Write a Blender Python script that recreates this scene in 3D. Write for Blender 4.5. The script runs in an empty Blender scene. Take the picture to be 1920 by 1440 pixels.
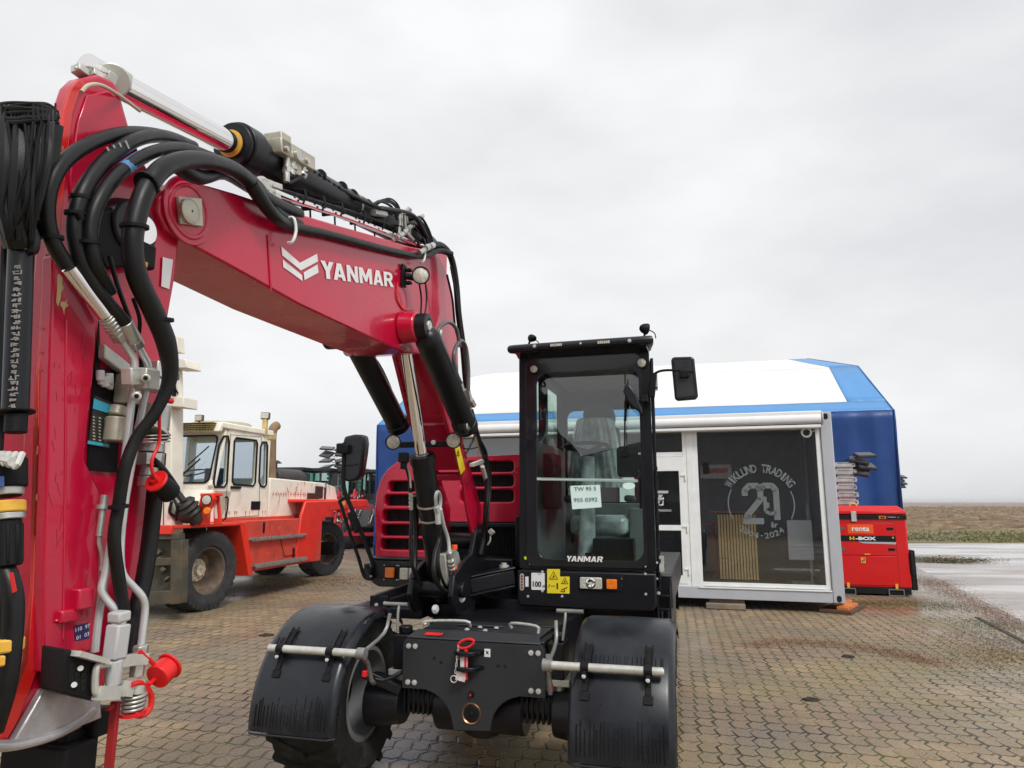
import bpy, bmesh, math, random
from mathutils import Vector, Matrix, Euler
random.seed(7)
SC = bpy.context.scene
COL = SC.collection
# ---------------------------------------------------------------- camera
FPX, CAMH = 1300.0, 1.55
TILT = math.atan(221 / FPX)
CT, ST = math.cos(TILT), math.sin(TILT)
cd = bpy.data.cameras.new("camera"); cam = bpy.data.objects.new("camera", cd); COL.objects.link(cam)
cam.location = (0, 0, CAMH); cam.rotation_euler = (math.pi / 2 + TILT, 0, 0)
cd.sensor_width = 36.0; cd.lens = 36.0 * FPX / 1920.0
cd.clip_start = 0.05; cd.clip_end = 6000
SC.camera = cam
# ---------------------------------------------------------------- world, sun, exposure
SUN_EL, SUN_AZ = math.radians(48), math.radians(150)
w = bpy.data.worlds.new("World"); SC.world = w; w.use_nodes = True
nt = w.node_tree; N = nt.nodes; N.clear()
def nn(t, **k):
    n = N.new(t)
    for a, b in k.items(): setattr(n, a, b)
    return n
out = nn('ShaderNodeOutputWorld'); bg = nn('ShaderNodeBackground')
sky = nn('ShaderNodeTexSky', sky_type='NISHITA'); sky.sun_disc = False
sky.sun_elevation = SUN_EL; sky.sun_rotation = SUN_AZ; sky.dust_density = 6; sky.air_density = 1.0
hsv = nn('ShaderNodeHueSaturation'); hsv.inputs['Saturation'].default_value = 0.05
tc = nn('ShaderNodeTexCoord'); mp = nn('ShaderNodeMapping'); mp.inputs['Scale'].default_value = (1, 1, 2.2)
n1 = nn('ShaderNodeTexNoise'); n1.inputs['Scale'].default_value = 2.2; n1.inputs['Detail'].default_value = 5; n1.inputs['Roughness'].default_value = 0.5
cr = nn('ShaderNodeValToRGB'); cr.color_ramp.elements[0].position = 0.30; cr.color_ramp.elements[0].color = (6.4, 6.5, 6.75, 1)
cr.color_ramp.elements[1].position = 0.66; cr.color_ramp.elements[1].color = (8.6, 8.65, 8.75, 1)
mx = nn('ShaderNodeMix', data_type='RGBA'); mx.inputs[0].default_value = 0.9
nt.links.new(tc.outputs['Generated'], mp.inputs[0]); nt.links.new(mp.outputs[0], n1.inputs['Vector'])
nt.links.new(n1.outputs[0], cr.inputs[0]); nt.links.new(sky.outputs[0], hsv.inputs['Color'])
nt.links.new(hsv.outputs[0], mx.inputs[6]); nt.links.new(cr.outputs[0], mx.inputs[7])
nt.links.new(mx.outputs[2], bg.inputs[0]); nt.links.new(bg.outputs[0], out.inputs[0])
bg.inputs[1].default_value = 0.086
sd = bpy.data.lights.new("sun", 'SUN'); sd.energy = 1.5; sd.angle = math.radians(14); sd.color = (1.0, 0.97, 0.93)
so = bpy.data.objects.new("sun", sd); COL.objects.link(so)
so.rotation_euler = (math.radians(90) - SUN_EL, 0, math.radians(28))
SC.view_settings.view_transform = 'Standard'; SC.view_settings.look = 'None'
SC.view_settings.exposure = 0.50; SC.view_settings.gamma = 1.0
SC.cycles.max_bounces = 8; SC.cycles.transparent_max_bounces = 12
try: SC.cycles.use_denoising = True
except Exception: pass

# ---------------------------------------------------------------- materials
MATS = {}
def mat(name, col, rough=0.5, metal=0.0, var=0.08, vs=6.0, bump=0.0, bs=60.0, coat=0.0, dirt=None, ds=3.0, da=0.5, rv=0.12, emit=0, tint=None, spec=0.5):
    if name in MATS: return MATS[name]
    m = bpy.data.materials.new(name); m.use_nodes = True; t = m.node_tree; n = t.nodes; l = t.links
    b = n['Principled BSDF']; b.inputs['Metallic'].default_value = metal; b.inputs['Coat Weight'].default_value = coat
    b.inputs['Specular IOR Level'].default_value = spec
    tc = n.new('ShaderNodeTexCoord'); nz = n.new('ShaderNodeTexNoise'); nz.inputs['Scale'].default_value = vs; nz.inputs['Detail'].default_value = 6
    l.new(tc.outputs['Object'], nz.inputs['Vector'])
    r = n.new('ShaderNodeMapRange'); r.inputs['From Min'].default_value = .3; r.inputs['From Max'].default_value = .7
    r.inputs['To Min'].default_value = 1 - var; r.inputs['To Max'].default_value = 1 + var; l.new(nz.outputs[0], r.inputs[0])
    mul = n.new('ShaderNodeVectorMath'); mul.operation = 'SCALE'; mul.inputs[0].default_value = col[:3]; l.new(r.outputs[0], mul.inputs['Scale'])
    src = mul.outputs[0]
    if dirt:
        n2 = n.new('ShaderNodeTexNoise'); n2.inputs['Scale'].default_value = ds; n2.inputs['Detail'].default_value = 9; n2.inputs['Roughness'].default_value = .65
        l.new(tc.outputs['Object'], n2.inputs['Vector'])
        r2 = n.new('ShaderNodeMapRange'); r2.inputs['From Min'].default_value = .5; r2.inputs['From Max'].default_value = .72; r2.inputs['To Max'].default_value = da
        l.new(n2.outputs[0], r2.inputs[0])
        mxx = n.new('ShaderNodeMix'); mxx.data_type = 'RGBA'; l.new(r2.outputs[0], mxx.inputs[0]); l.new(src, mxx.inputs[6]); mxx.inputs[7].default_value = (*dirt, 1)
        src = mxx.outputs[2]
    l.new(src, b.inputs['Base Color'])
    r3 = n.new('ShaderNodeMapRange'); r3.inputs['From Min'].default_value = .3; r3.inputs['From Max'].default_value = .7
    r3.inputs['To Min'].default_value = max(.02, rough - rv * rough); r3.inputs['To Max'].default_value = min(1, rough + rv * rough); l.new(nz.outputs[0], r3.inputs[0])
    l.new(r3.outputs[0], b.inputs['Roughness'])
    if bump:
        n3 = n.new('ShaderNodeTexNoise'); n3.inputs['Scale'].default_value = bs; n3.inputs['Detail'].default_value = 4; l.new(tc.outputs['Object'], n3.inputs['Vector'])
        bp = n.new('ShaderNodeBump'); bp.inputs['Strength'].default_value = bump; bp.inputs['Distance'].default_value = .01; l.new(n3.outputs[0], bp.inputs['Height']); l.new(bp.outputs[0], b.inputs['Normal'])
    if emit:
        b.inputs['Emission Color'].default_value = (*col, 1); b.inputs['Emission Strength'].default_value = emit
    MATS[name] = m; return m
def glass(name, tint, refl=1.0, rough=0.0, ior=1.5):
    if name in MATS: return MATS[name]
    m = bpy.data.materials.new(name); m.use_nodes = True; t = m.node_tree; n = t.nodes; l = t.links; n.remove(n['Principled BSDF'])
    tr = n.new('ShaderNodeBsdfTransparent'); tr.inputs[0].default_value = (*tint, 1)
    gl = n.new('ShaderNodeBsdfGlossy'); gl.inputs['Roughness'].default_value = rough; gl.inputs[0].default_value = (refl, refl, refl, 1)
    fr = n.new('ShaderNodeFresnel'); fr.inputs[0].default_value = ior
    tc = n.new('ShaderNodeTexCoord'); nz = n.new('ShaderNodeTexNoise'); nz.inputs['Scale'].default_value = 1.3; l.new(tc.outputs['Object'], nz.inputs['Vector'])
    bp = n.new('ShaderNodeBump'); bp.inputs['Strength'].default_value = .02; l.new(nz.outputs[0], bp.inputs['Height']); l.new(bp.outputs[0], gl.inputs['Normal'])
    mxs = n.new('ShaderNodeMixShader'); gm_ = n.new('ShaderNodeNewGeometry'); sb_ = n.new('ShaderNodeMath'); sb_.operation = 'SUBTRACT'; sb_.inputs[0].default_value = 1; l.new(gm_.outputs['Backfacing'], sb_.inputs[1]); mu_ = n.new('ShaderNodeMath'); mu_.operation = 'MULTIPLY'; l.new(fr.outputs[0], mu_.inputs[0]); l.new(sb_.outputs[0], mu_.inputs[1]); l.new(mu_.outputs[0], mxs.inputs[0]); l.new(tr.outputs[0], mxs.inputs[1]); l.new(gl.outputs[0], mxs.inputs[2])
    l.new(mxs.outputs[0], n['Material Output'].inputs[0]); MATS[name] = m; return m

RED = mat('crimson_paint', (.52, .0035, .038), .26, coat=.4, var=.07, vs=3, spec=.45, dirt=(.36, .010, .03), ds=3.2, da=.5, rv=.3)
REDO = mat('orange_red_paint', (.80, .035, .012), .4, var=.10, vs=4, dirt=(.45, .07, .05), ds=3.5, da=.6)
REDF = mat('faded_red_paint', (.62, .06, .035), .6, var=.12, vs=5, dirt=(.34, .05, .03), ds=4, da=.6)
REDG = mat('generator_red', (.66, .004, .006), .35, var=.05, coat=.2, dirt=(.35, .01, .01), ds=6, da=.3)
BLK = mat('black_paint', (.0065, .007, .010), .36, var=.2, spec=.35)
BLKM = mat('matt_black', (.0055, .0055, .0065), .6, var=.25, bump=.05, bs=150, spec=.25)
PLA = mat('black_plastic', (.008, .010, .015), .30, var=.2, bump=.03, bs=260, spec=.45, rv=.35, dirt=(.022, .023, .026), ds=11, da=.8)
RUB = mat('rubber', (.012, .012, .012), .75, var=.3, vs=14, spec=.3, bump=.3, bs=60, dirt=(.07, .06, .05), ds=8, da=.5)
HOSE = mat('hose_rubber', (.0055, .0055, .006), .42, var=.3, vs=25, bump=.05, bs=300, spec=.35)
STEEL = mat('zinc_steel', (.55, .55, .52), .38, metal=.75, var=.2, vs=20, bump=.05, bs=90)
ZINC = mat('pale_zinc', (.60, .60, .56), .45, metal=.45, var=.15, vs=16, dirt=(.35, .33, .24), ds=12, da=.5)
CHR = mat('chrome', (.85, .83, .82), .07, metal=1.0, var=.04)
NICK = mat('nickel_block', (.50, .47, .38), .4, metal=.5, var=.15, vs=20)
WHT = mat('white_lettering', (.8, .8, .8), .5, var=.03)
YEL = mat('yellow_sticker', (.85, .68, .02), .5, var=.04)
YELP = mat('amber_band', (.75, .42, .05), .5, var=.1)
ORA = mat('amber_lens', (.85, .20, .01), .2, var=.15, vs=60, bump=.3, bs=220)
LENS = mat('lamp_lens', (.62, .60, .52), .25, var=.2, vs=70, bump=.5, bs=160, metal=.3)
CAPR = mat('red_plastic', (.70, .012, .012), .4, var=.06)
CAPO = mat('orange_plug', (.85, .10, .01), .5, var=.06)
PAP = mat('paper', (.72, .92, .88), .6, var=.03)
BLT = mat('bolt_zinc', (.62, .63, .63), .4, metal=.4, var=.1)
G_CAB = glass('cab_glass', (.83, .90, .885), .9, ior=1.6)
G_DARK = glass('dark_glass', (.30, .33, .34), 1.0)

# ---------------------------------------------------------------- geometry helpers
V = Vector
class G:
    def __init__(s): s.b = bmesh.new()
    def _f(s, vs):
        try: return s.b.faces.new(vs)
        except ValueError: return None
    def box(s, c, d, rot=None):
        m = Matrix.Translation(V(c)) @ (rot.to_4x4() if isinstance(rot, Matrix) else (Euler(rot).to_matrix().to_4x4() if rot else Matrix.Identity(4))) @ Matrix.Diagonal((*d, 1))
        bmesh.ops.create_cube(s.b, size=1, matrix=m); return s
    def bb(s, x0, x1, y0, y1, z0, z1): return s.box(((x0+x1)/2, (y0+y1)/2, (z0+z1)/2), (abs(x1-x0), abs(y1-y0), abs(z1-z0)))
    def bar(s, p0, p1, wd, ht, up=(0, 0, 1)):
        p0, p1 = V(p0), V(p1); y = (p1 - p0); L = y.length; y.normalize(); x = y.cross(V(up))
        if x.length < 1e-4: x = V((1, 0, 0))
        x.normalize(); z = x.cross(y); R = Matrix((x, y, z)).transposed()
        return s.box((p0 + p1) / 2, (wd, L, ht), R)
    def cyl(s, p0, p1, r0, r1=None, seg=18, cap=True):
        p0, p1 = V(p0), V(p1); r1 = r0 if r1 is None else r1; d = p1 - p0; q = d.to_track_quat('Z', 'Y').to_matrix()
        a, b = [], []
        for i in range(seg):
            t = 2 * math.pi * i / seg; o = q @ V((math.cos(t), math.sin(t), 0))
            a.append(s.b.verts.new(p0 + o * r0)); b.append(s.b.verts.new(p1 + o * r1))
        for i in range(seg): s._f((a[i], a[(i+1) % seg], b[(i+1) % seg], b[i]))
        if cap: s._f(a[::-1]); s._f(b)
        return s
    def lathe(s, prof, o, ax, seg=28, a0=0.0, a1=None):
        """prof: list of (radius, height) along axis ax from o"""
        o = V(o); q = V(ax).normalized().to_track_quat('Z', 'Y').to_matrix(); rows = []
        full = a1 is None; n = seg if full else seg + 1
        for r, h in prof:
            rows.append([s.b.verts.new(o + q @ V((r * math.cos(t), r * math.sin(t), h))) for t in
                         [(2 * math.pi * i / seg) if full else a0 + (a1 - a0) * i / seg for i in range(n)]])
        for j in range(len(rows) - 1):
            for i in range(seg if full else seg):
                k = (i + 1) % n
                s._f((rows[j][i], rows[j][k], rows[j+1][k], rows[j+1][i]))
        return s
    def tube(s, pts, r, seg=9, sm=5, closed=False, cap=True):
        P = [V(p) for p in pts]
        if sm > 1 and len(P) > 2:
            Q = []
            for i in range(len(P) - 1):
                a = P[i-1] if i else P[0] * 2 - P[1]; b, c = P[i], P[i+1]; d = P[i+2] if i + 2 < len(P) else P[-1] * 2 - P[-2]
                for k in range(sm):
                    t = k / sm; Q.append(0.5 * ((2*b) + (c-a)*t + (2*a-5*b+4*c-d)*t*t + (3*b-a-3*c+d)*t*t*t))
            Q.append(P[-1]); P = Q
        rows = []; nrm = None
        for i, p in enumerate(P):
            tg = (P[min(i+1, len(P)-1)] - P[max(i-1, 0)]).normalized()
            if nrm is None:
                nrm = tg.cross(V((0, 0, 1)));
                if nrm.length < .05: nrm = tg.cross(V((1, 0, 0)))
            nrm = (nrm - tg * nrm.dot(tg)).normalized(); bn = tg.cross(nrm)
            rr = r(i / (len(P)-1)) if callable(r) else r
            rows.append([s.b.verts.new(p + (nrm * math.cos(2*math.pi*k/seg) + bn * math.sin(2*math.pi*k/seg)) * rr) for k in range(seg)])
        for j in range(len(rows)-1):
            for k in range(seg): s._f((rows[j][k], rows[j][(k+1) % seg], rows[j+1][(k+1) % seg], rows[j+1][k]))
        if cap: s._f(rows[0][::-1]); s._f(rows[-1])
        return s
    def prism(s, pts, vec):
        vec = V(vec); a = [s.b.verts.new(V(p)) for p in pts]; b = [s.b.verts.new(V(p) + vec) for p in pts]; n = len(a)
        s._f(a[::-1]); s._f(b)
        for i in range(n): s._f((a[i], a[(i+1) % n], b[(i+1) % n], b[i]))
        return s
    def ring(s, outer, inner, vec):
        vec = V(vec); n = len(outer)
        A = [s.b.verts.new(V(p)) for p in outer]; B = [s.b.verts.new(V(p)) for p in inner]
        C = [s.b.verts.new(V(p) + vec) for p in outer]; D = [s.b.verts.new(V(p) + vec) for p in inner]
        for i in range(n):
            k = (i+1) % n
            s._f((A[i], A[k], B[k], B[i])); s._f((C[k], C[i], D[i], D[k])); s._f((A[k], A[i], C[i], C[k])); s._f((B[i], B[k], D[k], D[i]))
        return s
    def quad(s, *pts): s._f([s.b.verts.new(V(p)) for p in pts]); return s
    def ball(s, c, r, sc=(1, 1, 1), u=14, v=9):
        bmesh.ops.create_uvsphere(s.b, u_segments=u, v_segments=v, radius=r, matrix=Matrix.Translation(V(c)) @ Matrix.Diagonal((*sc, 1))); return s
    def out(s, name, m, parent=None, bev=0, seg=2, ang=35, label=None, fix=True):
        if fix: bmesh.ops.recalc_face_normals(s.b, faces=s.b.faces[:])
        for f in s.b.faces: f.smooth = True
        for e in s.b.edges:
            if len(e.link_faces) == 2 and e.calc_face_angle(0) > math.radians(ang): e.smooth = False
        me = bpy.data.meshes.new(name); s.b.to_mesh(me); s.b.free(); me.materials.append(m)
        o = bpy.data.objects.new(name, me); COL.objects.link(o)
        if parent: o.parent = parent
        if bev:
            md = o.modifiers.new('bevel', 'BEVEL'); md.width = bev; md.segments = seg; md.limit_method = 'ANGLE'; md.angle_limit = math.radians(38); md.harden_normals = False
        if label: o['label'] = label
        return o
def rr(x0, x1, z0, z1, r, n=5, f=lambda x, z: (x, 0, z)):
    """rounded rectangle outline, 4*(n+1) points"""
    P = []
    for cx, cz, a in ((x1-r, z1-r, 0), (x0+r, z1-r, 90), (x0+r, z0+r, 180), (x1-r, z0+r, 270)):
        for i in range(n+1):
            t = math.radians(a + 90 * i / n); P.append(f(cx + r*math.cos(t), cz + r*math.sin(t)))
    return P
def tag(o, label=None, cat=None, group=None, kind=None):
    if label: o['label'] = label
    if cat: o['category'] = cat
    if group: o['group'] = group
    if kind: o['kind'] = kind
    return o
def thing(name, loc, deg, label, cat, group=None):
    o = bpy.data.objects.new(name, None); COL.objects.link(o); o.empty_display_size = .2
    o.location = loc; o.rotation_euler = (0, 0, math.radians(deg)); return tag(o, label, cat, group)
def copy_tree(o, parent=None):
    c = o.copy(); COL.objects.link(c)
    if parent: c.parent = parent
    for ch in list(o.children): copy_tree(ch, c)
    return c
def text(name, s, o, xd, ud, h, m, parent, wd=None, bold=0.0, shear=0.0, depth=.002, align='CENTER', spacing=1.0):
    """flat lettering: centred at o, baseline direction xd, up ud; h = cap height"""
    c = bpy.data.curves.new(name, 'FONT'); c.body = s; c.align_x = 'LEFT'; c.size = 1; c.offset = bold; c.shear = shear; c.extrude = .0; c.space_character = spacing; c.resolution_u = 3
    t = bpy.data.objects.new(name + '_tmp', c); COL.objects.link(t)
    me = bpy.data.meshes.new_from_object(t, depsgraph=(bpy.context.view_layer.update() or bpy.context.evaluated_depsgraph_get()))
    bpy.data.objects.remove(t)
    xs = [v.co.x for v in me.vertices]; ys = [v.co.y for v in me.vertices]
    x0, x1, y0, y1 = min(xs), max(xs), min(ys), max(ys)
    X, U = V(xd).normalized(), V(ud).normalized(); Nn = X.cross(U); k = h / (y1-y0); kx = (wd / (x1-x0)) if wd else k
    cx = {'CENTER': (x0+x1)/2, 'LEFT': x0}[align]
    for v in me.vertices: v.co = V(o) + X * (v.co.x - cx) * kx + U * (v.co.y - (y0+y1)/2) * k + Nn * depth
    me.name = name; me.materials.clear(); me.materials.append(m)
    ob = bpy.data.objects.new(name, me); COL.objects.link(ob); ob.parent = parent; return ob
GLY = {'Y': (.80, [[(0,1),(.27,1),(.4,.68),(.53,1),(.8,1),(.525,.42),(.525,0),(.275,0),(.275,.42)]]),
 'A': (.82, [[(0,0),(.235,0),(.285,.18),(.41,.18),(.41,.36),(.335,.36),(.41,.66),(.41,1),(.27,1)], [(.82,0),(.585,0),(.535,.18),(.41,.18),(.41,.36),(.485,.36),(.41,.66),(.41,1),(.55,1)]]),
 'N': (.80, [[(0,0),(0,1),(.24,1),(.57,.44),(.57,1),(.8,1),(.8,0),(.57,0),(.23,.56),(.23,0)]]),
 'M': (.98, [[(0,0),(0,1),(.27,1),(.49,.52),(.71,1),(.98,1),(.98,0),(.75,0),(.75,.56),(.57,.14),(.41,.14),(.23,.56),(.23,0)]]),
 'R': (.80, [[(0,0),(.24,0),(.24,1),(0,1)], [(.24,1),(.24,.81),(.47,.81),(.54,.75),(.54,.64),(.47,.57),(.24,.57),(.24,.39),(.36,.39),(.56,0),(.82,0),(.61,.43),(.73,.52),(.78,.64),(.78,.79),(.71,.93),(.57,1)]])}
def blocktext(name, s, o, xd, ud, h, wd, m, parent, depth=.0015, shear=0.0):
    """heavy block capitals, centred at o"""
    X, U = V(xd).normalized(), V(ud).normalized(); Nn = X.cross(U); tot = sum(GLY[c][0] for c in s) + .09*(len(s)-1) - .14; kx = wd/tot; x = -wd/2; g = G()
    for c in s:
        for P in GLY[c][1]:
            g._f([g.b.verts.new(V(o) + X*(x + (px + shear*py/ (kx/h))*kx) + U*((py-.5)*h) + Nn*depth) for px, py in P])
        x += (GLY[c][0] + (-.05 if c == 'Y' else .09))*kx
    for f in g.b.faces: f.normal_update(); (f.normal_flip() if f.normal.dot(Nn) < 0 else None)
    return g.out(name, m, parent, fix=False)
class Fr:
    """a thing's own frame on the ground; L() finds where a line of sight meets one of its planes"""
    def __init__(s, ox, oy, deg): s.o = (ox, oy); s.deg = deg; a = math.radians(deg); s.c, s.s = math.cos(a), math.sin(a)
    def w2l(s, x, y, z): x -= s.o[0]; y -= s.o[1]; return V((x*s.c + y*s.s, -x*s.s + y*s.c, z))
    def l2w(s, x, y, z): return V((x*s.c - y*s.s + s.o[0], x*s.s + y*s.c + s.o[1], z))
    def L(s, px, py, x=None, y=None, z=None):
        u = (px-960)/FPX; v = (720-py)/FPX; d = (u, CT - v*ST, ST + v*CT)
        c = s.w2l(0, 0, CAMH); e = s.w2l(d[0]+s.o[0], d[1]+s.o[1], d[2])
        k = [(t-c[i])/e[i] for i, t in enumerate((x, y, z)) if t is not None][0]
        return c + e * k
    def Ls(s, pts, **k): return [s.L(*p, **k) for p in pts]
W0 = Fr(0, 0, 0)
YAW = -15
# ================================================================ SETTING: ground, road, field
def mnode(n, op, a, b=None, c=None, l=None):
    m = n.new('ShaderNodeMath'); m.operation = op
    for i, v in enumerate((a, b, c)):
        if v is None: continue
        if isinstance(v, (int, float)): m.inputs[i].default_value = v
        else: l.new(v, m.inputs[i])
    return m.outputs[0]
def paving_mat():
    m = bpy.data.materials.new('zigzag_paving'); m.use_nodes = True; t = m.node_tree; n = t.nodes; l = t.links; b = n['Principled BSDF']
    M = lambda op, a, b_=None, c=None: mnode(n, op, a, b_, c, l)
    tc = n.new('ShaderNodeTexCoord'); mp = n.new('ShaderNodeMapping'); mp.inputs['Rotation'].default_value = (0, 0, math.radians(13))
    l.new(tc.outputs['Object'], mp.inputs[0])
    nw = n.new('ShaderNodeTexNoise'); nw.inputs['Scale'].default_value = 1.2; nw.inputs['Detail'].default_value = 2; l.new(tc.outputs['Object'], nw.inputs['Vector'])
    ad = n.new('ShaderNodeMixRGB'); ad.blend_type = 'ADD'; ad.inputs[0].default_value = .05; l.new(mp.outputs[0], ad.inputs[1]); l.new(nw.outputs['Color'], ad.inputs[2])
    sp = n.new('ShaderNodeSeparateXYZ'); l.new(ad.outputs[0], sp.inputs[0]); x, y = sp.outputs[0], sp.outputs[1]
    Wd, Ld = .120, .180
    U = M('DIVIDE', x, Wd); Vv = M('DIVIDE', y, Ld)
    # zigzag of the long joints and wave of the cross joints
    tv = M('SUBTRACT', M('MULTIPLY', M('PINGPONG', M('ADD', Vv, .25), .5), 4), 1)
    fv = M('FRACT', M('ADD', Vv, .11)); tvc = M('SUBTRACT', M('MULTIPLY', M('MINIMUM', M('DIVIDE', fv, .72), M('DIVIDE', M('SUBTRACT', 1, fv), .28)), 2), 1)
    U2 = M('ADD', U, M('MULTIPLY', tvc, .14))
    tu = M('SUBTRACT', M('MULTIPLY', M('PINGPONG', M('ADD', U, .25), .5), 4), 1)
    fu = M('FRACT', M('ADD', U2, .14)); tuc = M('SUBTRACT', M('MULTIPLY', M('MINIMUM', M('DIVIDE', fu, .72), M('DIVIDE', M('SUBTRACT', 1, fu), .28)), 2), 1)
    V2 = M('ADD', Vv, M('MULTIPLY', tuc, .075))
    du = M('MULTIPLY', M('SUBTRACT', .5, M('ABSOLUTE', M('SUBTRACT', M('FRACT', U2), .5))), Wd)
    dv = M('MULTIPLY', M('SUBTRACT', .5, M('ABSOLUTE', M('SUBTRACT', M('FRACT', V2), .5))), Ld)
    d = M('MINIMUM', du, dv)
    def rng_(v, a, b_, c=0., d_=1.):
        q = n.new('ShaderNodeMapRange'); l.new(v, q.inputs[0]); q.inputs[1].default_value = a; q.inputs[2].default_value = b_; q.inputs[3].default_value = c; q.inputs[4].default_value = d_; return q.outputs[0]
    nj = n.new('ShaderNodeTexNoise'); nj.inputs['Scale'].default_value = 5; nj.inputs['Detail'].default_value = 4; l.new(tc.outputs['Object'], nj.inputs['Vector'])
    jw = M('ADD', .0006, M('MULTIPLY', rng_(nj.outputs[0], .34, .66), .0085))
    jr = n.new('ShaderNodeMapRange'); jr.interpolation_type = 'SMOOTHSTEP'; l.new(d, jr.inputs[0]); l.new(M('MULTIPLY', jw, .45), jr.inputs['From Min']); l.new(M('MULTIPLY', jw, 2.1), jr.inputs['From Max'])
    stone = jr.outputs[0]
    cb = n.new('ShaderNodeCombineXYZ'); l.new(M('FLOOR', U2), cb.inputs[0]); l.new(M('FLOOR', V2), cb.inputs[1])
    wn = n.new('ShaderNodeTexWhiteNoise'); l.new(cb.outputs[0], wn.inputs[0])
    def noise(s, det=6, ro=.6, off=0):
        q = n.new('ShaderNodeTexNoise'); q.inputs['Scale'].default_value = s; q.inputs['Detail'].default_value = det; q.inputs['Roughness'].default_value = ro
        mq = n.new('ShaderNodeMapping'); mq.inputs['Location'].default_value = (off, off*2, 0); l.new(tc.outputs['Object'], mq.inputs[0]); l.new(mq.outputs[0], q.inputs['Vector']); return q.outputs[0]
    def rng(v, a, b_, c=0., d_=1.):
        q = n.new('ShaderNodeMapRange'); l.new(v, q.inputs[0]); q.inputs[1].default_value = a; q.inputs[2].default_value = b_; q.inputs[3].default_value = c; q.inputs[4].default_value = d_; return q.outputs[0]
    def mix(f, a, b_):
        q = n.new('ShaderNodeMix'); q.data_type = 'RGBA'
        if isinstance(f, float): q.inputs[0].default_value = f
        else: l.new(f, q.inputs[0])
        for i, v in ((6, a), (7, b_)):
            if isinstance(v, tuple): q.inputs[i].default_value = (*v, 1)
            else: l.new(v, q.inputs[i])
        return q.outputs[2]
    base = mix(rng(wn.outputs['Value'], 0, 1), (.175, .112, .055), (.335, .225, .120))
    base = mix(rng(noise(.55, 5, .6, 3), .44, .58, 0, .85), base, (.15, .105, .07))           # big tan to brown-grey drifts
    base = mix(rng(noise(.9, 6, .65, 11), .49, .62, 0, .85), base, (.095, .082, .08))      # grey damp stains
    base = mix(rng(noise(1.3, 7, .7, 23), .55, .72, 0, .7), base, (.23, .12, .085))    # rusty stains
    base = mix(rng(noise(.42, 6, .6, 31), .46, .62, 0, .7), base, (.16, .145, .045))    # mossy bloom
    base = mix(rng(noise(150, 3, .7, 1), .42, .62, 0, .55), base, (.56, .43, .30))        # sandy grain
    base = mix(rng(noise(55, 5, .85, 7), .50, .66, 0, .8), base, (.075, .052, .035))
    moss = mix(rng(noise(.8, 5, .6, 41), .42, .58), (.014, .011, .008), (.075, .085, .010))
    colr = mix(stone, moss, base); l.new(colr, b.inputs['Base Color'])
    sx = n.new('ShaderNodeSeparateXYZ'); l.new(tc.outputs['Object'], sx.inputs[0]); edge = M('SUBTRACT', M('SUBTRACT', sx.outputs[0], M('MULTIPLY', sx.outputs[1], .30)), 2.6)
    wet = M('MINIMUM', 1, M('ADD', rng(noise(.5, 6, .6, 57), .42, .66), M('MULTIPLY', M('MAXIMUM', 0, M('MINIMUM', 1, M('MULTIPLY', edge, .8))), rng(noise(1.1, 5, .6, 77), .35, .55))))
    l.new(M('ADD', M('MULTIPLY', M('SUBTRACT', 1, wet), .52), .18), b.inputs['Roughness'])
    hh = M('ADD', M('MULTIPLY', stone, 1.0), M('ADD', M('MULTIPLY', noise(70, 4, .7, 5), .35), M('MULTIPLY', wn.outputs['Value'], .5)))
    bp = n.new('ShaderNodeBump'); bp.inputs['Strength'].default_value = .75; bp.inputs['Distance'].default_value = .008; l.new(hh, bp.inputs['Height']); l.new(bp.outputs[0], b.inputs['Normal'])
    return m
def ground_mat(name, stops, scale, stretch=(1, 1, 1), rough=(.3, .9), bump=.4, rs=1.0, thr=(.35, .65)):
    m = bpy.data.materials.new(name); m.use_nodes = True; t = m.node_tree; n = t.nodes; l = t.links; b = n['Principled BSDF']
    tc = n.new('ShaderNodeTexCoord'); mp = n.new('ShaderNodeMapping'); mp.inputs['Scale'].default_value = stretch; l.new(tc.outputs['Object'], mp.inputs[0])
    q = n.new('ShaderNodeTexNoise'); q.inputs['Scale'].default_value = scale; q.inputs['Detail'].default_value = 12; q.inputs['Roughness'].default_value = .68; l.new(mp.outputs[0], q.inputs['Vector'])
    cr = n.new('ShaderNodeValToRGB'); e = cr.color_ramp.elements
    while len(e) < len(stops): e.new(.5)
    for i, (p, c) in enumerate(stops): e[i].position = p; e[i].color = (*c, 1)
    l.new(q.outputs[0], cr.inputs[0]); l.new(cr.outputs[0], b.inputs['Base Color'])
    q2 = n.new('ShaderNodeTexNoise'); q2.inputs['Scale'].default_value = scale*rs; q2.inputs['Detail'].default_value = 8
    mp2 = n.new('ShaderNodeMapping'); mp2.inputs['Location'].default_value = (9, 3, 0); mp2.inputs['Scale'].default_value = stretch; l.new(tc.outputs['Object'], mp2.inputs[0]); l.new(mp2.outputs[0], q2.inputs['Vector'])
    r = n.new('ShaderNodeMapRange'); r.inputs[1].default_value = thr[0]; r.inputs[2].default_value = thr[1]; r.inputs[3].default_value = rough[0]; r.inputs[4].default_value = rough[1]; l.new(q2.outputs[0], r.inputs[0]); l.new(r.outputs[0], b.inputs['Roughness'])
    if bump:
        bp = n.new('ShaderNodeBump'); bp.inputs['Strength'].default_value = bump; bp.inputs['Distance'].default_value = .05; l.new(q.outputs[0], bp.inputs['Height']); l.new(bp.outputs[0], b.inputs['Normal'])
    return m
def sheet(name, pts, z, m, thick=0):
    g = G()
    if thick: g.prism([(x, y, z-thick) for x, y in pts], (0, 0, thick))
    else: g.quad(*[(x, y, z) for x, y in pts])
    return tag(g.out(name, m), kind='structure')
PF = Fr(0, 0, YAW)
def wl(x, y): v = PF.l2w(x, y, 0); return (v[0], v[1])
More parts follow.
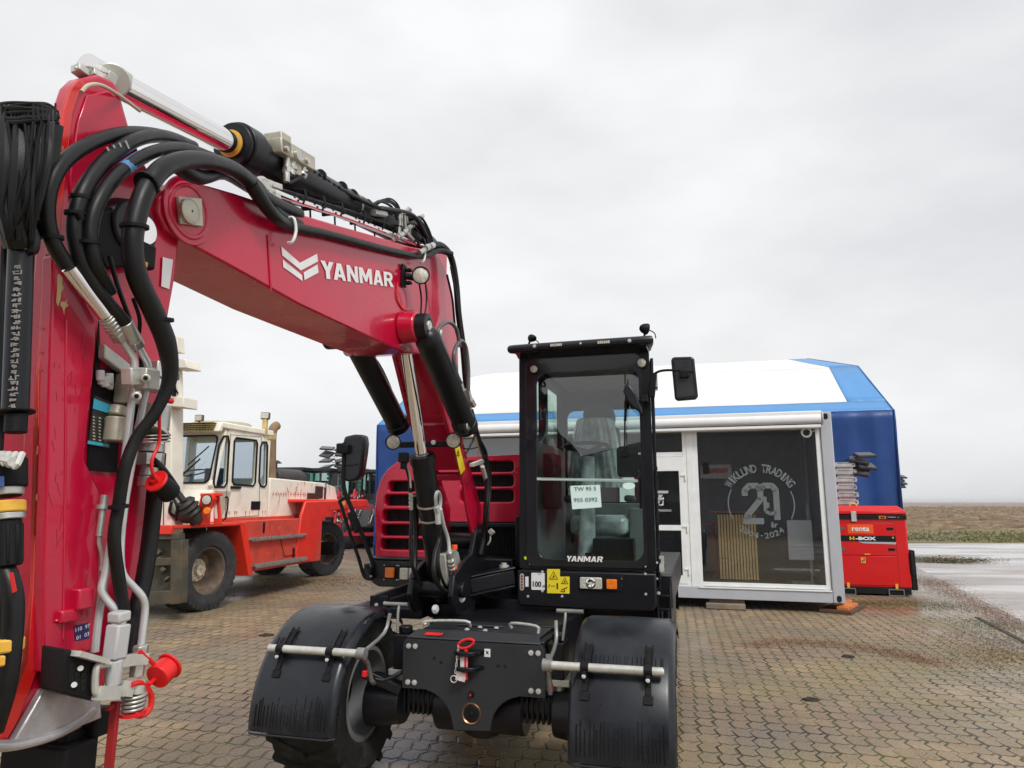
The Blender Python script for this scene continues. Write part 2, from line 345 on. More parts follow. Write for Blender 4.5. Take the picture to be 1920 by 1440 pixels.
# edge of the paving on the right, measured where the wet concrete begins
e1 = W0.L(1735, 1072, z=0); e2 = W0.L(1920, 1165, z=0); ed = (e2 - e1).normalized()
eA = e1 - ed*14; eB = e2 + ed*16
M_FIELD = ground_mat('stubble_field', [(.34, (.04, .026, .018)), (.44, (.17, .11, .07)), (.50, (.26, .19, .13)), (.55, (.08, .06, .035)), (.61, (.22, .16, .11)), (.70, (.30, .25, .18))], .26, (.22, 1, 1), (.03, .9), .12, .7, (.40, .46))
sheet('field', [(-2500, -400), (2500, -400), (2500, 4000), (-2500, 4000)], -.10, M_FIELD)
M_ROAD = ground_mat('wet_concrete', [(.34, (.20, .17, .15)), (.44, (.36, .32, .29)), (.58, (.44, .40, .37)), (.66, (.16, .12, .09)), (.72, (.40, .36, .33))], .45, (.4, 1.5, 1), (.04, .6), .05, 1.0, (.42, .60))
sheet('road', [(eB[0]-.5, -8), (90, -8), (95, 27.5), (eA[0]-14, 27.5)], -.03, M_ROAD, .2)
M_GRASS = ground_mat('grass_verge_soil', [(.30, (.13, .085, .05)), (.48, (.15, .13, .05)), (.60, (.12, .14, .035)), (.75, (.22, .15, .09))], 1.1, (.35, 1, 1), (.6, .95), .6)
sheet('grass_verge', [(-60, 27.5), (120, 27.5), (120, 40), (-60, 44)], -.02, M_GRASS, .2)
M_PAVE = paving_mat()
pv = [(eB[0], eB[1]), (eA[0], eA[1]), (eA[0]-2, 27.4), (-60, 27.4), (-60, -25), (eB[0], -25)]
sheet('paving', pv, 0, M_PAVE, .25)
# gravel apron beyond the yard on the left
M_GRAV = ground_mat('gravel', [(.35, (.16, .09, .06)), (.5, (.26, .18, .13)), (.65, (.34, .26, .2))], 5, (1, 1, 1), (.6, .95), .5)
sheet('gravel_apron', [(-60, 27.4), (-60, 19.2), (-5.3, 18.6), (-3.2, 17.6), (-1, 18.5), (5.2, 19), (5.5, 27.4)], .006, M_GRAV)
# leaves, crumbs and moss lying on the paving
def scatter(name, spots, n, size, m, jit, label=None, seed=1, lift=.004):
    R = random.Random(seed); b = bmesh.new()
    for k in range(n):
        i = R.random() * (len(spots)-1); j = int(i); f = i-j; a, c = spots[j], spots[j+1]
        wj = a[2] + (c[2]-a[2])*f
        x = a[0] + (c[0]-a[0])*f + R.gauss(0, wj*jit[0]); y = a[1] + (c[1]-a[1])*f + R.gauss(0, wj*jit[1])
        s = size * R.uniform(.5, 1.5); t = R.uniform(0, 6.28); cz = lift + R.uniform(0, .012)
        dx, dy = math.cos(t)*s, math.sin(t)*s
        p = [V((x-dx, y-dy, cz)), V((x+dy*.55, y-dx*.55, cz + s*R.uniform(0, .7))), V((x+dx, y+dy, cz + s*R.uniform(0, .5))), V((x-dy*.5, y+dx*.5, cz + s*R.uniform(0, .7)))]
        vs = [b.verts.new(q) for q in p]; b.faces.new(vs)
    me = bpy.data.meshes.new(name); b.to_mesh(me); b.free(); me.materials.append(m)
    o = bpy.data.objects.new(name, me); COL.objects.link(o); return tag(o, label, 'ground litter', None, 'stuff')
LEAF = mat('dead_leaf', (.22, .10, .060), .8, var=.5, vs=14); MOSS = mat('moss_green', (.085, .10, .018), .9, var=.5, vs=10); TWIG = mat('dark_crumb', (.035, .028, .02), .9, var=.4)
gp = lambda px, py, wd: (*W0.L(px, py, z=0)[:2], wd)
scatter('leaf_litter', [gp(1405, 1212, .06), gp(1480, 1203, .12), gp(1560, 1208, .14), gp(1640, 1218, .12), gp(1700, 1232, .1), gp(1760, 1246, .08)], 5200, .007, LEAF, (1.2, 1.2), 'reddish brown leaf crumbs swept into an arc on the paving', 2)
scatter('leaf_litter', [gp(1724, 1082, .30), gp(1752, 1096, .18), gp(1838, 1136, .12), gp(1925, 1182, .12)], 5000, .010, LEAF, (1.3, 1.3), 'brown leaves lying along the edge of the wet concrete', 3)
scatter('leaf_litter', [gp(640, 1092, .5), gp(670, 1086, .7), gp(712, 1092, .5)], 900, .02, LEAF, (1.2, 1.1), 'brown leaves on the ground beyond the rear forklift wheel', 13)
scatter('leaf_litter', [gp(1830, 1190, .2), gp(1880, 1220, .25), gp(1930, 1250, .25)], 2600, .008, LEAF, (1.3, 1.3), 'scattered leaves among moss at the right edge of the yard', 4)
scatter('moss', [gp(1835, 1165, .2), gp(1860, 1180, .35), gp(1905, 1215, .4), gp(1925, 1245, .4), gp(1900, 1260, .4)], 7500, .008, MOSS, (1.2, 1.2), 'green moss spreading over the pavers at the right edge', 5, .001)
scatter('moss', [gp(1590, 1130, .15), gp(1650, 1136, .2), gp(1740, 1130, .2), gp(1800, 1145, .2)], 4500, .009, MOSS, (1.5, 1.2), 'moss and weeds along the foot of the red generator', 6, .001)
scatter('moss', [gp(1720, 1046, .6), gp(1760, 1050, .5), gp(1800, 1054, .15)], 3000, .03, mat('wedge_grass', (.15, .13, .06), .9, var=.5, vs=3), (1.5, .6), 'grassy wedge between the wet concrete strips', 16, .001)
scatter('crumbs', [gp(300, 1200, 1.2), gp(900, 1400, 1.2), gp(1500, 1260, 1.6), gp(1850, 1350, 1.2)], 1500, .006, TWIG, (1.4, 1.2), 'small dark crumbs strewn over the paving', 8)
# grass tufts of the far verge
gb = G(); R = random.Random(9)
for k in range(9000):
    x = R.uniform(6, 60); y = 28.6 + abs(R.gauss(0, 4.2)) + .8*math.sin(x*.9); s = R.uniform(.0, .07)*(1.3 if y > 33 else .8); a = R.uniform(0, 6.28); dx, dy = math.cos(a)*.02*R.uniform(.5, 2), math.sin(a)*.02
    gb.quad((x-dx*2, y-dy*2, -.03), (x+dx*2, y+dy*2, -.03), (x+dx+R.uniform(-.05, .05), y+dy, s), (x-dx, y, s))
tag(gb.out('verge_grass', mat('verge_grass', (.15, .14, .06), .9, var=.5, vs=.9, dirt=(.22, .12, .06), ds=.6, da=.8), fix=False), 'rough olive grass growing along the far side of the road', 'grass', None, 'stuff')
# stubble, clods and weeds standing in the far field
gb = G(); R = random.Random(19)
for k in range(5500):
    y = 40 + 190*R.random()**1.8; x = y*R.uniform(.42, .85) + R.uniform(-2, 2); sz = R.uniform(.10, .34)*(1 + y/160); x2 = x + sz*R.uniform(.8, 3.2)
    gb.quad((x, y, -.11), (x2, y + R.uniform(-.2, .2), -.11), (x2 - sz*.3, y + .1, -.10 + sz*R.uniform(.15, .5)), (x + sz*.3, y + .1, -.10 + sz*R.uniform(.15, .5)))
tag(gb.out('field_stubble', mat('stubble_brown', (.20, .14, .085), .9, var=.6, vs=.4, dirt=(.12, .09, .05), ds=.15, da=.9), fix=False), 'brown stubble and weed clumps standing in the far field', 'stubble', None, 'stuff')
# clods and drain spots
for (px, py, s, lb) in ((500, 1192, .065, 'dark clod of mud lying behind the left mudguard'), (1590, 1232, .05, 'flat dark lump on the paving below the leaf arc'), (1520, 1313, .05, 'flat dark lump on the open paving nearest the front')):
    p = W0.L(px, py, z=0); g = G(); R = random.Random(px)
    bmesh.ops.create_icosphere(g.b, subdivisions=3, radius=s, matrix=Matrix.Translation(p) @ Matrix.Diagonal((1.3, .9, .35, 1)))
    for v in g.b.verts: v.co += V((R.uniform(-1, 1), R.uniform(-1, 1), R.uniform(-.5, .5))) * s * .28
    tag(g.out('mud_clod', TWIG, ang=80), lb, 'mud clod', 'dark lumps lying on the paving')
# raised kerb edge at the right
ka = W0.L(1832, 1158, z=0); kb = W0.L(1990, 1240, z=0)
tag(G().bar(ka + V((0, 0, -.025)), kb + V((0, 0, -.025)), .07, .07).out('kerb', mat('kerb_concrete', (.05, .04, .032), .8, var=.2, bump=.4, bs=30, dirt=(.05, .05, .03), ds=5, da=.8), bev=.01), kind='structure')

# ================================================================ grey hall behind the photographer (seen mirrored in the office glass)
hall = thing('corrugated_hall', (2, -16, 0), 162, 'grey corrugated hall with gable roof, seen only mirrored in the office window', 'hall')
g = G(); HW, HH = 26, 5.0
g.bb(-HW/2, HW/2, .0, 20, 0, HH); g.out('wall', mat('hall_sheet', (.20, .21, .23), .6, var=.06), hall)
g = G(); n = 130
for i in range(n): x = -HW/2 + HW*(i+.5)/n; g.bb(x-.045, x+.045, -.05, 0.0, 0, HH)
g.out('rib', mat('hall_sheet_rib', (.25, .26, .28), .6), hall)['kind'] = 'stuff'
g = G(); g.prism([(-HW/2-.3, -.3, HH), (HW/2+.3, -.3, HH), (0, -.3, HH+3.2)], (0, 20.6, 0)); g.out('roof', mat('hall_roof', (.14, .145, .16), .6), hall)
g = G(); g.bb(-5, -1, -.1, -.052, 0, 4.2); g.out('door', mat('hall_door', (.06, .065, .07), .4), hall)
g = G(); g.bb(5.4, 6.9, -.12, -.06, 2.7, 3.4); sg = g.out('sign_board', mat('sign_white', (.75, .75, .75), .4), hall)
blocktext('sign_lettering', 'YANMAR', (6.15, -.13, 3.1), (1, 0, 0), (0, 0, 1), .25, 1.2, CAPR, sg)
# ================================================================ WHEELED EXCAVATOR
E = Fr(-.19, 4.13, YAW)
ex = thing('wheeled_excavator', (-.19, 4.13, 0), YAW, 'large crimson and black wheeled excavator with its jointed boom reaching forward over the paving', 'excavator')
L = E.L
def bolt(g, p, d, r=.011, h=.008):
    p, d = V(p), V(d).normalized(); g.cyl(p, p + d*h*.5, r*1.25, seg=12); g.cyl(p + d*h*.5, p + d*h, r*.8, seg=6)
# ---------------- wheels
def wheel(cx, cy, r=.48, wd=.40, rim_r=.27, parent=ex, side=1, lug=True, rimmat=None, name='wheel', hubm=None, nl=17, dish=.12):
    """side: +1 outer face towards +x"""
    g = G(); hw = wd/2
    prof = [(rim_r, -hw*.8), (rim_r+.03, -hw*.92), (r*.86, -hw), (r*.95, -hw*.9), (r*.965, -hw*.5), (r*.97, 0), (r*.965, hw*.5), (r*.95, hw*.9), (r*.86, hw), (rim_r+.03, hw*.92), (rim_r, hw*.8), (rim_r, -hw*.8)]
    g.lathe(prof, (cx, cy, r), (1, 0, 0), 44)
    for i in range(nl*2 if lug else 0):
        a = 2*math.pi*(i+.5*(i % 2 == 0))/(nl*2); sgn = 1 if i % 2 else -1
        q = Matrix.Rotation(a, 3, 'X')
        pts = [(sgn*hw*.98, -.02, r*.90), (sgn*hw*.98, .035, r*.90), (sgn*-.01, -.055, r*.955), (sgn*-.01, -.10, r*.955)]
        top = [(sgn*hw*1.0, -.015, r*.975), (sgn*hw*1.0, .028, r*.975), (sgn*-.01, -.062, r*1.0), (sgn*-.01, -.092, r*1.0)]
        A = [g.b.verts.new(V((cx, cy, r)) + q @ V(p)) for p in pts]; B = [g.b.verts.new(V((cx, cy, r)) + q @ V(p)) for p in top]
        g._f(B)
        for k in range(4): g._f((A[k], A[(k+1) % 4], B[(k+1) % 4], B[k]))
    wh = g.out(name, RUB, parent, ang=30)
    g = G(); s = side
    g.lathe([(rim_r+.012, hw*.84*s), (rim_r-.015, hw*.86*s), (rim_r-.03, hw*.70*s), (rim_r-.045, hw*.2*s), (rim_r*.62, hw*.12*s), (rim_r*.55, hw*.2*s), (.05, hw*.22*s)], (cx, cy, r), (1, 0, 0), 36)
    g.lathe([(rim_r+.012, -hw*.84*s), (rim_r-.015, -hw*.86*s), (rim_r-.03, -hw*.70*s), (rim_r-.04, -hw*.1*s), (rim_r*.7, hw*.05*s)], (cx, cy, r), (1, 0, 0), 36)
    rm = g.out('rim', rimmat or BLKM, wh)
    g = G(); g.cyl((cx, cy, r), (cx + s*hw*.55, cy, r), .085, .075, 20)
    for i in range(8):
        a = i*math.pi/4; p = V((cx + s*hw*.2, cy + .125*math.cos(a), r + .125*math.sin(a))); g.cyl(p, p + V((s*.03, 0, 0)), .013, seg=6)
    g.out('hub', hubm or BLKM, wh, bev=.004)
    return wh
RIMG = mat('grey_rim', (.16, .165, .17), .4, var=.2)
for (x, y, s) in ((-.86, 0, -1), (.86, 0, 1), (-.78, 2.45, -1), (.78, 2.45, 1)): wheel(x, y, .45 if y == 0 else .48, .42, .25, ex, s, rimmat=RIMG)
# visible inner rims of front wheels, axle
g = G(); g.cyl((-.62, .05, .44), (.62, .05, .44), .075, seg=20); g.cyl((-.26, .10, .40), (.26, .10, .40), .14, .14, 20)
g.lathe([(.02, -.16), (.12, -.15), (.19, -.08), (.2, .05), (.14, .16)], (0, .14, .42), (0, 1, 0), 24)
for s in (-1, 1):
    g.cyl((s*.44, 0, .42), (s*.64, 0, .42), .12, .15, 20)
    for k in range(9): g.bb(s*(.25+k*.030), s*(.268+k*.030), -.03, .14, .36, .495)
g.out('axle', BLK, ex, bev=.006)
g = G(); g.cyl((-.62, 2.45, .45), (.62, 2.45, .45), .11); g.bb(-.25, .25, 2.2, 2.7, .32, .62); g.out('rear_axle', BLK, ex, bev=.01)
# ---------------- chassis
g = G(); g.bb(-.40, .40, -.06, .95, .60, .80); g.prism([(-.40, .25, .56), (.40, .25, .56), (.52, 1.2, .56), (-.52, 1.2, .56)], (0, 0, .27)); g.bb(-.5, .5, 1.2, 3.0, .45, .80)
g.cyl((0, 1.25, .78), (0, 1.25, .90), .48, seg=40)
g.out('chassis', BLK, ex, bev=.012)
for s in (-1, 1):
    g = G(); g.bb(s*.41, s*.50, -.05, .12, .60, .79); g.cyl((s*.46, .03, .79), (s*.46, .03, .83), .04); g.out('frame_bracket', BLK, ex, bev=.006)
    g = G(); g.cyl((s*.47, .0, .40), (s*.47, .0, .60), .032); g.out('steering_stop', STEEL, ex)
    g = G(); g.bb(s*.42, s*.53, -.05, .05, .565, .60); g.out('mount_block', ZINC, ex, bev=.004)
# front plate (two arches and a central lobe)
def pt(x, z): return (x, -.12, z)
pp = [(-.41, .522), (-.41, .760), (-.39, .785), (.39, .785), (.41, .760), (.41, .522), (.26, .522)]
for i in range(1, 8): a = math.radians(90 + 90*i/8*1.0); pp.append((.30 + .19*math.cos(a) - .0, .35 + .172*math.sin(a)))
pp += [(.108, .335), (-.10, .325)]
for i in range(7, 0, -1): a = math.radians(90 - 90*i/8); pp.append((-.30 + .19*math.cos(a), .35 + .172*math.sin(a)))
pp.append((-.26, .522))
PLM = mat('plate_grey_black', (.022, .024, .028), .45, var=.12, bump=.05, bs=240)
fp = G().prism([pt(x, z) for x, z in pp], (0, .035, 0)).out('front_plate', PLM, ex, bev=.008)
g = G(); g.prism([(-.39, -.115, .786), (.39, -.115, .786), (.36, -.02, .815), (-.36, -.02, .815)], (0, 0, .012)); g.prism([(-.36, -.02, .802), (.36, -.02, .802), (.40, .9, .812), (-.40, .9, .812)], (0, 0, .012)); g.bb(-.19, .1, .16, .18, .818, .830)
g.out('cover_plate', PLM, ex, bev=.006)
g = G()
for sx in (-1, 1):
    for z in (.748, .555):
        for dx in (.335, .375): bolt(g, (sx*dx, -.12, z), (0, -1, 0), .0115, .012)
for x, y in ((-.08, .03), (.03, .03), (-.03, .12), (.07, .12)): bolt(g, (x, y, .822), (0, 0, 1), .012, .01)
g.out('bolt_set', BLT, fp)
g = G()
for x in (-.22, -.18, .19, .15): g.cyl((x, -.1215, .69 - (abs(abs(x)-.2) < .015)*.0 - (.02 if abs(x) < .2 else 0)), (x, -.119, .69 - (.02 if abs(x) < .2 else 0)), .009)
g.cyl((0, -.124, .515), (0, -.119, .515), .018); g.out('hole', mat('void', (.003, .003, .003), .9), fp)
g = G(); g.lathe([(.046, 0), (.052, .006), (.056, 0)], (0, -.12, .415), (0, -1, 0), 32); g.out('seal_ring', mat('copper', (.45, .22, .12), .35, metal=.8), fp)
g = G(); g.cyl((0, -.10, .415), (0, -.124, .415), .045, .042, 28); g.cyl((0, -.10, .415), (0, -.128, .415), .012); g.cyl((0, -.12, .515), (0, -.14, .515), .013, .011); g.out('centre_boss', BLKM, fp, bev=.003)
g = G(); g.cyl((0, -.141, .515), (0, -.1405, .515), .006); g.out('indicator_dot', CAPR, fp)
# tow jaw and red locking pin with chain
g = G()
for z in (.735, .655):
    P = [(-.045 + .0, -.12, z)] + [(-.02 + .075*math.cos(a) , -.12 - .075*math.sin(a), z) for a in [math.radians(180-180*i/10) for i in range(11)]] + [(.075, -.12, z)]
    g.prism([V(p) - V((0, 0, .012)) for p in P], (0, 0, .022))
g.out('tow_jaw', BLK, ex, bev=.004)
g = G(); g.cyl((-.02, -.16, .60), (-.02, -.16, .76), .012); tp = g.out('tow_pin', CAPR, ex)
ringp = [(-.02 + .045*math.cos(a), -.165, .785 + .022*math.sin(a) + .012*math.cos(a)) for a in [2*math.pi*i/14 for i in range(15)]]
G().tube(ringp, .0075, 8, 2).out('pull_ring', CAPR, tp)
g = G()
for k in range(8):
    c = V((-.062 - .002*k, -.17, .765 - k*.018)); t = k % 2
    g.tube([c + V(((.005 if t else 0)*math.cos(a) , (0 if t else .005)*math.cos(a), .011*math.sin(a))) for a in [2*math.pi*i/8 for i in range(9)]], .0022, 6, 1)
g.tube([V((-.085 + .018*math.cos(a), -.172, .60 + .018*math.sin(a))) for a in [2*math.pi*i/12 for i in range(13)]], .003, 6, 1)
g.out('safety_chain', BLT, tp)
g = G(); g.box((-.045, -.172, .615), (.055, .003, .045), (0, .2, 0)); g.box((-.03, -.168, .69), (.04, .003, .055)); g.out('tag', mat('tag_white', (.7, .66, .66), .5, dirt=(.6, .05, .05), ds=30, da=.9), tp)
g = G(); g.box((.09, -.1225, .735), (.034, .002, .042)); st = g.out('sticker', WHT, fp)
g = G(); g.bar((.08, -.1245, .725), (.098, -.1245, .745), .003, .002); g.bar((.082, -.1245, .748), (.098, -.1245, .728), .003, .002); g.cyl((.09, -.1245, .737), (.09, -.1237, .737), .006); g.out('pictogram', BLKM, st)
g = G(); g.box((-.24, -.085, .812), (.10, .03, .002), (.3, 0, 0)); g.out('red_label', CAPR, ex)
# grab rails on the chassis
for P in ([(-.33, .02, .84), (-.33, .03, .86), (-.10, .06, .865), (-.08, .09, .83)], [(.17, .10, .83), (.17, .09, .86), (.34, .0, .865), (.35, -.01, .83)]):
    G().tube(P, .0085, 8, 3).out('grab_rail', ZINC, ex)
# ---------------- mudguards
def mudguard(x0, x1, y0=0.0, R0=.545, zc=.385, a0=-2, a1=128, parent=ex, front=True):
    g = G(); n = 34; xs = [(x0, -.045), (x0+.012, -.012), (x0+.04, 0), ((x0+x1)/2, .004), (x1-.04, 0), (x1-.012, -.012), (x1, -.045)]
    for lay in (0, -.006):
        rows = []
        for i in range(n+1):
            a = math.radians(a0 + (a1-a0)*i/n); rows.append([g.b.verts.new((x, y0 - (R0+lay+d)*math.cos(a), zc + (R0+lay+d)*math.sin(a))) for x, d in xs])
        for i in range(n):
            for k in range(len(xs)-1): g._f((rows[i][k], rows[i][k+1], rows[i+1][k+1], rows[i+1][k]))
    mg = g.out('mudguard', PLA, parent, ang=50, fix=False)
    rk = random.Random(int(x0*100))
    for (b0, b1_, mt_) in ((1, 17, BLKM), (44, 50, PLA)):
        g = G()
        for k in range(22):
            x = x0 + rk.uniform(-.006, .006) + .05 + (x1-x0-.1)*k/21; b1 = rk.uniform(10, 19) if b0 == 1 else b1_; P = []
            for i in range(5): a = math.radians(b0 + (b1-b0)*i/4); P.append((x, y0 - (R0+.002)*math.cos(a), zc + (R0+.002)*math.sin(a)))
            g.tube(P, .0028, 5, 1)
        g.out('moulded_rib', mt_, mg)['kind'] = 'stuff'
    g = G(); a = math.radians(-3); g.tube([(x0+.002, y0-(R0-.03)*math.cos(a), zc+(R0)*math.sin(a)), (x0+.03, y0-(R0+.002)*math.cos(a), zc+(R0)*math.sin(a)), (x1-.03, y0-(R0+.002)*math.cos(a), zc+(R0)*math.sin(a)), (x1-.002, y0-(R0-.03)*math.cos(a), zc+(R0)*math.sin(a))], .006, 6, 1).out('lip', PLA, mg)
    return mg
def arc(a, R0=.545, zc=.385): a = math.radians(a); return (-R0*math.cos(a), zc + R0*math.sin(a))
for sgn, x0, x1 in ((-1, -1.11, -.60), (1, .60, 1.10)):
    mg = mudguard(x0, x1)
    ry, rz = arc(40, .592); g = G(); xin = sgn*.50; xo = sgn*1.05
    g.cyl((xin, ry, rz), (xo, ry, rz), .020, seg=18); g.cyl((xo, ry, rz), (xo + sgn*.004, ry, rz), .014)
    rod = g.out('support_rod', ZINC, mg)
    g = G()
    for x in (sgn*.68, sgn*.98):
        g.cyl((x-.02, ry, rz), (x+.02, ry, rz), .025, seg=16)
        P = [arc(a, .553) for a in (26, 30, 34, 40, 46, 52, 56)]
        for i in range(len(P)-1): g.bar((x, *P[i]), (x, *P[i+1]), .045 if i in (0,) else .028, .006)
        P = [arc(a, .557) for a in (42, 47, 52, 57)]
        for dx in (-.017, .017):
            for i in range(3): g.bar((x+dx, *P[i]), (x+dx, *P[i+1]), .007, .008)
        g.box((x, ry-.02, rz-.03), (.024, .02, .035), (.5, 0, 0))
    g.out('strap', BLKM, mg, bev=.002)
    g = G()
    for x in (sgn*.68, sgn*.98): p = V((x, ry-.03, rz-.035)); bolt(g, p, (0, -1, .3), .008, .012)
    g.out('bolt_set', BLT, mg)
    # bent flat bar from rod down to the hub, small rail at top
    g = G(); P = [(xin, ry, rz), (xin-.0*sgn, ry+.02, rz-.02), (sgn*.50, ry+.08, .70), (sgn*.505, ry+.14, .60), (sgn*.53, ry+.22, .565)]
    if sgn > 0: P = [(xin, ry, rz+.05), (xin, ry, rz), (sgn*.50, ry+.03, .70), (sgn*.50, ry+.05, .62)]
    for i in range(len(P)-1): g.bar(P[i], P[i+1], .018, .055, up=(1, 0, 0)) if False else g.tube([P[i], P[i+1]], .012, 8, 1)
    g.tube([(sgn*.50, ry, rz), (sgn*.49, ry+.25, rz+.06), (sgn*.48, ry+.3, rz+.16)], .010, 8, 3)
    g.cyl((sgn*.475, ry, rz), (sgn*.52, ry, rz), .030)
    g.cyl((sgn*.45, .02, .95), (sgn*.60, .02, .95), .012); g.tube([(sgn*.50, .02, .95), (sgn*.50, .0, .90), (sgn*.49, -.02, .80)], .008, 8, 2)
    g.out('support_bracket', mat('bracket_steel', (.26, .26, .25), .45, metal=.5, var=.3), mg)
    g = G(); g.box((sgn*.50, ry+.05, .655), (.022, .03, .03)); g.out('red_clip', CAPR, mg, bev=.003)
for sgn, x0, x1 in ((-1, -1.02, -.52), (1, .52, 1.02)): mudguard(x0, x1, 2.45, a0=20, a1=160)
# steering link on the left front wheel
g = G(); g.bar((-.43, -.1, .50), (-.62, -.18, .60), .03, .05); g.tube([(-.60, -.16, .60), (-.52, -.15, .56), (-.42, -.08, .60)], .012, 8, 3); g.out('steering_link', BLK, ex, bev=.005)
# ---------------- revolving frame, swing bracket
g = G(); g.bb(-1.05, .0, 1.15, 3.0, .86, 1.12); g.bb(0, 1.05, .86, 3.0, .86, 1.08); g.bb(-.60, -.05, .95, 1.25, .85, 1.15)
g.bb(-1.02, -.52, .42, 1.2, .80, .87); g.bb(.55, .98, .92, 1.2, .55, .88); g.out('revolving_frame', BLK, ex, bev=.012)
g = G()
for a, b_ in (((705, 1122), (790, 1092)), ((700, 1140), (790, 1112))):
    g.bar(L(*a, y=.42), L(*b_, y=.60), .05, .05)
g.box(L(712, 1130, y=.42), (.13, .03, .09)); g.out('frame_rail', BLK, ex, bev=.004)
g = G()
for (px, py) in ((706, 1134), (722, 1131)): bolt(g, L(px, py, y=.402), (0, -1, 0), .010, .01)
g.out('bolt_set', BLT, ex)
sb = G(); P = [(.30, .86), (.22, .98), (.26, 1.10), (.42, 1.16), (.60, 1.20), (.70, 1.36), (.84, 1.40), (.92, 1.30), (.90, 1.0), (.80, .86)]
for x in (-.545, -.275): sb.prism([(x, y, z) for y, z in P], (.035, 0, 0))
sb.bb(-.52, -.26, .55, .9, .86, 1.15); sb.cyl((-.57, .37, 1.0), (-.21, .37, 1.0), .05); sb.cyl((-.57, .80, 1.28), (-.21, .80, 1.28), .055); sb.cyl((-.39, .62, .80), (-.39, .62, .90), .16, seg=28)
sb.out('swing_bracket', BLK, ex, bev=.008)
g = G()
for p in ((865, 1122), (815, 1142)): bolt(g, L(*p, x=-.235), (1, -.4, 0), .02, .02)
g.out('bolt_set', BLT, ex)
g = G(); a, b_ = L(878, 1098, y=.62), L(962, 1080, y=.80); g.bar(a, b_, .10, .10); g.bar(a + V((0, 0, .06)), b_ + V((0, 0, .06)), .12, .018); g.bar(a - V((0, 0, .06)), b_ - V((0, 0, .06)), .12, .018)
g.out('swing_cylinder', BLK, ex, bev=.01)
g = G(); p = L(945, 1068, y=.78); g.cyl(p, p + V((0, 0, .03)), .035); g.cyl(p + V((0, 0, .03)), p + V((0, 0, .045)), .02); g.out('pin_cap', ZINC, ex)
# ---------------- lower boom
BX0, BX1 = -.525, -.265
lowp = [(-.27, 2.60), (.11, 2.08), (.36, 1.83), (.47, 1.70), (.57, 1.50), (.76, 1.235), (.84, 1.20), (.885, 1.27), (.89, 1.50), (.47, 1.94), (.36, 2.30), (.33, 2.60), (.22, 2.88), (.05, 3.02), (-.10, 3.06), (-.20, 3.0), (-.27, 2.85)]
g = G()
for x in (BX0, BX1-.022): g.prism([(x, y, z) for y, z in lowp], (.022, 0, 0))
inner = [(-.25, 2.60), (.13, 2.09), (.38, 1.84), (.45, 1.76), (.62, 1.78), (.44, 1.94), (.34, 2.30), (.31, 2.60), (.20, 2.80), (-.10, 2.80), (-.22, 2.75)]
g.prism([(BX0+.02, y, z) for y, z in inner], (BX1-BX0-.04, 0, 0))
g.bar((BX0+.13, .49, 1.74), (BX0+.13, .51, 1.70), .22, .05)
lb = g.out('lower_boom', RED, ex, bev=.006)
g = G()
for (y, z) in ((.20, 2.045), (.16, 2.10)): g.bar((BX0+.005, y-.02, z), (BX1-.005, y-.02, z), .012, .03)
g.out('weld_band', RED, lb)
# square pin plate on elbow
p = L(820, 507, x=BX1+.01); g = G(); g.box(p, (.02, .09, .15), (.25, 0, 0)); g.out('pin_plate', NICK, lb, bev=.008)
g = G(); g.prism(rr(-.075, .075, -.13, .12, .07, f=lambda a, b: V((BX1-.002, p[1]+a, p[2]+b))), (.014, 0, 0)); g.out('pin_boss', RED, lb, bev=.004)
g = G(); Q = [L(856, 838, x=BX1+.003), L(866, 836, x=BX1+.003), L(873, 882, x=BX1+.003), L(863, 888, x=BX1+.003)]
g.prism([L(852, 838, x=BX1+.0015), L(861, 836, x=BX1+.0015), L(872, 880, x=BX1+.0015), L(863, 890, x=BX1+.0015)], (.002, 0, 0)); ys = g.out('warning_sticker', YEL, lb)
g = G(); q = L(859, 850, x=BX1+.006)
for dz in (0, -.13):
    c = q + V((0, .03 if dz else 0, dz)); g.tube([c + V((0, -.02, -.015)), c + V((0, 0, .02)), c + V((0, .02, -.015)), c + V((0, -.02, -.015))], .003, 5, 1)
g.out('pictogram', BLKM, ys)
# ---------------- upper boom
UX0, UX1 = -.52, -.22
upx = [(352, 338), (395, 349), (440, 362), (500, 382), (560, 400), (640, 424), (700, 441), (770, 462), (800, 468), (822, 476), (836, 505), (836, 545), (822, 600), (806, 650), (795, 664), (760, 662), (715, 642), (650, 612), (560, 570), (480, 525), (420, 492), (345, 452), (312, 430), (296, 400), (298, 372), (316, 346)]
up = [(v[1], v[2]) for v in E.Ls(upx, x=UX1)]
g = G(); g.prism([(UX0, y, z) for y, z in up], (UX1-UX0, 0, 0)); ub = g.out('upper_boom', RED, ex, bev=.007, ang=28)
# stiffening disc around the stick pin and pin plate
c = L(350, 396, x=UX1); g = G(); g.cyl(c, c + V((.010, 0, 0)), .105, seg=40); g.lathe([(.072, .010), (.074, .014), (.086, .014), (.088, .010)], c, (1, 0, 0), 36); g.out('pin_boss', RED, ub, bev=.003)
g = G(); g.prism([L(x, y, x=UX1+.012) for x, y in ((329, 368), (373, 372), (376, 426), (333, 420))], (.012, 0, 0)); pl = g.out('pin_plate', NICK, ub, bev=.003)
g = G(); c2 = L(352, 397, x=UX1+.024); g.lathe([(.038, 0), (.038, .012), (.028, .017), (0.004, .017)], c2, (1, 0, 0), 28); g.out('pin_head', NICK, pl)
# vertical weld seam
g = G(); a, b_ = L(502, 440, x=UX1+.002), L(508, 545, x=UX1+.002); g.tube([a, b_], .004, 6, 1); g.out('weld_seam', RED, ub)
g = G(); a, b_ = L(345, 455, x=UX0+.1), L(500, 500, x=UX0+.1)
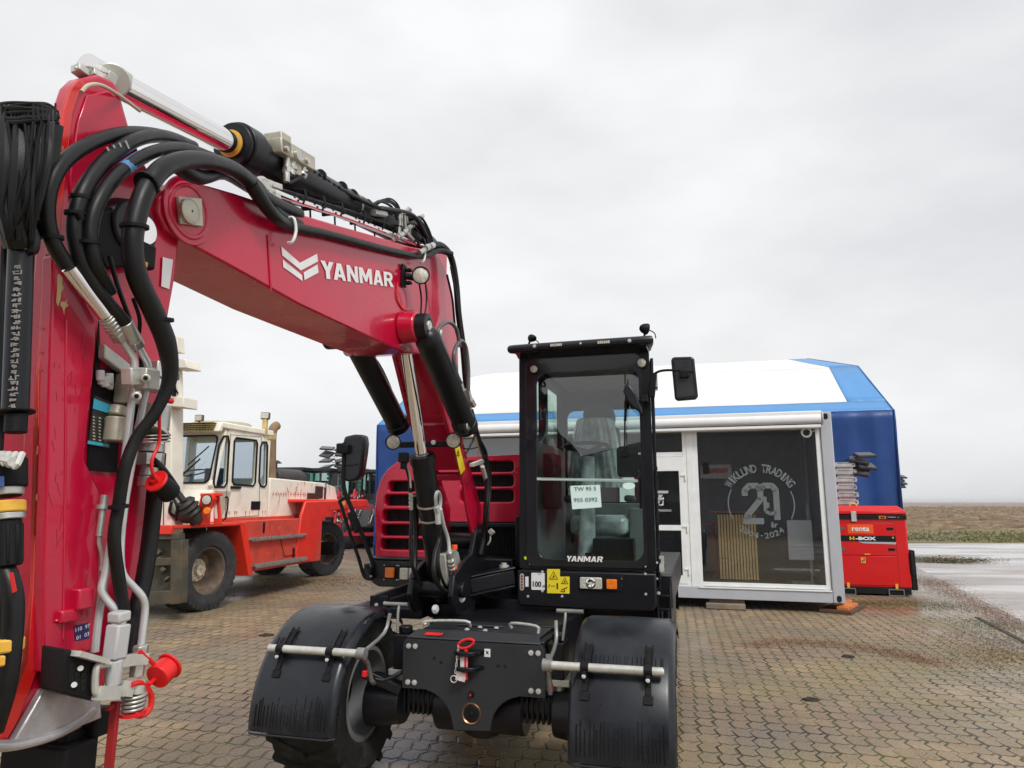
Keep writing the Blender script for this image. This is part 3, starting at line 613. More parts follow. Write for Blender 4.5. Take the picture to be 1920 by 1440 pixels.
# lettering and chevrons on the boom side
def onside(px, py, o=.002): return L(px, py, x=UX1+o)
a, b_ = onside(607, 500), onside(742, 537); xd = (b_ - a); ud = (onside(607, 470) - onside(607, 510))
ud = ud - xd.normalized()*ud.dot(xd.normalized())
o = (onside(607, 485) + onside(612, 525) + onside(742, 505) + onside(742, 542)) / 4
# plane-aligned lettering: baseline follows the boom
bl = (onside(742, 541) - onside(615, 525)); hgt = (onside(612, 487) - onside(612, 527)).length
blocktext('lettering', 'YANMAR', onside(676, 516), bl, V((1, 0, 0)).cross(bl), hgt*.80, bl.length*1.03, WHT, ub)
g = G()
for pts in ([(527, 462), (562, 493), (564, 507), (529, 479)], [(562, 493), (594, 476), (596, 490), (564, 507)], [(530, 487), (566, 516), (567, 525), (568, 531), (531, 498)][:2] + [(567, 527), (531, 501)], [(569, 511), (595, 496), (597, 511), (571, 525)]):
    g.prism([onside(*q) for q in pts], (.001, 0, 0))
g.out('chevron_emblem', WHT, ub)
# reflector label, work light, its bracket and cable
g = G(); c = L(757, 517, x=UX1+.01); g.box(c, (.012, .05, .12)); g.box(c + V((.02, .02, .035)), (.03, .03, .015)); g.box(c + V((.02, .02, -.035)), (.03, .03, .015)); g.cyl(c + V((0, .0, 0)), c + V((.05, .05, 0)), .018); g.out('lamp_bracket', BLKM, ub, bev=.003)
def round_lamp(c, d, r, parent, nm='work_light', dp=.05):
    c, d = V(c), V(d).normalized(); g = G(); g.lathe([(r*.5, -dp), (r*.85, -dp*.7), (r*1.08, -.008), (r*1.08, .004), (r*.96, .004), (r*.92, -.002)], c, d, 28); o = g.out(nm, BLKM, parent)
    g = G(); g.lathe([(r*.93, -.001), (r*.6, .003), (.0001, .005)], c, d, 24); g.out('lens', LENS, o); return o
# placed beside the bracket, facing the photographer
lampc = L(789, 516, x=-.12); round_lamp(lampc, (.35, -1, -.15), .044, ex)
G().tube([L(745, 530, x=UX1+.005), L(745, 560, x=UX1+.005), L(757, 580, x=UX1+.005), L(775, 582, x=UX1+.005)], .004, 6, 4).out('cable', CAPR, ub)
# big lug for the side cylinder (red hub + black ring)
for (xa, xb, px, s) in ((-.22, -.135, 797, 1),):
    c = L(797, 612, x=-.09); a = V((UX1, c[1], c[2]))
    G().cyl(a, V((-.125, c[1], c[2])), .085, .078, 30).out('pivot_hub', RED, ub, bev=.01)
    g = G(); g.lathe([(.03, .004), (.045, .01), (.066, .006), (.070, -.03), (.070, -.05), (.03, -.05)], V((-.075, c[1], c[2])), (1, 0, 0), 32); rg = g.out('cylinder_eye', BLK, ex)
    g = G(); g.cyl(V((-.08, c[1], c[2])), V((-.06, c[1], c[2])), .03, seg=8); g.out('pin_head', ZINC, rg, bev=.004)
    EYE = c
LEYE = V((-.64, EYE[1], EYE[2]-.03)); G().cyl((UX0, LEYE[1], LEYE[2]), (-.66, LEYE[1], LEYE[2]), .06, .06, 24).out('pivot_hub', BLK, ub, bev=.008)
# ---------------- hydraulic cylinders
def cylinder(p0, p1, rb, rr_, frac, parent=ex, nm='hydraulic_cylinder', m=BLK, eye=True):
    """barrel p0 -> p0+(p1-p0)*frac, rod from there to p1"""
    p0, p1 = V(p0), V(p1); q = p0 + (p1-p0)*frac; d = (p1-p0).normalized(); g = G()
    g.cyl(p0, q, rb, seg=32); g.cyl(q - d*.05, q + d*.004, rb*1.12, seg=32)
    if eye: g.ball(p0, rb*1.02)
    c = g.out(nm, m, parent, bev=.004)
    if frac < 1:
        G().cyl(q - d*.05, p1, rr_, seg=28).out('rod', CHR, c)
        G().cyl(q, q + d*.008, rr_*1.12, seg=28).out('wiper_seal', STEEL, c)
    return c
mc = cylinder(L(828, 1108, x=-.40), L(757, 620, x=-.40), .072, .036, .545)
g = G()
for py in (929, 962):
    f = (1108-py)/(1108-620); c = L(828, 1108, x=-.40).lerp(L(757, 620, x=-.40), f*1.0)
for f in (.30, .355):
    a = L(828, 1108, x=-.40); b_ = L(757, 620, x=-.40); c = a.lerp(b_, f); d = (b_-a).normalized(); g.cyl(c - d*.006, c + d*.006, .0755, seg=32)
g.out('band', ZINC, mc)
yy = L(762, 640, x=-.40); G().cyl((-.52, yy[1], yy[2]+.04), (-.25, yy[1], yy[2]+.04), .07, seg=24).out('pivot_housing', BLK, ub, bev=.01)
rc = cylinder(EYE + V((0, .05, -.06)), L(873, 800, x=-.12), .070, .03, 1.0, nm='side_cylinder')
lc = cylinder(L(665, 640, x=-.64), L(748, 800, x=-.62), .068, .03, 1.0, nm='side_cylinder')
g = G(); p = L(664, 662, x=-.64); g.cyl(p + V((-.01, -.05, 0)), p + V((.0, -.07, 0)), .03); g.out('end_cap', ZINC, lc)
g = G(); p = L(876, 798, x=-.08); g.cyl(p - V((.04, 0, 0)), p, .055, seg=28); g.out('rod_eye', BLK, rc, bev=.004)
g = G(); g.cyl(p, p + V((.012, 0, 0)), .035, seg=24); g.out('pin_head', CHR, rc, bev=.003)
# stick cylinder on top
sa, sbp = L(800, 462, x=-.37), L(163, 128, x=-.37)
frc = (L(436, 270, x=-.37) - sa).length / (sbp - sa).length
sc_ = cylinder(sa, sbp, .074, .042, frc, nm='stick_cylinder')
g = G(); q = sa.lerp(sbp, frc); d = (sbp-sa).normalized(); g.cyl(q - d*.10, q - d*.015, .092, seg=32); g.out('gland', BLK, sc_, bev=.006)
G().cyl(q + d*.010, q + d*.015, .051, seg=28).out('scraper_ring', YELP, sc_)
g = G(); c = sa.lerp(sbp, .40); g.cyl(c - d*.006, c + d*.006, .0765, seg=32); c = sa.lerp(sbp, .17); g.cyl(c - d*.006, c + d*.006, .0765, seg=32); g.out('band', ZINC, sc_)
G().bar(sa + V((0, .04, .02)), sa + V((0, .05, -.30)), .2, .16).out('cylinder_bracket', RED, lb, bev=.02)
# valve block riding on the stick cylinder
vb = L(545, 292, x=-.30); d = (sbp-sa).normalized(); R3 = Matrix((V((1, 0, 0)), d, V((1, 0, 0)).cross(d))).transposed()
g = G(); g.box(vb, (.08, .25, .06), R3); g.box(vb + d*.09 + V((0, 0, .012)), (.08, .07, .085), R3); g.box(vb + V((0, 0, -.05)), (.05, .10, .06), R3); o = g.out('valve_block', NICK, ex, bev=.005)
g = G()
for f, s in ((.02, .022), (.10, .010), (-.05, .012)): p = vb + d*f + V((.041, 0, 0)) + R3 @ V((0, 0, .01)); g.cyl(p, p + V((.012, 0, 0)), s, seg=16)
for f, h in ((.06, .10), (.02, .06), (-.06, .035)): p = vb + d*f + R3 @ V((0.02, 0, .03)); g.cyl(p, p + R3 @ V((0, .01, h)), .013, seg=12); g.cyl(p + R3 @ V((0, 0, h*.4)), p + R3 @ V((0, 0, h*.6)), .02, seg=6)
g.cyl(vb - d*.05 + R3 @ V((-.02, 0, .04)), vb - d*.11 + R3 @ V((-.02, 0, .045)), .028, seg=20); g.out('fitting', STEEL, o)
G().tube([vb + d*.06 + R3 @ V((.02, 0, .13)), vb + d*.02 + R3 @ V((.02, 0, .11)), vb - d*.06 + R3 @ V((.02, 0, .06)), vb - d*.12], .008, 8, 4).out('hose', HOSE, o)
def cut(o, g):
    """subtract the solids in g from object o, for good"""
    bmesh.ops.recalc_face_normals(g.b, faces=g.b.faces[:]); me = bpy.data.meshes.new('cut'); g.b.to_mesh(me); g.b.free()
    k = bpy.data.objects.new('cut', me); COL.objects.link(k)
    keep = [m for m in o.modifiers]; bev = keep[0].width if keep else 0
    for m in keep: o.modifiers.remove(m)
    par = o.parent; o.parent = None
    md = o.modifiers.new('b', 'BOOLEAN'); md.object = k; md.solver = 'EXACT'; md.operation = 'DIFFERENCE'
    bpy.context.view_layer.update()
    dg = bpy.context.evaluated_depsgraph_get(); nm = bpy.data.meshes.new_from_object(o.evaluated_get(dg), depsgraph=dg)
    o.modifiers.clear(); o.data = nm; o.parent = par; bpy.data.objects.remove(k)
    b = bmesh.new(); b.from_mesh(nm)
    for f in b.faces: f.smooth = True
    for e in b.edges: e.smooth = not (len(e.link_faces) == 2 and e.calc_face_angle(0) > math.radians(35))
    b.to_mesh(nm); b.free()
    if bev: m = o.modifiers.new('bevel', 'BEVEL'); m.width = bev; m.segments = 2; m.limit_method = 'ANGLE'; m.angle_limit = math.radians(38)
# ---------------- engine hood
hp = [(-1.215, 1.115), (-1.235, 1.50), (-1.225, 1.62), (-1.19, 1.73), (-1.13, 1.81), (-1.05, 1.865), (-.95, 1.885), (-.05, 1.905), (-.05, 1.40), (-.62, 1.40), (-.66, 1.115)]
g = G(); g.prism([(x, 1.15, z) for x, z in hp], (0, 1.75, 0)); hd = g.out('hood', RED, ex, bev=.035, seg=4) if False else g.out('hood', RED, ex)
g = G(); R_ = lambda x0, x1, z0, z1, r=.025: g.prism(rr(x0, x1, z0, z1, r, 4, f=lambda x, z: (x, 1.12, z)), (0, .16, 0))
for z0, z1, x0 in ((1.63, 1.71, -1.12), (1.52, 1.605, -1.15), (1.40, 1.49, -1.165), (1.29, 1.375, -1.17), (1.185, 1.265, -1.172)): R_(x0, -.70, z0, z1)
for z0, z1 in ((1.775, 1.855), (1.665, 1.75), (1.55, 1.64)): R_(-.52, -.10, z0, z1)
cut(hd, g); md = hd.modifiers.new('bevel', 'BEVEL'); md.width = .012; md.segments = 3; md.limit_method = 'ANGLE'; md.angle_limit = math.radians(40)
g = G(); g.bb(-1.19, -.68, 1.255, 1.275, 1.15, 1.74); g.bb(-.54, -.08, 1.255, 1.275, 1.52, 1.87); gm = g.out('grille_mesh', BLKM, hd)
g = G()
for k in range(40): x = -1.18 + k*.0125; g.bb(x, x+.003, 1.245, 1.255, 1.16, 1.73)
for k in range(35): x = -.53 + k*.0125; g.bb(x, x+.003, 1.245, 1.255, 1.53, 1.86)
g.out('mesh_bars', mat('mesh_bar', (.03, .03, .032), .5), gm)
g = G(); g.bb(-.60, -.06, 1.20, 1.9, 1.12, 1.395)
for k in range(22): x = -.60 + k*.024; g.bb(x, x+.008, 1.185, 1.20, 1.15, 1.38)
g.out('radiator_screen', BLKM, ex)
g = G(); g.bb(-.62, -.05, 1.13, 1.18, 1.36, 1.395); g.bb(-.05, .03, 1.0, 1.2, 1.1, 1.45); g.out('hood_support', BLK, ex, bev=.008)
g = G(); a, b_ = L(845, 1011, y=.98), L(878, 1011, y=.98); g.bar(a, b_, .03, .045); g.cyl(b_ + V((-.01, 0, 0)), b_ + V((.03, 0, 0)), .018); g.out('bracket', ZINC, ex, bev=.004)
# bumper with lamps, front right corner of the machine
g = G(); P = [(-1.21, .97), (-1.19, .94), (-1.14, .915), (-.74, .915), (-.70, .95), (-.70, 1.11), (-1.215, 1.115)]
g.prism([(x, 1.06, z) for x, z in P], (0, .30, 0)); g.prism([(-1.225, 1.05, 1.112), (-.66, 1.05, 1.112), (-.66, 1.05, 1.135), (-1.225, 1.05, 1.135)], (0, .4, 0)); g.box((-1.21, 1.06, 1.03), (.07, .10, .12)); bm = g.out('bumper', PLA, ex, bev=.015)
def lampset(x, z, y, par, wide=.15):
    g = G(); g.prism(rr(x-.055, x+.055+wide+.03, z-.05, z+.05, .015, 3, f=lambda a, b: (a, y, b)), (0, -.006, 0)); o = g.out('lamp_panel', BLKM, par, bev=.002)
    return o
def lamp(name, x0, x1, z0, z1, y, m, par):
    g = G(); g.prism(rr(x0, x1, z0, z1, .008, 3, f=lambda a, b: (a, y, b)), (0, -.022, 0)); o = g.out(name, m, par, bev=.005); return o
lampset(-1.03, 1.025, 1.06, bm)
lamp('indicator', -1.075, -1.00, .985, 1.06, 1.052, ORA, bm)
for x0, x1 in ((-.955, -.885), (-.880, -.80)): lamp('headlight', x0, x1, .975, 1.06, 1.052, LENS, bm)
g = G()
for z in (.995, 1.075): bolt(g, (-1.175, 1.008, z), (0, -1, 0), .008)
for x in (-1.09, -.985, -.97): bolt(g, (x, 1.053, 1.075), (0, -1, 0), .004); bolt(g, (x, 1.053, .97), (0, -1, 0), .004)
g.out('bolt_set', BLT, bm)
# left mirror on its bent arm
Lm = lambda px, py: L(px, py, y=.95)
G().tube([Lm(697, 1086), Lm(683, 1080), Lm(672, 1045), Lm(656, 1000), Lm(640, 948), Lm(637, 940), Lm(645, 935), Lm(655, 932)], .0135, 10, 4).out('mirror_arm', BLKM, ex)
am = G().tube([Lm(700, 1065), Lm(697, 1050), Lm(680, 1005), Lm(660, 955), Lm(646, 920), Lm(644, 890), Lm(646, 830)], .017, 10, 4).out('mirror_arm', BLKM, ex)
g = G(); g.bar(Lm(672, 998), Lm(657, 960), .05, .05); g.out('arm_clamp', BLKM, am, bev=.01)
g = G(); P = [Lm(*q) for q in ((645, 818), (664, 814), (682, 815), (684, 830), (682, 850), (676, 890), (668, 900), (656, 904), (646, 902), (641, 895), (641, 860), (642, 830))]; g.prism(P, (0.0, .09, 0)); mb = g.out('mirror_housing', PLA, ex, bev=.02, seg=3)
g = G(); a, b_ = Lm(644, 872), Lm(672, 870); g.tube([a + V((0, -.005, 0)), (a+b_)/2 + V((0, -.006, -.005)), b_ + V((0, -.003, 0))], .004, 6, 3); g.out('trim_line', BLK, mb)
g = G(); g.cyl(Lm(641, 850) + V((0, -.03, 0)), Lm(641, 832) + V((0, -.03, 0)), .028); g.box(Lm(650, 842) + V((0, -.02, 0)), (.06, .05, .07)); g.out('mirror_clamp', BLKM, mb, bev=.008)
# ---------------- cab
CX0, CX1, CY0, CY1, CZ0, CZ1 = .035, .955, .80, 2.25, .87, 2.60
cb = bpy.data.objects.new('cab', None)
g = G(); fo = lambda x, z: (x, CY0, z)
g.ring(rr(CX0, CX1, 1.10, CZ1, .02, 6, fo), rr(.150, .893, 1.155, 2.462, .085, 6, fo), (0, .07, 0))
g.bb(CX0, CX0+.09, CY0+.07, CY1, 2.50, CZ1); g.bb(CX1-.09, CX1, CY0+.07, CY1, 2.50, CZ1)
g.bb(CX0, CX0+.06, CY0+.07, CY1, .90, 2.0)
g.bb(CX1-.05, CX1, CY0+.07, CY1, .90, 1.02)
for x in (CX0, CX1-.06):
    g.bb(x, x+.06, CY1-.09, CY1, .95, CZ1); 
g.bb(CX0, CX0+.06, 1.42, 1.50, 1.5, 2.52)
g.ring(rr(CX0+.05, CX1-.05, 1.0, 2.58, .01, 6, lambda x, z: (x, CY1-.05, z)), rr(.12, .90, 1.55, 2.36, .07, 6, lambda x, z: (x, CY1-.05, z)), (0, .04, 0))
cab = g.out('cab', BLK, ex, bev=.009)
g = G(); g.ring(rr(CX0+.05, CX1-.05, 1.12, 2.56, .06, 6, lambda x, z: (x, CY0-.012, z)), rr(.163, .880, 1.168, 2.45, .075, 6, lambda x, z: (x, CY0-.012, z)), (0, .011, 0)); g.out('window_seal', mat('gloss_black', (.010, .011, .014), .16, coat=.3, var=.1), cab, bev=.003)
g = G(); g.prism(rr(.155, .888, 1.16, 1.70, .08, 6, lambda x, z: (x, CY0+.01, z)), (0, .006, 0)); ws = g.out('windscreen', G_CAB, cab)
g = G(); g.prism(rr(.155, .888, 1.705, 2.458, .06, 6, lambda x, z: (x, CY0+.012 + (z-1.705)*.07, z)), (0, .006, 0)); g.out('windscreen', glass('cab_glass_upper', (.80, .87, .86), 1.0, ior=1.95), cab)
g = G(); g.prism(rr(.115, .905, 1.545, 2.365, .07, 6, lambda x, z: (x, CY1-.03, z)), (0, .004, 0)); g.out('rear_window', glass('clear_glass', (.85, .92, .9), .7), cab)
g = G(); g.bb(CX0+.02, CX0+.024, .9, 1.41, 2.01, 2.5); g.bb(CX0+.02, CX0+.024, 1.51, 2.15, 2.01, 2.5); g.out('side_window', glass('clear_glass', (.85, .92, .9), .7), cab)
g = G(); g.bb(CX0+.1, CX1-.1, CY0+.08, CY1-.06, 2.53, 2.55); g.bb(.098, .11, CY0+.08, CY1-.1, .93, 1.99); g.bb(.06, .93, CY0+.1, CY1-.06, .9, .93); g.bb(.06, .25, 1.35, 2.1, .93, 1.55); g.bb(.76, .92, 1.5, 2.1, .93, 1.5); g.bb(.10, .9, 2.1, 2.19, .95, 1.54); g.out('interior_trim', mat('trim_grey', (.16, .165, .165), .8, var=.2), cab, bev=.02)
# door on the machine's left side
g = G(); fs = lambda y, z: (CX1+.004, y, z)
g.ring(rr(CY0+.02, CY1-.1, .95, 2.53, .03, 6, fs), rr(CY0+.10, CY1-.2, 1.02, 2.46, .08, 6, fs), (.022, 0, 0)); dr = g.out('door', BLK, cab, bev=.006)
g = G(); g.prism(rr(CY0+.09, CY1-.19, 1.01, 2.47, .08, 6, lambda y, z: (CX1+.010, y, z)), (.004, 0, 0)); g.out('pane', G_CAB, dr)
g = G(); g.tube([(CX1+.026, .86, 1.56), (CX1+.06, .86, 1.57), (CX1+.06, .93, 1.57), (CX1+.06, .93, 1.53), (CX1+.03, .87, 1.53)], .006, 8, 2); g.bb(CX1+.02, CX1+.05, .81, .84, 2.30, 2.42); g.bb(CX1+.02, CX1+.05, .81, .84, 1.1, 1.2); g.out('handle', ZINC, dr)
g = G()
for k in range(9): z = 1.05 + k*.09; g.box((CX1+.020, .805, z + (.03 if k % 2 else 0)), (.02, .015, .025))
g.out('latch', BLK, dr)
# roof, visor bar with strip lights
g = G(); g.prism([(CX0, CY0-.03, 2.585), (CX1, CY0-.03, 2.585), (CX1, CY0-.03, 2.63), (CX0, CY0-.03, 2.63)], (0, 1.5, 0)); rf = g.out('roof', BLK, cab, bev=.015)
g = G(); g.prism([(CX0-.0, CY0-.02, 2.56), (CX1+.0, CY0-.02, 2.56), (CX1-.01, CY0-.11, 2.585), (CX0+.0, CY0-.11, 2.585)], (0, 0, .010)); g.out('visor_plate', mat('gloss_black', (.010, .011, .014), .16), rf)
bar = G().tube([(CX0+.03, CY0+.25, 2.64), (CX0-.0, CY0+.1, 2.63), (CX0-.0, CY0-.08, 2.615), (CX0+.05, CY0-.13, 2.610), (CX1-.06, CY0-.13, 2.618), (CX1-.0, CY0-.08, 2.625), (CX1+.0, CY0+.1, 2.64), (CX1-.0, CY0+.25, 2.65)], .030, 14, 5).out('guard_bar', PLA, rf)
for px in (1043, 1132):
    a = V((L(px, 646, y=CY0-.165)[0], 0, 2.613)); g = G(); g.prism(rr(a[0]-.048, a[0]+.048, a[2]-.014, a[2]+.014, .013, 4, lambda x, z: (x, CY0-.156, z)), (0, -.012, 0)); sl = g.out('strip_light', BLK, bar, bev=.002)
    g = G()
    for k in range(6): g.box((a[0]-.035+k*.014, CY0-.170, a[2]), (.011, .006, .018))
    g.out('lens', LENS, sl)
g = G()
for px in (1001, 1088, 1180): bolt(g, V((L(px, 647, y=CY0-.18)[0], CY0-.158, 2.615)), (0, -1, 0), .010, .01)
g.out('bolt_set', BLT, bar)
for px, py, r in ((1001, 692, .028), (1203, 680, .032)): round_lamp(L(px, py, y=CY0-.03), (.15, -1, -.1), r, cab, dp=.03)
for px, py, r, d in ((996, 634, .026, (-.6, .5, .2)), (1213, 617, .036, (.7, .4, -.1))):
    p = L(px, py, y=CY0+.05); lp = round_lamp(p, d, r, rf, dp=.05); g = G(); g.tube([p + V((-.01, 0, -.02)), p + V((-.02, 0, -.06)), p + V((0, .02, -.08))], .008, 8, 3); g.tube([p, p + V((.05, .0, -.03)), p + V((.06, 0, -.07))], .004, 6, 3); g.out('lamp_arm', BLKM, lp)
# the cab narrows slightly towards its back
def taper(o):
    if o.type == 'MESH' and not o.get('tapered'):
        for v in o.data.vertices:
            if v.co.x > .5 and v.co.y > .84: v.co.x -= .15*(v.co.y-.84)/1.41*(v.co.x-.5)/.455
    for ch in o.children: taper(ch)
taper(cab)
# right-hand mirrors
P = [L(1224, 742, y=.76), L(1222, 712, y=.74), L(1232, 698, y=.72), L(1256, 694, y=.72), L(1300, 697, y=.72)]
ma = G().tube(P, .0085, 10, 5).out('mirror_arm', BLKM, ex)
mh = G(); mh.prism([L(*q, y=.72) for q in ((1258, 674), (1262, 669), (1297, 668), (1302, 673), (1309, 742), (1305, 748), (1270, 751), (1265, 747))], (0, .05, 0)); mh = mh.out('mirror_housing', PLA, ex, bev=.012, seg=3)
g = G(); P = [L(*q, y=.7175) for q in ((1264, 675), (1296, 674), (1303, 741), (1270, 745))]; g.quad(*P); g.out('mirror_back', mat('mirror_dark', (.03, .03, .033), .3, var=.3), mh)
g = G(); g.box(L(1283, 701, y=.705), (.06, .02, .05)); g.bar(L(1222, 745, y=.74), L(1226, 700, y=.74), .045, .04); g.cyl(L(1222, 727, y=.72), L(1234, 727, y=.72), .006); g.out('mirror_clamp', BLKM, ma, bev=.006)
g = G(); P = [L(*q, y=.70) for q in ((1172, 719), (1182, 722), (1193, 738), (1203, 765), (1204, 776), (1190, 766), (1176, 752), (1168, 735))]; g.prism(P, (.0, .05, 0)); g.out('round_mirror', PLA, ex, bev=.012, seg=3)
g = G(); g.tube([L(1200, 748, y=.73), L(1212, 745, y=.74), L(1224, 735, y=.78)], .018, 8, 3); g.box(L(1208, 748, y=.73), (.05, .05, .045)); g.tube([L(1172, 700, y=.77), L(1172, 720, y=.77)], .005, 6, 1); g.out('mirror_clamp', BLKM, ex, bev=.004)
# wiper, inner rail, notice sheet, badge
g = G(); a, b_, c = L(1172, 752, y=.785), L(1171, 850, y=.785), L(1171, 848, y=.785); g.tube([a, b_], .006, 6, 1); g.tube([L(1176, 720, y=.785), L(1172, 790, y=.785)], .010, 6, 1); g.box(L(1170, 850, y=.79), (.04, .02, .04)); g.out('wiper', BLKM, cab)
g = G(); g.prism(rr(L(1156, 850, y=.83)[0], L(1196, 850, y=.83)[0], 1.715, 1.925, .03, 4, lambda x, z: (x, .83, z)), (0, .03, 0)); g.out('wiper_motor', BLKM, cab, bev=.006)
g = G(); a, b_ = L(1003, 898, y=.835), L(1196, 902, y=.835); g.bar(a, b_, .022, .02); g.out('window_rail', mat('rail_white', (.85, .85, .83), .4), cab, bev=.003)
# paper notice behind the glass
c = [L(*q, y=.795) for q in ((1069, 911), (1125, 909), (1128, 951), (1073, 955))]
g = G(); g.quad(*c); ns = g.out('notice_sheet', PAP, ws, fix=True)
xd = (c[1]-c[0]).normalized(); ud = V((0, -1, 0)).cross(xd) * -1
ud = xd.cross(V((0, -1, 0))) * -1
ud = V((0, 0, 1)) - xd*xd[2]
INK = mat('ink', (.02, .025, .03), .6)
text('lettering', 'TW 95 S', L(1097, 916.5, y=.793), xd, ud, .026, INK, ns, wd=.150, bold=.0, depth=.0015)
text('lettering', '955 0392', L(1098, 937, y=.793), xd, ud, .026, INK, ns, wd=.160, bold=.0, depth=.0015)
g = G(); p = L(1179, 911, y=.797); g.prism([(p[0] + .042*math.cos(a), .797, p[2] + .022*math.sin(a)) for a in [2*math.pi*i/20 for i in range(20)]], (0, .001, 0)); g.out('oval_label', PAP, ws)
blocktext('lettering', 'YANMAR', L(1095, 1048, y=.782), (1, 0, 0), (0, 0, 1), .036, .245, WHT, cab, depth=.001, shear=.2)
g = G(); p = L(986, 1046, y=.797); g.cyl(p, p - V((0, .008, 0)), .011); g.out('yellow_plug', mat('lime', (.65, .75, .02), .4), cab)
g = G()
for q in ((994, 1057), (1208, 1053), (1210, 1062), (1232, 1055), (1232, 1085)): bolt(g, L(*q, y=.797), (0, -1, 0), .006, .006)
g.out('bolt_set', BLT, cab)
# seat, steering column, levers seen through the windscreen
PLW = mat('seat_film', (.42, .44, .44), .18, var=.5, vs=9, bump=.8, bs=22, coat=.5); SEAT = mat('seat_fabric', (.05, .052, .055), .85, var=.2)
g = G(); P = [L(*q, y=1.75) for q in ((1094, 795), (1092, 775), (1098, 760), (1112, 755), (1134, 755), (1146, 761), (1152, 778), (1151, 797))]; g.prism(P, (0, .12, 0)); seat = g.out('seat', SEAT, cab, bev=.03, seg=3)
g = G(); R = random.Random(3); bc_ = L(1117, 845, y=1.72); rows = []; nu, nv = 64, 30
for j in range(nv+1):
    v = j/nv; hw_ = .235 - .09*v**3 - .02*math.sin(v*3.1); row = []
    for i in range(nu+1):
        t = math.pi*(i/nu - .5); fold = (math.sin(i*1.15 + v*3)*.5 + math.sin(i*.43 + v*5 + 1)*.9 + math.sin(i*2.3 - v*4)*.3) * .012 * (1.1 - .5*v)
        row.append(g.b.verts.new((bc_[0] + hw_*math.sin(t)*(1 + fold*2), 1.74 - (.13 + fold)*math.cos(t)**.7 if abs(math.cos(t)) > 1e-6 else 1.74, bc_[2] - .30 + .56*v)))
    rows.append(row)
for j in range(nv):
    for i in range(nu): g._f((rows[j][i], rows[j][i+1], rows[j+1][i+1], rows[j+1][i]))
g._f(rows[-1]); bkr = g.out('backrest', PLW, seat, ang=70, fix=False)
g = G(); g.prism([L(*q, y=1.70) for q in ((1075, 800), (1160, 800), (1166, 880), (1070, 880))], (0, .1, 0)); g.out('seat_back', SEAT, seat, bev=.03, seg=3)
g = G(); g.bb(.24, .30, 1.35, 1.75, 1.55, 1.60); g.bb(.70, .76, 1.35, 1.75, 1.55, 1.60); g.out('armrest', SEAT, seat, bev=.02)
g = G(); g.bb(.28, .72, 1.35, 1.85, 1.30, 1.45); g.out('cushion', PLW, seat, bev=.05, seg=3)
sw = L(1102, 838, y=1.25); g = G(); tl = Matrix.Rotation(math.radians(-6), 3, 'X')
rim = [sw + tl @ V((.165*math.cos(a), .165*math.sin(a), 0)) for a in [2*math.pi*i/24 for i in range(25)]]; g.tube(rim, .014, 10, 1); 
for a in (-30, 210, 90): a = math.radians(a); g.bar(sw + V((0, 0, -.03)), sw + tl @ V((.155*math.cos(a), .155*math.sin(a), 0)), .03, .012)
g.cyl(sw + V((0, 0, -.10)), sw + V((0, 0, -.02)), .04, .05); g.ball(sw + tl @ V((-.14, .03, .06)), .028); g.cyl(sw + tl @ V((-.14, .03, 0)), sw + tl @ V((-.14, .03, .06)), .008); g.out('steering_wheel', BLKM, cab)
g = G(); g.cyl((sw[0], 1.08, .95), sw - V((0, 0, .08)), .07, .05, 20); g.out('steering_column', PLW, cab)
g = G(); g.bb(.52, .80, .95, 1.10, .93, 1.30)
for k in range(7): g.bb(.53+k*.035, .545+k*.035, .93, 1.0, .94, .96)
g.bb(.46, .50, .98, 1.02, .93, 1.2); g.bb(.24, .28, .98, 1.02, .93, 1.15); g.out('pedals', BLKM, cab, bev=.006)
g = G(); g.tube([(.20, 1.4, 1.5), (.19, 1.38, 1.72)], .012, 8, 1); g.ball((.19, 1.38, 1.75), .03, (1, 1, 1.5)); g.tube([(.82, 1.4, 1.5), (.83, 1.36, 1.78)], .012, 8, 1); g.ball((.83, 1.36, 1.84), .034, (1, 1, 1.9)); g.bb(.16, .24, 1.0, 1.3, 1.5, 1.9); g.out('joystick', BLKM, cab, bev=.01)
# ---------------- panel under the cab
g = G(); P = [(.035, .90), (.055, .865), (.60, .855), (.93, .862), (.955, .89), (.955, 1.095), (.035, 1.095)]
g.prism([(x, .735, z) for x, z in P], (0, .16, 0)); pn = g.out('front_panel', BLK, ex, bev=.010)
Lp = lambda px, py, d=.735: L(px, py, y=d)
def plate(pts, m, nm, par, y=.733, t=.0015): return G().prism([L(*q, y=y) for q in pts], (0, -t, 0)).out(nm, m, par)
p = Lp(1009, 1090); g = G(); g.prism(rr(p[0]-.046, p[0]+.046, p[2]-.055, p[2]+.055, .006, 3, lambda x, z: (x, .733, z)), (0, -.0015, 0)); s1 = g.out('noise_sticker', WHT, pn)
text('lettering', '100', L(1007, 1095, y=.731), (1, 0, 0), (0, 0, 1), .036, INK, s1, wd=.058, bold=.03)
text('lettering', 'dB', L(1020, 1099, y=.731), (1, 0, 0), (0, 0, 1), .016, INK, s1)
text('lettering', 'Lwa', L(1012, 1076, y=.731), (1, 0, 0), (0, 0, 1), .010, INK, s1)
s2 = plate([(1026, 1067), (1050, 1067), (1050, 1081), (1068, 1081), (1068, 1113), (1026, 1112)], YEL, 'warning_sticker', pn)
g = G()
def tri(cx, cy, s, y=.7305):
    c = L(cx, cy, y=y); P = [c + V((-s, 0, -s*.8)), c + V((s, 0, -s*.8)), c + V((0, 0, s*.95))]; g.tube(P + [P[0]], .0022, 5, 1); g.bar(c + V((-.3*s, 0, -.45*s)), c + V((.3*s, 0, -.2*s)), .002, .004); g.bar(c + V((0, 0, -.5*s)), c + V((0, 0, .2*s)), .004, .002)
tri(1038, 1079, .028); tri(1059, 1089, .022)
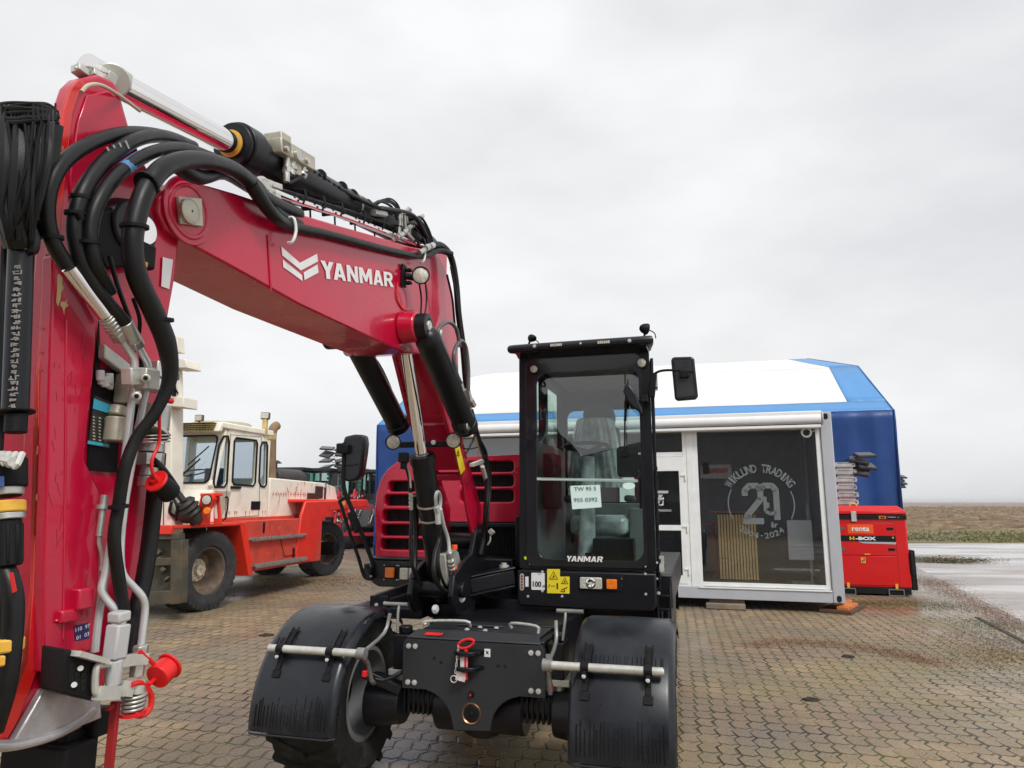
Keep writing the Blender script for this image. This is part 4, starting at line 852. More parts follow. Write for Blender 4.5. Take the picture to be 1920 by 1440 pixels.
c = L(1045, 1099, y=.7305); g.cyl(c + V((0, 0, .014)), c + V((0, -.001, .014)), .006, seg=12); g.bar(c + V((0, 0, .008)), c + V((0, 0, -.018)), .009, .002, up=(0, 1, 0))
for dx in (-.022, -.036): g.cyl(c + V((dx, 0, 0)), c + V((dx, -.001, 0)), .004, seg=10)
g.bar(c + V((-.06, 0, -.01)), c + V((-.05, 0, .012)), .004, .002, up=(0, 1, 0))
c = L(1059, 1105, y=.7305); g.bar(c + V((-.025, 0, -.006)), c + V((.018, 0, .014)), .005, .002, up=(0, 1, 0)); g.bar(c + V((0, 0, 0)), c + V((-.004, 0, -.016)), .005, .002, up=(0, 1, 0)); g.bar(c + V((-.03, 0, -.014)), c + V((.0, 0, -.016)), .004, .002, up=(0, 1, 0))
g.out('pictogram', BLKM, s2)
p = Lp(979, 1091); g = G(); g.prism(rr(p[0]-.014, p[0]+.014, p[2]-.055, p[2]+.055, .013, 4, lambda x, z: (x, .733, z)), (0, -.004, 0)); fz = g.out('reflector_strip', ZINC, pn)
g = G()
for k in range(5): g.cyl((p[0], .729, p[2]-.038+k*.019), (p[0], .726, p[2]-.038+k*.019), .007)
g.out('dot', mat('dark_red', (.3, .02, .02), .4), fz)
plate([(985, 1081), (991, 1081), (991, 1100), (985, 1100)], WHT, 'sticker', pn)
c = L(1110, 1093, y=.735); lampset(c[0]-.03, c[2], .735, pn, .15)
g = G(); a, b_ = L(1087, 1082, y=.72), L(1129, 1105, y=.72); g.prism(rr(a[0], b_[0], b_[2], a[2], .010, 4, lambda x, z: (x, .729, z)), (0, -.016, 0)); hl = g.out('headlight', LENS, pn, bev=.004)
c = (a+b_)/2; g = G(); g.lathe([(.012, .0), (.024, .004), (.034, 0)], (c[0], .7125, c[2]), (0, -1, 0), 24); g.out('reflector_bowl', CHR, hl)
a, b_ = L(1137, 1086, y=.72), L(1157, 1105, y=.72); g = G(); g.prism(rr(a[0], b_[0], b_[2], a[2], .006, 4, lambda x, z: (x, .729, z)), (0, -.018, 0)); g.out('indicator', ORA, pn, bev=.004)
g = G()
for q in ((1210, 1076), (1211, 1114), (1017, 1072), (1017, 1108), (990, 1118), (1054, 1118), (1166, 1085), (1166, 1098)): bolt(g, L(*q, y=.735), (0, -1, 0), .007, .006)
g.out('bolt_set', BLT, pn)
g = G(); g.bb(.30, .93, .90, 1.1, .60, .87); g.bb(.2, .75, .93, 1.1, .56, .70)
for k in range(4): g.bb(.47+k*.022, .485+k*.022, .895, .90, .855, .86)
g.out('under_box', BLK, ex, bev=.01)
# steps at the cab side and the rear mudguard that shows behind them
g = G()
for x in (.955, 1.035): g.bb(x-.006, x+.006, .82, .88, .55, 1.0)
for k in range(5): g.bb(.955, 1.035, .82, .875, .60 + k*.085, .615 + k*.085)
g.out('step_ladder', BLK, ex, bev=.003)
g = G(); g.prism(rr(.86, 1.03, .60, 1.08, .05, 4, lambda x, z: (x, 1.0, z)), (0, .6, 0)); g.out('side_tank', PLA, ex, bev=.02)
g = G()
for k in range(5): bolt(g, (.965 + (k % 2)*.06, .815, .585 + (k//2)*.19), (0, -1, 0), .009, .008)
g.out('bolt_set', BLT, ex)
# ---------------- stick (dipper) hanging from the upper boom
SX0, SX1 = -.50, -.24
def sx(pts, x=SX1): return [L(*q, x=x) for q in pts]
spx = [(150, 147), (185, 139), (213, 150), (224, 168), (243, 235), (268, 300), (300, 350), (338, 440), (330, 520), (312, 620), (300, 720), (290, 850), (276, 1000), (258, 1130), (236, 1215), (190, 1300), (150, 1345), (90, 1380), (30, 1398), (5, 1392), (22, 1330), (50, 1240), (62, 1100), (66, 900), (72, 700), (88, 500), (104, 330), (122, 200), (134, 163)]
st_pts = sx(spx)
g = G(); g.prism([(SX1-.045, p[1], p[2]) for p in st_pts], (.045, 0, 0)); low = sx([(290, 335), (338, 440), (330, 520), (312, 620), (300, 720), (290, 850), (276, 1000), (258, 1130), (236, 1215), (190, 1300), (150, 1345), (90, 1380), (30, 1392), (12, 1385), (28, 1330), (56, 1240), (68, 1100), (72, 900), (80, 700), (94, 500), (104, 400), (112, 335)])
g.prism([(SX0, p[1], p[2]) for p in low], (SX1-SX0-.02, 0, 0)); stk = g.out('stick', RED, ex, bev=.010, seg=3, ang=28)
# edge flange down the front, sky light on it put into its brighter red
fl = [(150, 147), (134, 163), (120, 205), (104, 330), (88, 500), (74, 700), (68, 900), (64, 1100), (50, 1240), (14, 1345), (2, 1385)]
fl2 = [(163, 158), (150, 172), (137, 212), (123, 335), (108, 500), (97, 700), (91, 900), (85, 1100), (74, 1250), (36, 1350), (14, 1388)]
for i in range(1):
    g = G(); P = [L(*q, x=SX1+.010) for q in fl]; Q = [L(*q, x=SX1+.010) for q in fl2]
    for k in range(len(P)-1): g.prism([P[k], P[k+1], Q[k+1], Q[k]], (-.014, 0, 0))
    bmesh.ops.remove_doubles(g.b, verts=g.b.verts[:], dist=.0005)
    g.out('edge_flange', mat('skylit_crimson_edge', (.68, .015, .012), .3, coat=.4, dirt=(.45, .05, .03), ds=9, da=.5), stk, bev=.004)
# round-topped raised web on the side, shield plate
g = G(); g.prism(sx([(160, 180), (200, 170), (222, 190), (240, 260), (262, 330), (275, 420), (262, 470), (240, 480), (180, 420), (130, 380), (128, 330), (143, 230)], SX1), (.006, 0, 0)); g.out('side_web', RED, stk, bev=.004)
g = G(); g.prism(sx([(100, 478), (118, 478), (182, 603), (176, 700), (165, 800), (160, 862), (190, 925), (188, 1020), (184, 1120), (178, 1215), (150, 1230), (80, 1262), (82, 1100), (88, 900), (93, 700)], SX1+.037), (-.036, 0, 0)); sh = g.out('shield_plate', RED, stk, bev=.006)
# chipped paint showing primer
PRI = mat('primer_chip', (.62, .50, .25), .7, var=.2); g = G()
XX = SX1+.0375
g.prism([L(*q, x=XX) for q in ((107, 517), (111, 513), (117, 522), (116, 532), (119, 540), (114, 548), (113, 562), (108, 575), (105, 566), (107, 545))], (.0008, 0, 0))
g.prism([L(*q, x=XX) for q in ((115, 565), (122, 566), (126, 560), (124, 568), (128, 573), (121, 578), (120, 590), (117, 577), (112, 572))], (.0008, 0, 0)); g.out('paint_chip', PRI, sh)
g = G(); p = L(147, 1122, x=XX); g.box(p, (.05, .045, .05)); g.box(p + V((.0, -.03, -.035)), (.03, .05, .03)); g.bar(L(102, 1165, x=XX), L(150, 1152, x=XX), .012, .01); g.out('bracket', RED, sh, bev=.006)
g = G(); g.prism([L(*q, x=XX) for q in ((139, 1173), (167, 1167), (167, 1197), (140, 1202))], (.0008, 0, 0)); nl = g.out('number_label', mat('navy', (.02, .01, .10), .4), sh)
a = V((0, 1, 0)) - V((0, 0, 1))*-.05
text('lettering', '110  97', L(154, 1177, x=XX+.001), (0, 1, .12), (0, -.12, 1), .009, WHT, nl, wd=.040); text('lettering', '01  03', L(154, 1192, x=XX+.001), (0, 1, .12), (0, -.12, 1), .009, WHT, nl, wd=.036)
# big pin boss with cap behind the hoses
p = L(228, 430, x=SX1); g = G(); g.cyl(p, p + V((.05, 0, 0)), .085, .075, 30); bs = g.out('pivot_cap', BLK, stk, bev=.006); g = G(); g.cyl(p + V((.05, .02, 0)), p + V((.062, .02, 0)), .045, .042, 28); g.out('pin_head', CHR, bs, bev=.003)
G().prism([L(*q, x=SX1+.004) for q in ((305, 482), (324, 487), (317, 542), (302, 537))], (.001, 0, 0)).out('reflector_strip', WHT, stk)
# scraped bare metal lip at the foot
LIP = mat('scraped_metal', (.50, .49, .50), .38, metal=.5, var=.2, vs=9, bump=.2, bs=40, dirt=(.28, .27, .28), ds=7, da=.8)
g = G(); P = sx([(70, 1290), (120, 1292), (176, 1312), (178, 1345), (120, 1368), (40, 1392), (8, 1396), (35, 1350)], SX1); n = len(P)
g.prism(P, (.022, 0, 0)); g.tube([L(176, 1330, x=SX1+.02), L(150, 1352, x=SX1+.02), (L(100, 1378, x=SX1+.02)), L(30, 1396, x=SX1+.02), L(-30, 1400, x=SX1+.02)], .013, 8, 4); g.out('foot_lip', LIP, stk, bev=.004)
g = G(); a = L(118, 1380, x=-.33); g.box(a + V((0, 0, -.045)), (.13, .10, .14)); g.box(L(90, 1420, x=-.33), (.2, .09, .08)); g.box(L(180, 1352, x=-.26), (.05, .05, .07)); g.cyl(L(126, 1395, x=-.26), L(126, 1440, x=-.26), .03, seg=18); g.out('linkage', BLKM, ex, bev=.008)
# recessed valve bay
XB = SX1+.003
g = G(); g.prism([L(*q, x=XB) for q in ((184, 600), (186, 690), (258, 700), (258, 790), (222, 800), (218, 886), (162, 882), (166, 800), (176, 690))], (.004, 0, 0)); g.out('valve_bay', BLKM, stk)
g = G(); g.prism([L(*q, x=XB+.005) for q in ((184, 646), (235, 686), (240, 700), (236, 712), (183, 672))], (.022, 0, 0)); g.out('bay_brace', ZINC, stk, bev=.003)
g = G()
g.prism([L(*q, x=XB+.006) for q in ((216, 700), (240, 712), (233, 760), (210, 756))], (.05, 0, 0)); g.cyl(L(224, 762, x=XB+.03), L(219, 780, x=XB+.03), .022); g.cyl(L(219, 782, x=XB+.03), L(213, 828, x=XB+.03), .026); g.out('solenoid_valve', NICK, stk, bev=.004)
g = G()
for q in ((188, 700), (198, 712), (205, 706)): g.cyl(L(q[0], q[1]-6, x=XB+.015), L(q[0], q[1]+14, x=XB+.015), .010)
g.prism([L(*q, x=XB+.006) for q in ((182, 706), (208, 718), (206, 732), (181, 720))], (.012, 0, 0)); g.out('fitting', WHT, stk, bev=.003)
g = G(); g.prism([L(*q, x=XB+.006) for q in ((176, 742), (208, 756), (203, 840), (164, 834))], (.004, 0, 0)); lb2 = g.out('diagram_label', mat('label_dark', (.03, .03, .03), .3), stk)
g = G(); g.prism([L(*q, x=XB+.011) for q in ((176, 747), (208, 760), (207, 776), (174, 766))], (.0008, 0, 0)); g.prism([L(*q, x=XB+.011) for q in ((165, 826), (203, 833), (203, 838), (164, 832))], (.0008, 0, 0)); g.out('blue_band', mat('label_blue', (.05, .42, .60), .4), lb2)
g = G(); R = random.Random(4)
for k in range(3):
    for j in range(8):
        u = 174 + k*11; v = 780 + j*6 + k*2; g.prism([L(*q, x=XB+.011) for q in ((u, v), (u+R.uniform(2, 5), v+1), (u+4, v+3.5), (u, v+2.5))], (.0008, 0, 0))
g.out('pictogram', mat('label_print', (.5, .5, .38), .4), lb2)
# dark recess and covered hose run at the back of the stick
g = G(); g.tube([L(x, y, x=-.20) for x, y in ((296, 850), (288, 950), (276, 1050), (262, 1120), (245, 1180), (236, 1230))], .022, 12, 4); g.out('hose_sleeve', HOSE, ex)
# ---------------- hoses arching from boom to stick
def hose(pts, r, nm='hose', m=HOSE, par=ex, seg=12, sm=6): return G().tube([L(px, py, x=x) for px, py, x in pts], r, seg, sm).out(nm, m, par)
h1 = hose([(345, 268, -.30), (295, 252, -.24), (230, 250, -.19), (170, 269, -.16), (121, 303, -.14), (94, 350, -.13), (88, 405, -.13), (100, 455, -.13), (126, 500, -.13)], .0175)
h2 = hose([(362, 275, -.28), (310, 256, -.22), (255, 262, -.17), (200, 300, -.14), (160, 352, -.12), (142, 408, -.12), (144, 462, -.12), (166, 520, -.12), (200, 568, -.12), (232, 604, -.12)], .019)
h3 = hose([(400, 296, -.26), (345, 278, -.20), (290, 284, -.15), (232, 318, -.12), (190, 368, -.10), (170, 425, -.10), (176, 490, -.10), (206, 548, -.12)], .0175)
h4 = hose([(560, 402, -.24), (500, 372, -.20), (445, 322, -.15), (380, 300, -.10), (318, 308, -.07), (280, 345, -.06), (257, 400, -.06), (248, 460, -.06), (258, 520, -.06), (288, 585, -.06), (312, 645, -.06), (318, 710, -.07), (292, 772, -.09), (256, 822, -.12), (234, 880, -.13), (222, 950, -.14), (214, 1010, -.14), (222, 1080, -.14), (232, 1145, -.14)], lambda t: .025 if t < .55 else (.025 - (t-.55)*.10 if t < .65 else .015))
h5 = hose([(470, 350, -.26), (420, 322, -.20), (370, 330, -.15), (320, 300, -.12)], .026)
g = G()
for h, q in ((1, (98, 445, -.13)), (2, (141, 400, -.12)), (3, (166, 455, -.10)), (2, (150, 370, -.12)), (4, (252, 425, -.06)), (4, (300, 600, -.06)), (4, (275, 345, -.06)), (4, (222, 950, -.13))):
    p = L(q[0], q[1], x=q[2]); 
    dd = V((0, .15, -1)) if h != 4 or q[1] > 400 else V((0, .6, .6)); dd.normalize(); rr0 = .023 if h != 4 else .033
    if q[1] > 900: rr0 = .023
    g.cyl(p - dd*.004, p + dd*.004, rr0, seg=16)
g.cyl(L(146, 398, x=-.10), L(152, 410, x=-.10), .008); g.out('cable_tie', BLKM, h4)
g = G(); 
for k in range(6):
    a = L(226 + k*6, 308 - k*4.2, x=-.105+.0); 
g = G(); P = [(232, 318, -.12), (244, 309, -.127), (257, 300, -.134), (270, 293, -.14)]; g.tube([L(px, py, x=x) for px, py, x in P], .0183, 12, 3); g.out('hose_marking', mat('blue_marking', (.08, .22, .42), .4, var=.4, vs=60), h3)
# ferrules, nuts and steel pipes down the stick
g = G(); a, b_, c = L(130, 502, x=-.13), L(197, 592, x=-.13), L(218, 622, x=-.14)
g.cyl(a, b_, .0175, seg=20); sl = g.out('ferrule_sleeve', CHR, h1)
g = G(); g.cyl(b_, c, .0185, seg=20)
for k in range(4): p = b_.lerp(c, .2+k*.2); d = (c-b_).normalized(); g.cyl(p - d*.003, p + d*.003, .0205, seg=20)
g.cyl(c, c + (c-b_)*.45, .022, seg=6); a2, b2 = L(232, 604, x=-.12), L(250, 638, x=-.13); g.cyl(a2, b2, .021, seg=20); g.cyl(b2, b2 + (b2-a2)*.35, .023, seg=6)
g.out('hose_fitting', STEEL, h2, bev=.0015)
SPIPE = mat('pipe_zinc', (.62, .64, .64), .35, metal=.45, var=.12, vs=10)
p1 = hose([(226, 634, -.14), (240, 655, -.14), (250, 672, -.14), (252, 700, -.14), (246, 760, -.145), (234, 860, -.15), (218, 960, -.155), (206, 1030, -.16), (196, 1080, -.165), (190, 1105, -.165), (198, 1122, -.16), (213, 1140, -.15), (216, 1155, -.15)], .0095, 'steel_pipe', SPIPE, sm=3)
p2 = hose([(256, 644, -.13), (268, 665, -.13), (278, 685, -.13), (277, 710, -.135), (262, 790, -.15), (245, 880, -.16), (232, 960, -.165), (226, 1030, -.165), (230, 1075, -.16), (248, 1098, -.15), (266, 1118, -.14), (272, 1140, -.14), (268, 1180, -.14), (264, 1215, -.14)], .0095, 'steel_pipe', SPIPE, sm=3)
p3 = hose([(198, 1060, -.20), (190, 1120, -.20), (183, 1170, -.20), (178, 1222, -.20)], .010, 'steel_pipe', SPIPE, sm=2)
g = G(); g.bar(L(236, 706, x=-.125), L(284, 706, x=-.125), .035, .045); g.box(L(272, 712, x=-.125), (.05, .05, .055)); g.cyl(L(273, 709, x=-.10), L(273, 709, x=-.075), .012); g.cyl(L(256, 743, x=-.12), L(256, 743, x=-.09), .012); g.out('pipe_clamp', ZINC, p1, bev=.004)
g = G()
for q in ((273, 709, -.074), (256, 743, -.089)): g.cyl(L(q[0], q[1], x=q[2]), L(q[0], q[1], x=q[2]+.002), .006, seg=6)
g.out('socket_head', BLKM, p1)
# quick coupler with red lever and red-capped hose stub
g = G(); ax = lambda px, py: L(px, py, x=-.19)
g.cyl(ax(300, 680), ax(296, 708), .026, seg=6); g.cyl(ax(296, 712), ax(292, 735), .022); g.cyl(ax(292, 760), ax(287, 806), .040, seg=28); g.cyl(ax(287, 806), ax(284, 812), .046, seg=28)
for k in range(3): g.cyl(ax(286-k*1, 815+k*6), ax(286-k*1, 818+k*6), .047, seg=28)
g.cyl(ax(284, 832), ax(282, 848), .034); g.cyl(ax(282, 850), ax(280, 872), .038, seg=6); g.cyl(ax(281, 876), ax(278, 893), .022); g.cyl(ax(278, 893), ax(276, 912), .026); qc = g.out('quick_coupler', STEEL, ex, bev=.002)
g = G(); g.cyl(L(296, 747, x=-.13), L(322, 752, x=-.13), .008); g.out('lever', CAPR, qc)
g = G(); g.tube([L(300, 750, x=-.13), L(299, 790, x=-.12), L(298, 830, x=-.12), L(286, 860, x=-.12), L(285, 880, x=-.12), L(292, 897, x=-.12), L(300, 905, x=-.12)], .0045, 8, 4); g.out('lanyard', CAPR, qc)
g = G(); a, b_ = L(294, 903, x=-.13), L(320, 925, x=-.13); g.cyl(a, b_, .027, .029, 24); dc = g.out('dust_cap', BLKM, ex, bev=.003)
g = G(); g.cyl(a - (b_-a)*.10, a + (b_-a)*.03, .031, seg=24); g.cyl(a - (b_-a)*.3, a, .012); g.out('cap_rim', CAPR, dc, bev=.002)
g = G(); g.tube([L(288, 862, x=-.16), L(300, 872, x=-.14), L(316, 892, x=-.13), L(330, 912, x=-.14)], .008, 8, 4); g.out('cable', HOSE, ex)
# grease fitting and rear cable guard
g = G(); g.cyl(L(196, 928, x=-.18), L(192, 960, x=-.18), .009); g.cyl(L(193, 946, x=-.18), L(192, 954, x=-.18), .014); g.cyl(L(192, 960, x=-.18), L(186, 1005, x=-.18), .008); g.tube([L(186, 1005, x=-.18), L(186, 1020, x=-.18), L(192, 1045, x=-.18), L(190, 1070, x=-.18)], .005, 8, 3); g.out('grease_line', STEEL, stk)
# lower connector group
g = G(); a = [L(*q, x=-.12) for q in ((122, 1216), (182, 1230), (178, 1316), (118, 1300))]; g.prism(a, (-.09, .02, 0)); cbx = g.out('connector_box', BLKM, ex, bev=.005)
g = G()
for q in ((151, 1253), (139, 1284)): g.cyl(L(*q, x=-.119), L(*q, x=-.112), .006)
g.out('bolt_set', BLT, cbx)
g = G(); R = random.Random(2)
for j in range(4):
    for k in range(3): c = L(133+k*11, 1250+j*12+k*2, x=-.1195); g.box(c, (.003, .012, .012))
g.out('vent_holes', mat('void', (.003, .003, .003), .9), cbx)
g = G(); g.bar(L(140, 1225, x=-.11), L(196, 1240, x=-.11), .03, .012); P = [L(*q, x=-.11) for q in ((205, 1245), (186, 1248), (180, 1255), (178, 1290), (184, 1300), (222, 1296))]; g.tube(P, .008, 8, 3); g.bar(L(180, 1300, x=-.11), L(222, 1298, x=-.11), .02, .03); g.bar(L(212, 1240, x=-.12), L(270, 1235, x=-.12), .03, .026); g.bar(L(224, 1290, x=-.12), L(246, 1292, x=-.12), .02, .035); g.out('coupler_frame', ZINC, ex, bev=.004)
g = G(); g.bar(L(223, 1170, x=-.12), L(214, 1236, x=-.12), .040, .040); g.bar(L(224, 1146, x=-.12), L(223, 1166, x=-.12), .038, .038); g.cyl(L(223, 1164, x=-.12), L(223, 1172, x=-.12), .017); g.cyl(L(214, 1236, x=-.12), L(212, 1285, x=-.12), .022, .018, seg=8); g.out('plug_connector', mat('light_grey_plastic', (.50, .50, .50), .5, var=.08), ex, bev=.006)
g = G(); g.cyl(L(264, 1210, x=-.13), L(263, 1226, x=-.13), .019, seg=6); g.cyl(L(262, 1230, x=-.13), L(260, 1240, x=-.13), .024); g.cyl(L(258, 1243, x=-.13), L(256, 1268, x=-.13), .018, seg=6); g.cyl(L(256, 1276, x=-.13), L(252, 1300, x=-.13), .026, seg=24)
for k in range(4): g.cyl(L(252-k*1, 1300+k*8, x=-.13), L(252-k*1, 1305+k*8, x=-.13), .031 - .001*k, seg=24)
qc2 = g.out('quick_coupler', STEEL, ex, bev=.002)
g = G(); g.cyl(L(249, 1333, x=-.13), L(249, 1339, x=-.13), .030, seg=24); c = L(266, 1310, x=-.13); P = [L(px, py, x=-.11) for px, py in ((246, 1284), (262, 1280), (276, 1290), (284, 1308), (280, 1330), (266, 1342), (252, 1340))]; g.tube(P, .007, 8, 5); g.tube([L(262, 1222, x=-.11), L(276, 1234, x=-.11), L(290, 1246, x=-.11)], .006, 8, 4); g.tube([L(292, 1272, x=-.11), L(278, 1284, x=-.11)], .006, 8, 1); cp = g.out('cap_strap', CAPR, qc2)
g = G(); a, b_ = L(316, 1250, x=-.10), L(294, 1270, x=-.10); g.cyl(a, b_, .030, .032, 24); g.cyl(a - (b_-a)*.15, a, .036, seg=24); g.cyl(a - (b_-a)*.25, a, .010); g.out('dust_cap', CAPR, qc2, bev=.003)
g = G(); g.bar(L(217, 1315, x=-.15), L(203, 1450, x=-.15), .022, .012); g.bar(L(200, 1330, x=-.15), L(222, 1318, x=-.15), .012, .01); g.out('red_strap', mat('strap_red', (.32, .008, .012), .6), ex, bev=.002)
# ---------------- bucket cylinder and draped hose bundle in front of the stick
YB = -2.86
def yb(px, py, y=YB): return L(px, py, y=y)
bc = G().cyl(yb(40, 462), yb(29, 770), .024, seg=28).out('bucket_cylinder', BLK, ex, bev=.003)
g = G(); g.cyl(yb(29, 770), yb(29, 775), .034, seg=32); g.cyl(yb(31, 776), yb(29, 812), .020, seg=20); g.cyl(yb(41, 452), yb(40, 470), .026, seg=28); g.out('gland', BLKM, bc, bev=.002)
G().tube([yb(10, 430), yb(6, 600), yb(2, 770), yb(-4, 860)], .008, 10, 2).out('side_pipe', BLKM, bc)
# relief lettering down the barrel (unreadable, worn): short strokes
g = G(); R = random.Random(12)
for k in range(26):
    py = 500 + k*10.4; cx = 36 - (py-500)*.035; c = yb(cx, py, YB-.025)
    for j in range(3):
        w_ = R.uniform(.006, .012); g.box(c + V((R.uniform(-.012, .004), 0, R.uniform(-.004, .004))), (w_, .002, .002)); g.box(c + V((R.uniform(-.014, .006), 0, 0)), (.0016, .002, R.uniform(.004, .009)))
g.out('worn_print', mat('worn_print', (.33, .31, .30), .6, var=.4), bc)
g = G(); g.cyl(yb(53, 462), yb(51, 470), .014, seg=14); g.out('yellow_collar', YEL, bc)
b0 = bpy.data.objects.new('x', None)
R = random.Random(21); g = G()
for k in range(15):
    u = -14 + k*7.5; w_ = R.uniform(-6, 6); yy_ = YB + R.uniform(-.045, .03); bot = 30 + (u-30)*.45
    g.tube([yb(u+8, 212, yy_+.02), yb(u+w_, 235, yy_), yb(u*.95+w_, 300, yy_-.01), yb(u*.80+w_*.4, 370, yy_-.005), yb(bot + w_*.3, 430, yy_+.01), yb(bot*.8+14, 462, yy_+.03)], R.choice((.008, .012, .016, .019)), 9, 5)
g.prism([yb(-10, 228, YB+.05), yb(98, 225, YB+.05), yb(84, 330, YB+.05), yb(60, 440, YB+.05), yb(-10, 440, YB+.05)], (0, .03, 0))
bundle = g.out('hose_bundle', HOSE, ex)
g = G()
for k in range(5):
    z0 = 196 + k*5; g.tube([yb(-20, z0+6+R.uniform(-4, 4)), yb(15, z0-3+R.uniform(-4, 4), YB-.05), yb(60, z0-5+R.uniform(-4, 4), YB-.05), yb(90, z0+R.uniform(-2, 6)), yb(108, z0+14, YB+.05)], .0035 + .001*(k % 3), 7, 5)
g.tube([yb(-10, 218, YB-.04), yb(20, 224, YB-.055), yb(60, 222, YB-.055), yb(104, 216, YB-.0)], .006, 8, 4)
g.tube([yb(-10, 224, YB-.04), yb(20, 230, YB-.055), yb(60, 228, YB-.055), yb(104, 222, YB-.0)], .006, 8, 4)
for k in range(14): u = -5 + k*8.4; g.tube([yb(u, 197 + R.uniform(-6, 3), YB-.05), yb(u+R.uniform(-3, 3), 226, YB-.058)], .0022, 5, 1)
for k in range(5): u = 15 + k*16; g.tube([yb(u, 228, YB-.06), yb(u+R.uniform(-14, 10), 300, YB-.06), yb(u*.8+R.uniform(-8, 8), 380, YB-.06), yb(34+R.uniform(-25, 30), 450, YB-.04)], .0032, 6, 6)
g.out('cable_tie', BLKM, bundle)
G().tube([yb(60, 430), yb(66, 450), yb(62, 470), yb(54, 465)], .010, 8, 4).out('hose', HOSE, bc)
# accumulator, bands and hose loops at the lower left
g = G(); g.cyl(yb(14, 860), yb(14, 915), .034, seg=28); g.cyl(yb(8, 913), yb(8, 932), .030); g.cyl(yb(13, 975), yb(13, 1062), .025, seg=28)
for k in range(10): a = k*.628; c = yb(13, 980); g.bar(c + V((.025*math.cos(a), .025*math.sin(a), 0)), yb(13, 1055) + V((.025*math.cos(a), .025*math.sin(a), 0)), .006, .006)
ac = g.out('accumulator', BLKM, ex, bev=.003)
g = G(); g.prism([yb(x, y, YB-.036) for x, y in ((-8, 893), (8, 893), (8, 912), (-8, 912))], (0, -.001, 0)); g.out('blue_label', mat('label_blue2', (.03, .10, .32), .4), ac)
g = G(); g.cyl(yb(14, 940), yb(14, 962), .031, seg=28); g.out('amber_band', YELP, ac, bev=.003)
g = G(); g.cyl(yb(14, 963), yb(14, 975), .030, seg=28); g.cyl(yb(8, 914), yb(8, 930), .033); g.out('steel_band', STEEL, ac, bev=.002)
g = G(); g.tube([yb(6, 1060), yb(18, 1090), yb(25, 1130), yb(22, 1200), yb(14, 1270), yb(2, 1320), yb(-14, 1370)], .019, 12, 5); g.tube([yb(-6, 1080), yb(8, 1120), yb(12, 1180), yb(10, 1240), yb(0, 1300)], .018, 10, 5); lp = g.out('hose_loop', HOSE, ex)
g = G(); g.prism([yb(x, y, YB-.022) for x, y in ((18, 1073), (25, 1073), (32, 1108), (24, 1112))], (0, -.001, 0)); g.out('red_mark', CAPR, lp)
g = G(); g.cyl(yb(12, 1196), yb(10, 1222), .030, seg=28); g.cyl(yb(10, 1224), yb(8, 1246), .027, seg=28); g.out('amber_band', YELP, lp, bev=.004)
g = G(); 
for k in range(4): g.tube([yb(-6+k*5, 850, YB-.03), yb(-2+k*10, 866 + k*3, YB-.05), yb(6+k*12, 850, YB-.03)], .006, 6, 4)
g.tube([yb(-8, 860, YB-.04), yb(24, 866, YB-.05)], .010, 8, 1); g.out('wire_end', ZINC, ac)
# ---------------- pipes, hoses and clips on top of the boom
g = G()
base_ = [L(512, 366, x=-.25), L(560, 384, x=-.25), L(650, 413, x=-.25), L(742, 447, x=-.25), L(778, 462, x=-.25)]
for k in range(4): g.tube([p + V((-.028*k, 0, .016 + .010*k)) for p in base_], .0115, 10, 3)
bp = g.out('steel_pipe', CHR, ub)
g = G()
for (px, py, s) in ((490, 352, .04), (502, 362, .035), (512, 370, .035), (498, 344, .025), (516, 352, .03)): 
    c = L(px, py, x=-.25); g.bar(c - V((0, .03, 0)), c + V((0, .03, .015)), s*.8, s*.7); g.cyl(c - V((0, .05, .008)), c - V((0, .02, 0)), s*.3, seg=6)
g.tube([L(478, 340, x=-.25), L(492, 336, x=-.25), L(506, 350, x=-.25)], .012, 8, 3); g.out('pipe_fitting', ZINC, ub, bev=.002)
g = G()
for (px, py) in ((603, 392), (690, 418), (560, 378), (640, 402), (738, 432)): c = L(px, py+6, x=-.25) + V((-.04, 0, .025)); g.box(c, (.115, .012, .016))
g.out('pipe_clip', BLKM, ub, bev=.002)
# harness hose running along the boom side and over the elbow
h6 = hose([(470, 345, -.17), (505, 395, -.17), (535, 420, -.19), (570, 430, -.20), (620, 441, -.20), (680, 457, -.20), (740, 472, -.20), (790, 480, -.19), (822, 470, -.17), (846, 476, -.14)], lambda t: .026 - .008*min(1, t*2.2))
h6b = hose([(440, 318, -.19), (480, 350, -.21), (520, 402, -.22), (560, 424, -.22)], .026)
h7 = hose([(800, 474, -.20), (812, 460, -.18), (830, 462, -.17), (846, 484, -.16), (855, 530, -.15), (860, 590, -.14), (868, 650, -.14), (874, 720, -.14), (880, 760, -.16)], .020)
h8 = hose([(838, 515, -.17), (848, 560, -.17), (853, 610, -.17), (860, 640, -.17)], .007)
hose([(845, 500, -.13), (856, 560, -.13), (866, 640, -.12), (872, 700, -.12)], .006)
h9 = hose([(818, 632, -.07), (826, 612, -.06), (842, 604, -.05), (856, 618, -.05), (862, 650, -.05)], .011, m=mat('grey_hose', (.10, .10, .10), .35, var=.2))
h10 = hose([(866, 722, -.05), (856, 700, -.05), (851, 665, -.05), (862, 640, -.05), (873, 650, -.05), (878, 690, -.05), (878, 735, -.05)], .012, m=mat('grey_hose', (.10, .10, .10), .35))
g = G(); g.cyl(L(820, 636, x=-.07), L(826, 620, x=-.06), .014, seg=12); g.cyl(L(864, 718, x=-.05), L(868, 732, x=-.05), .013, seg=6); g.cyl(L(878, 732, x=-.05), L(882, 752, x=-.05), .015, seg=6); g.cyl(L(882, 748, x=-.05), L(888, 760, x=-.05), .02, seg=6)
g.bar(L(874, 730, x=-.09), L(880, 768, x=-.09), .03, .02); g.out('hose_fitting', ZINC, ex)
g = G(); 
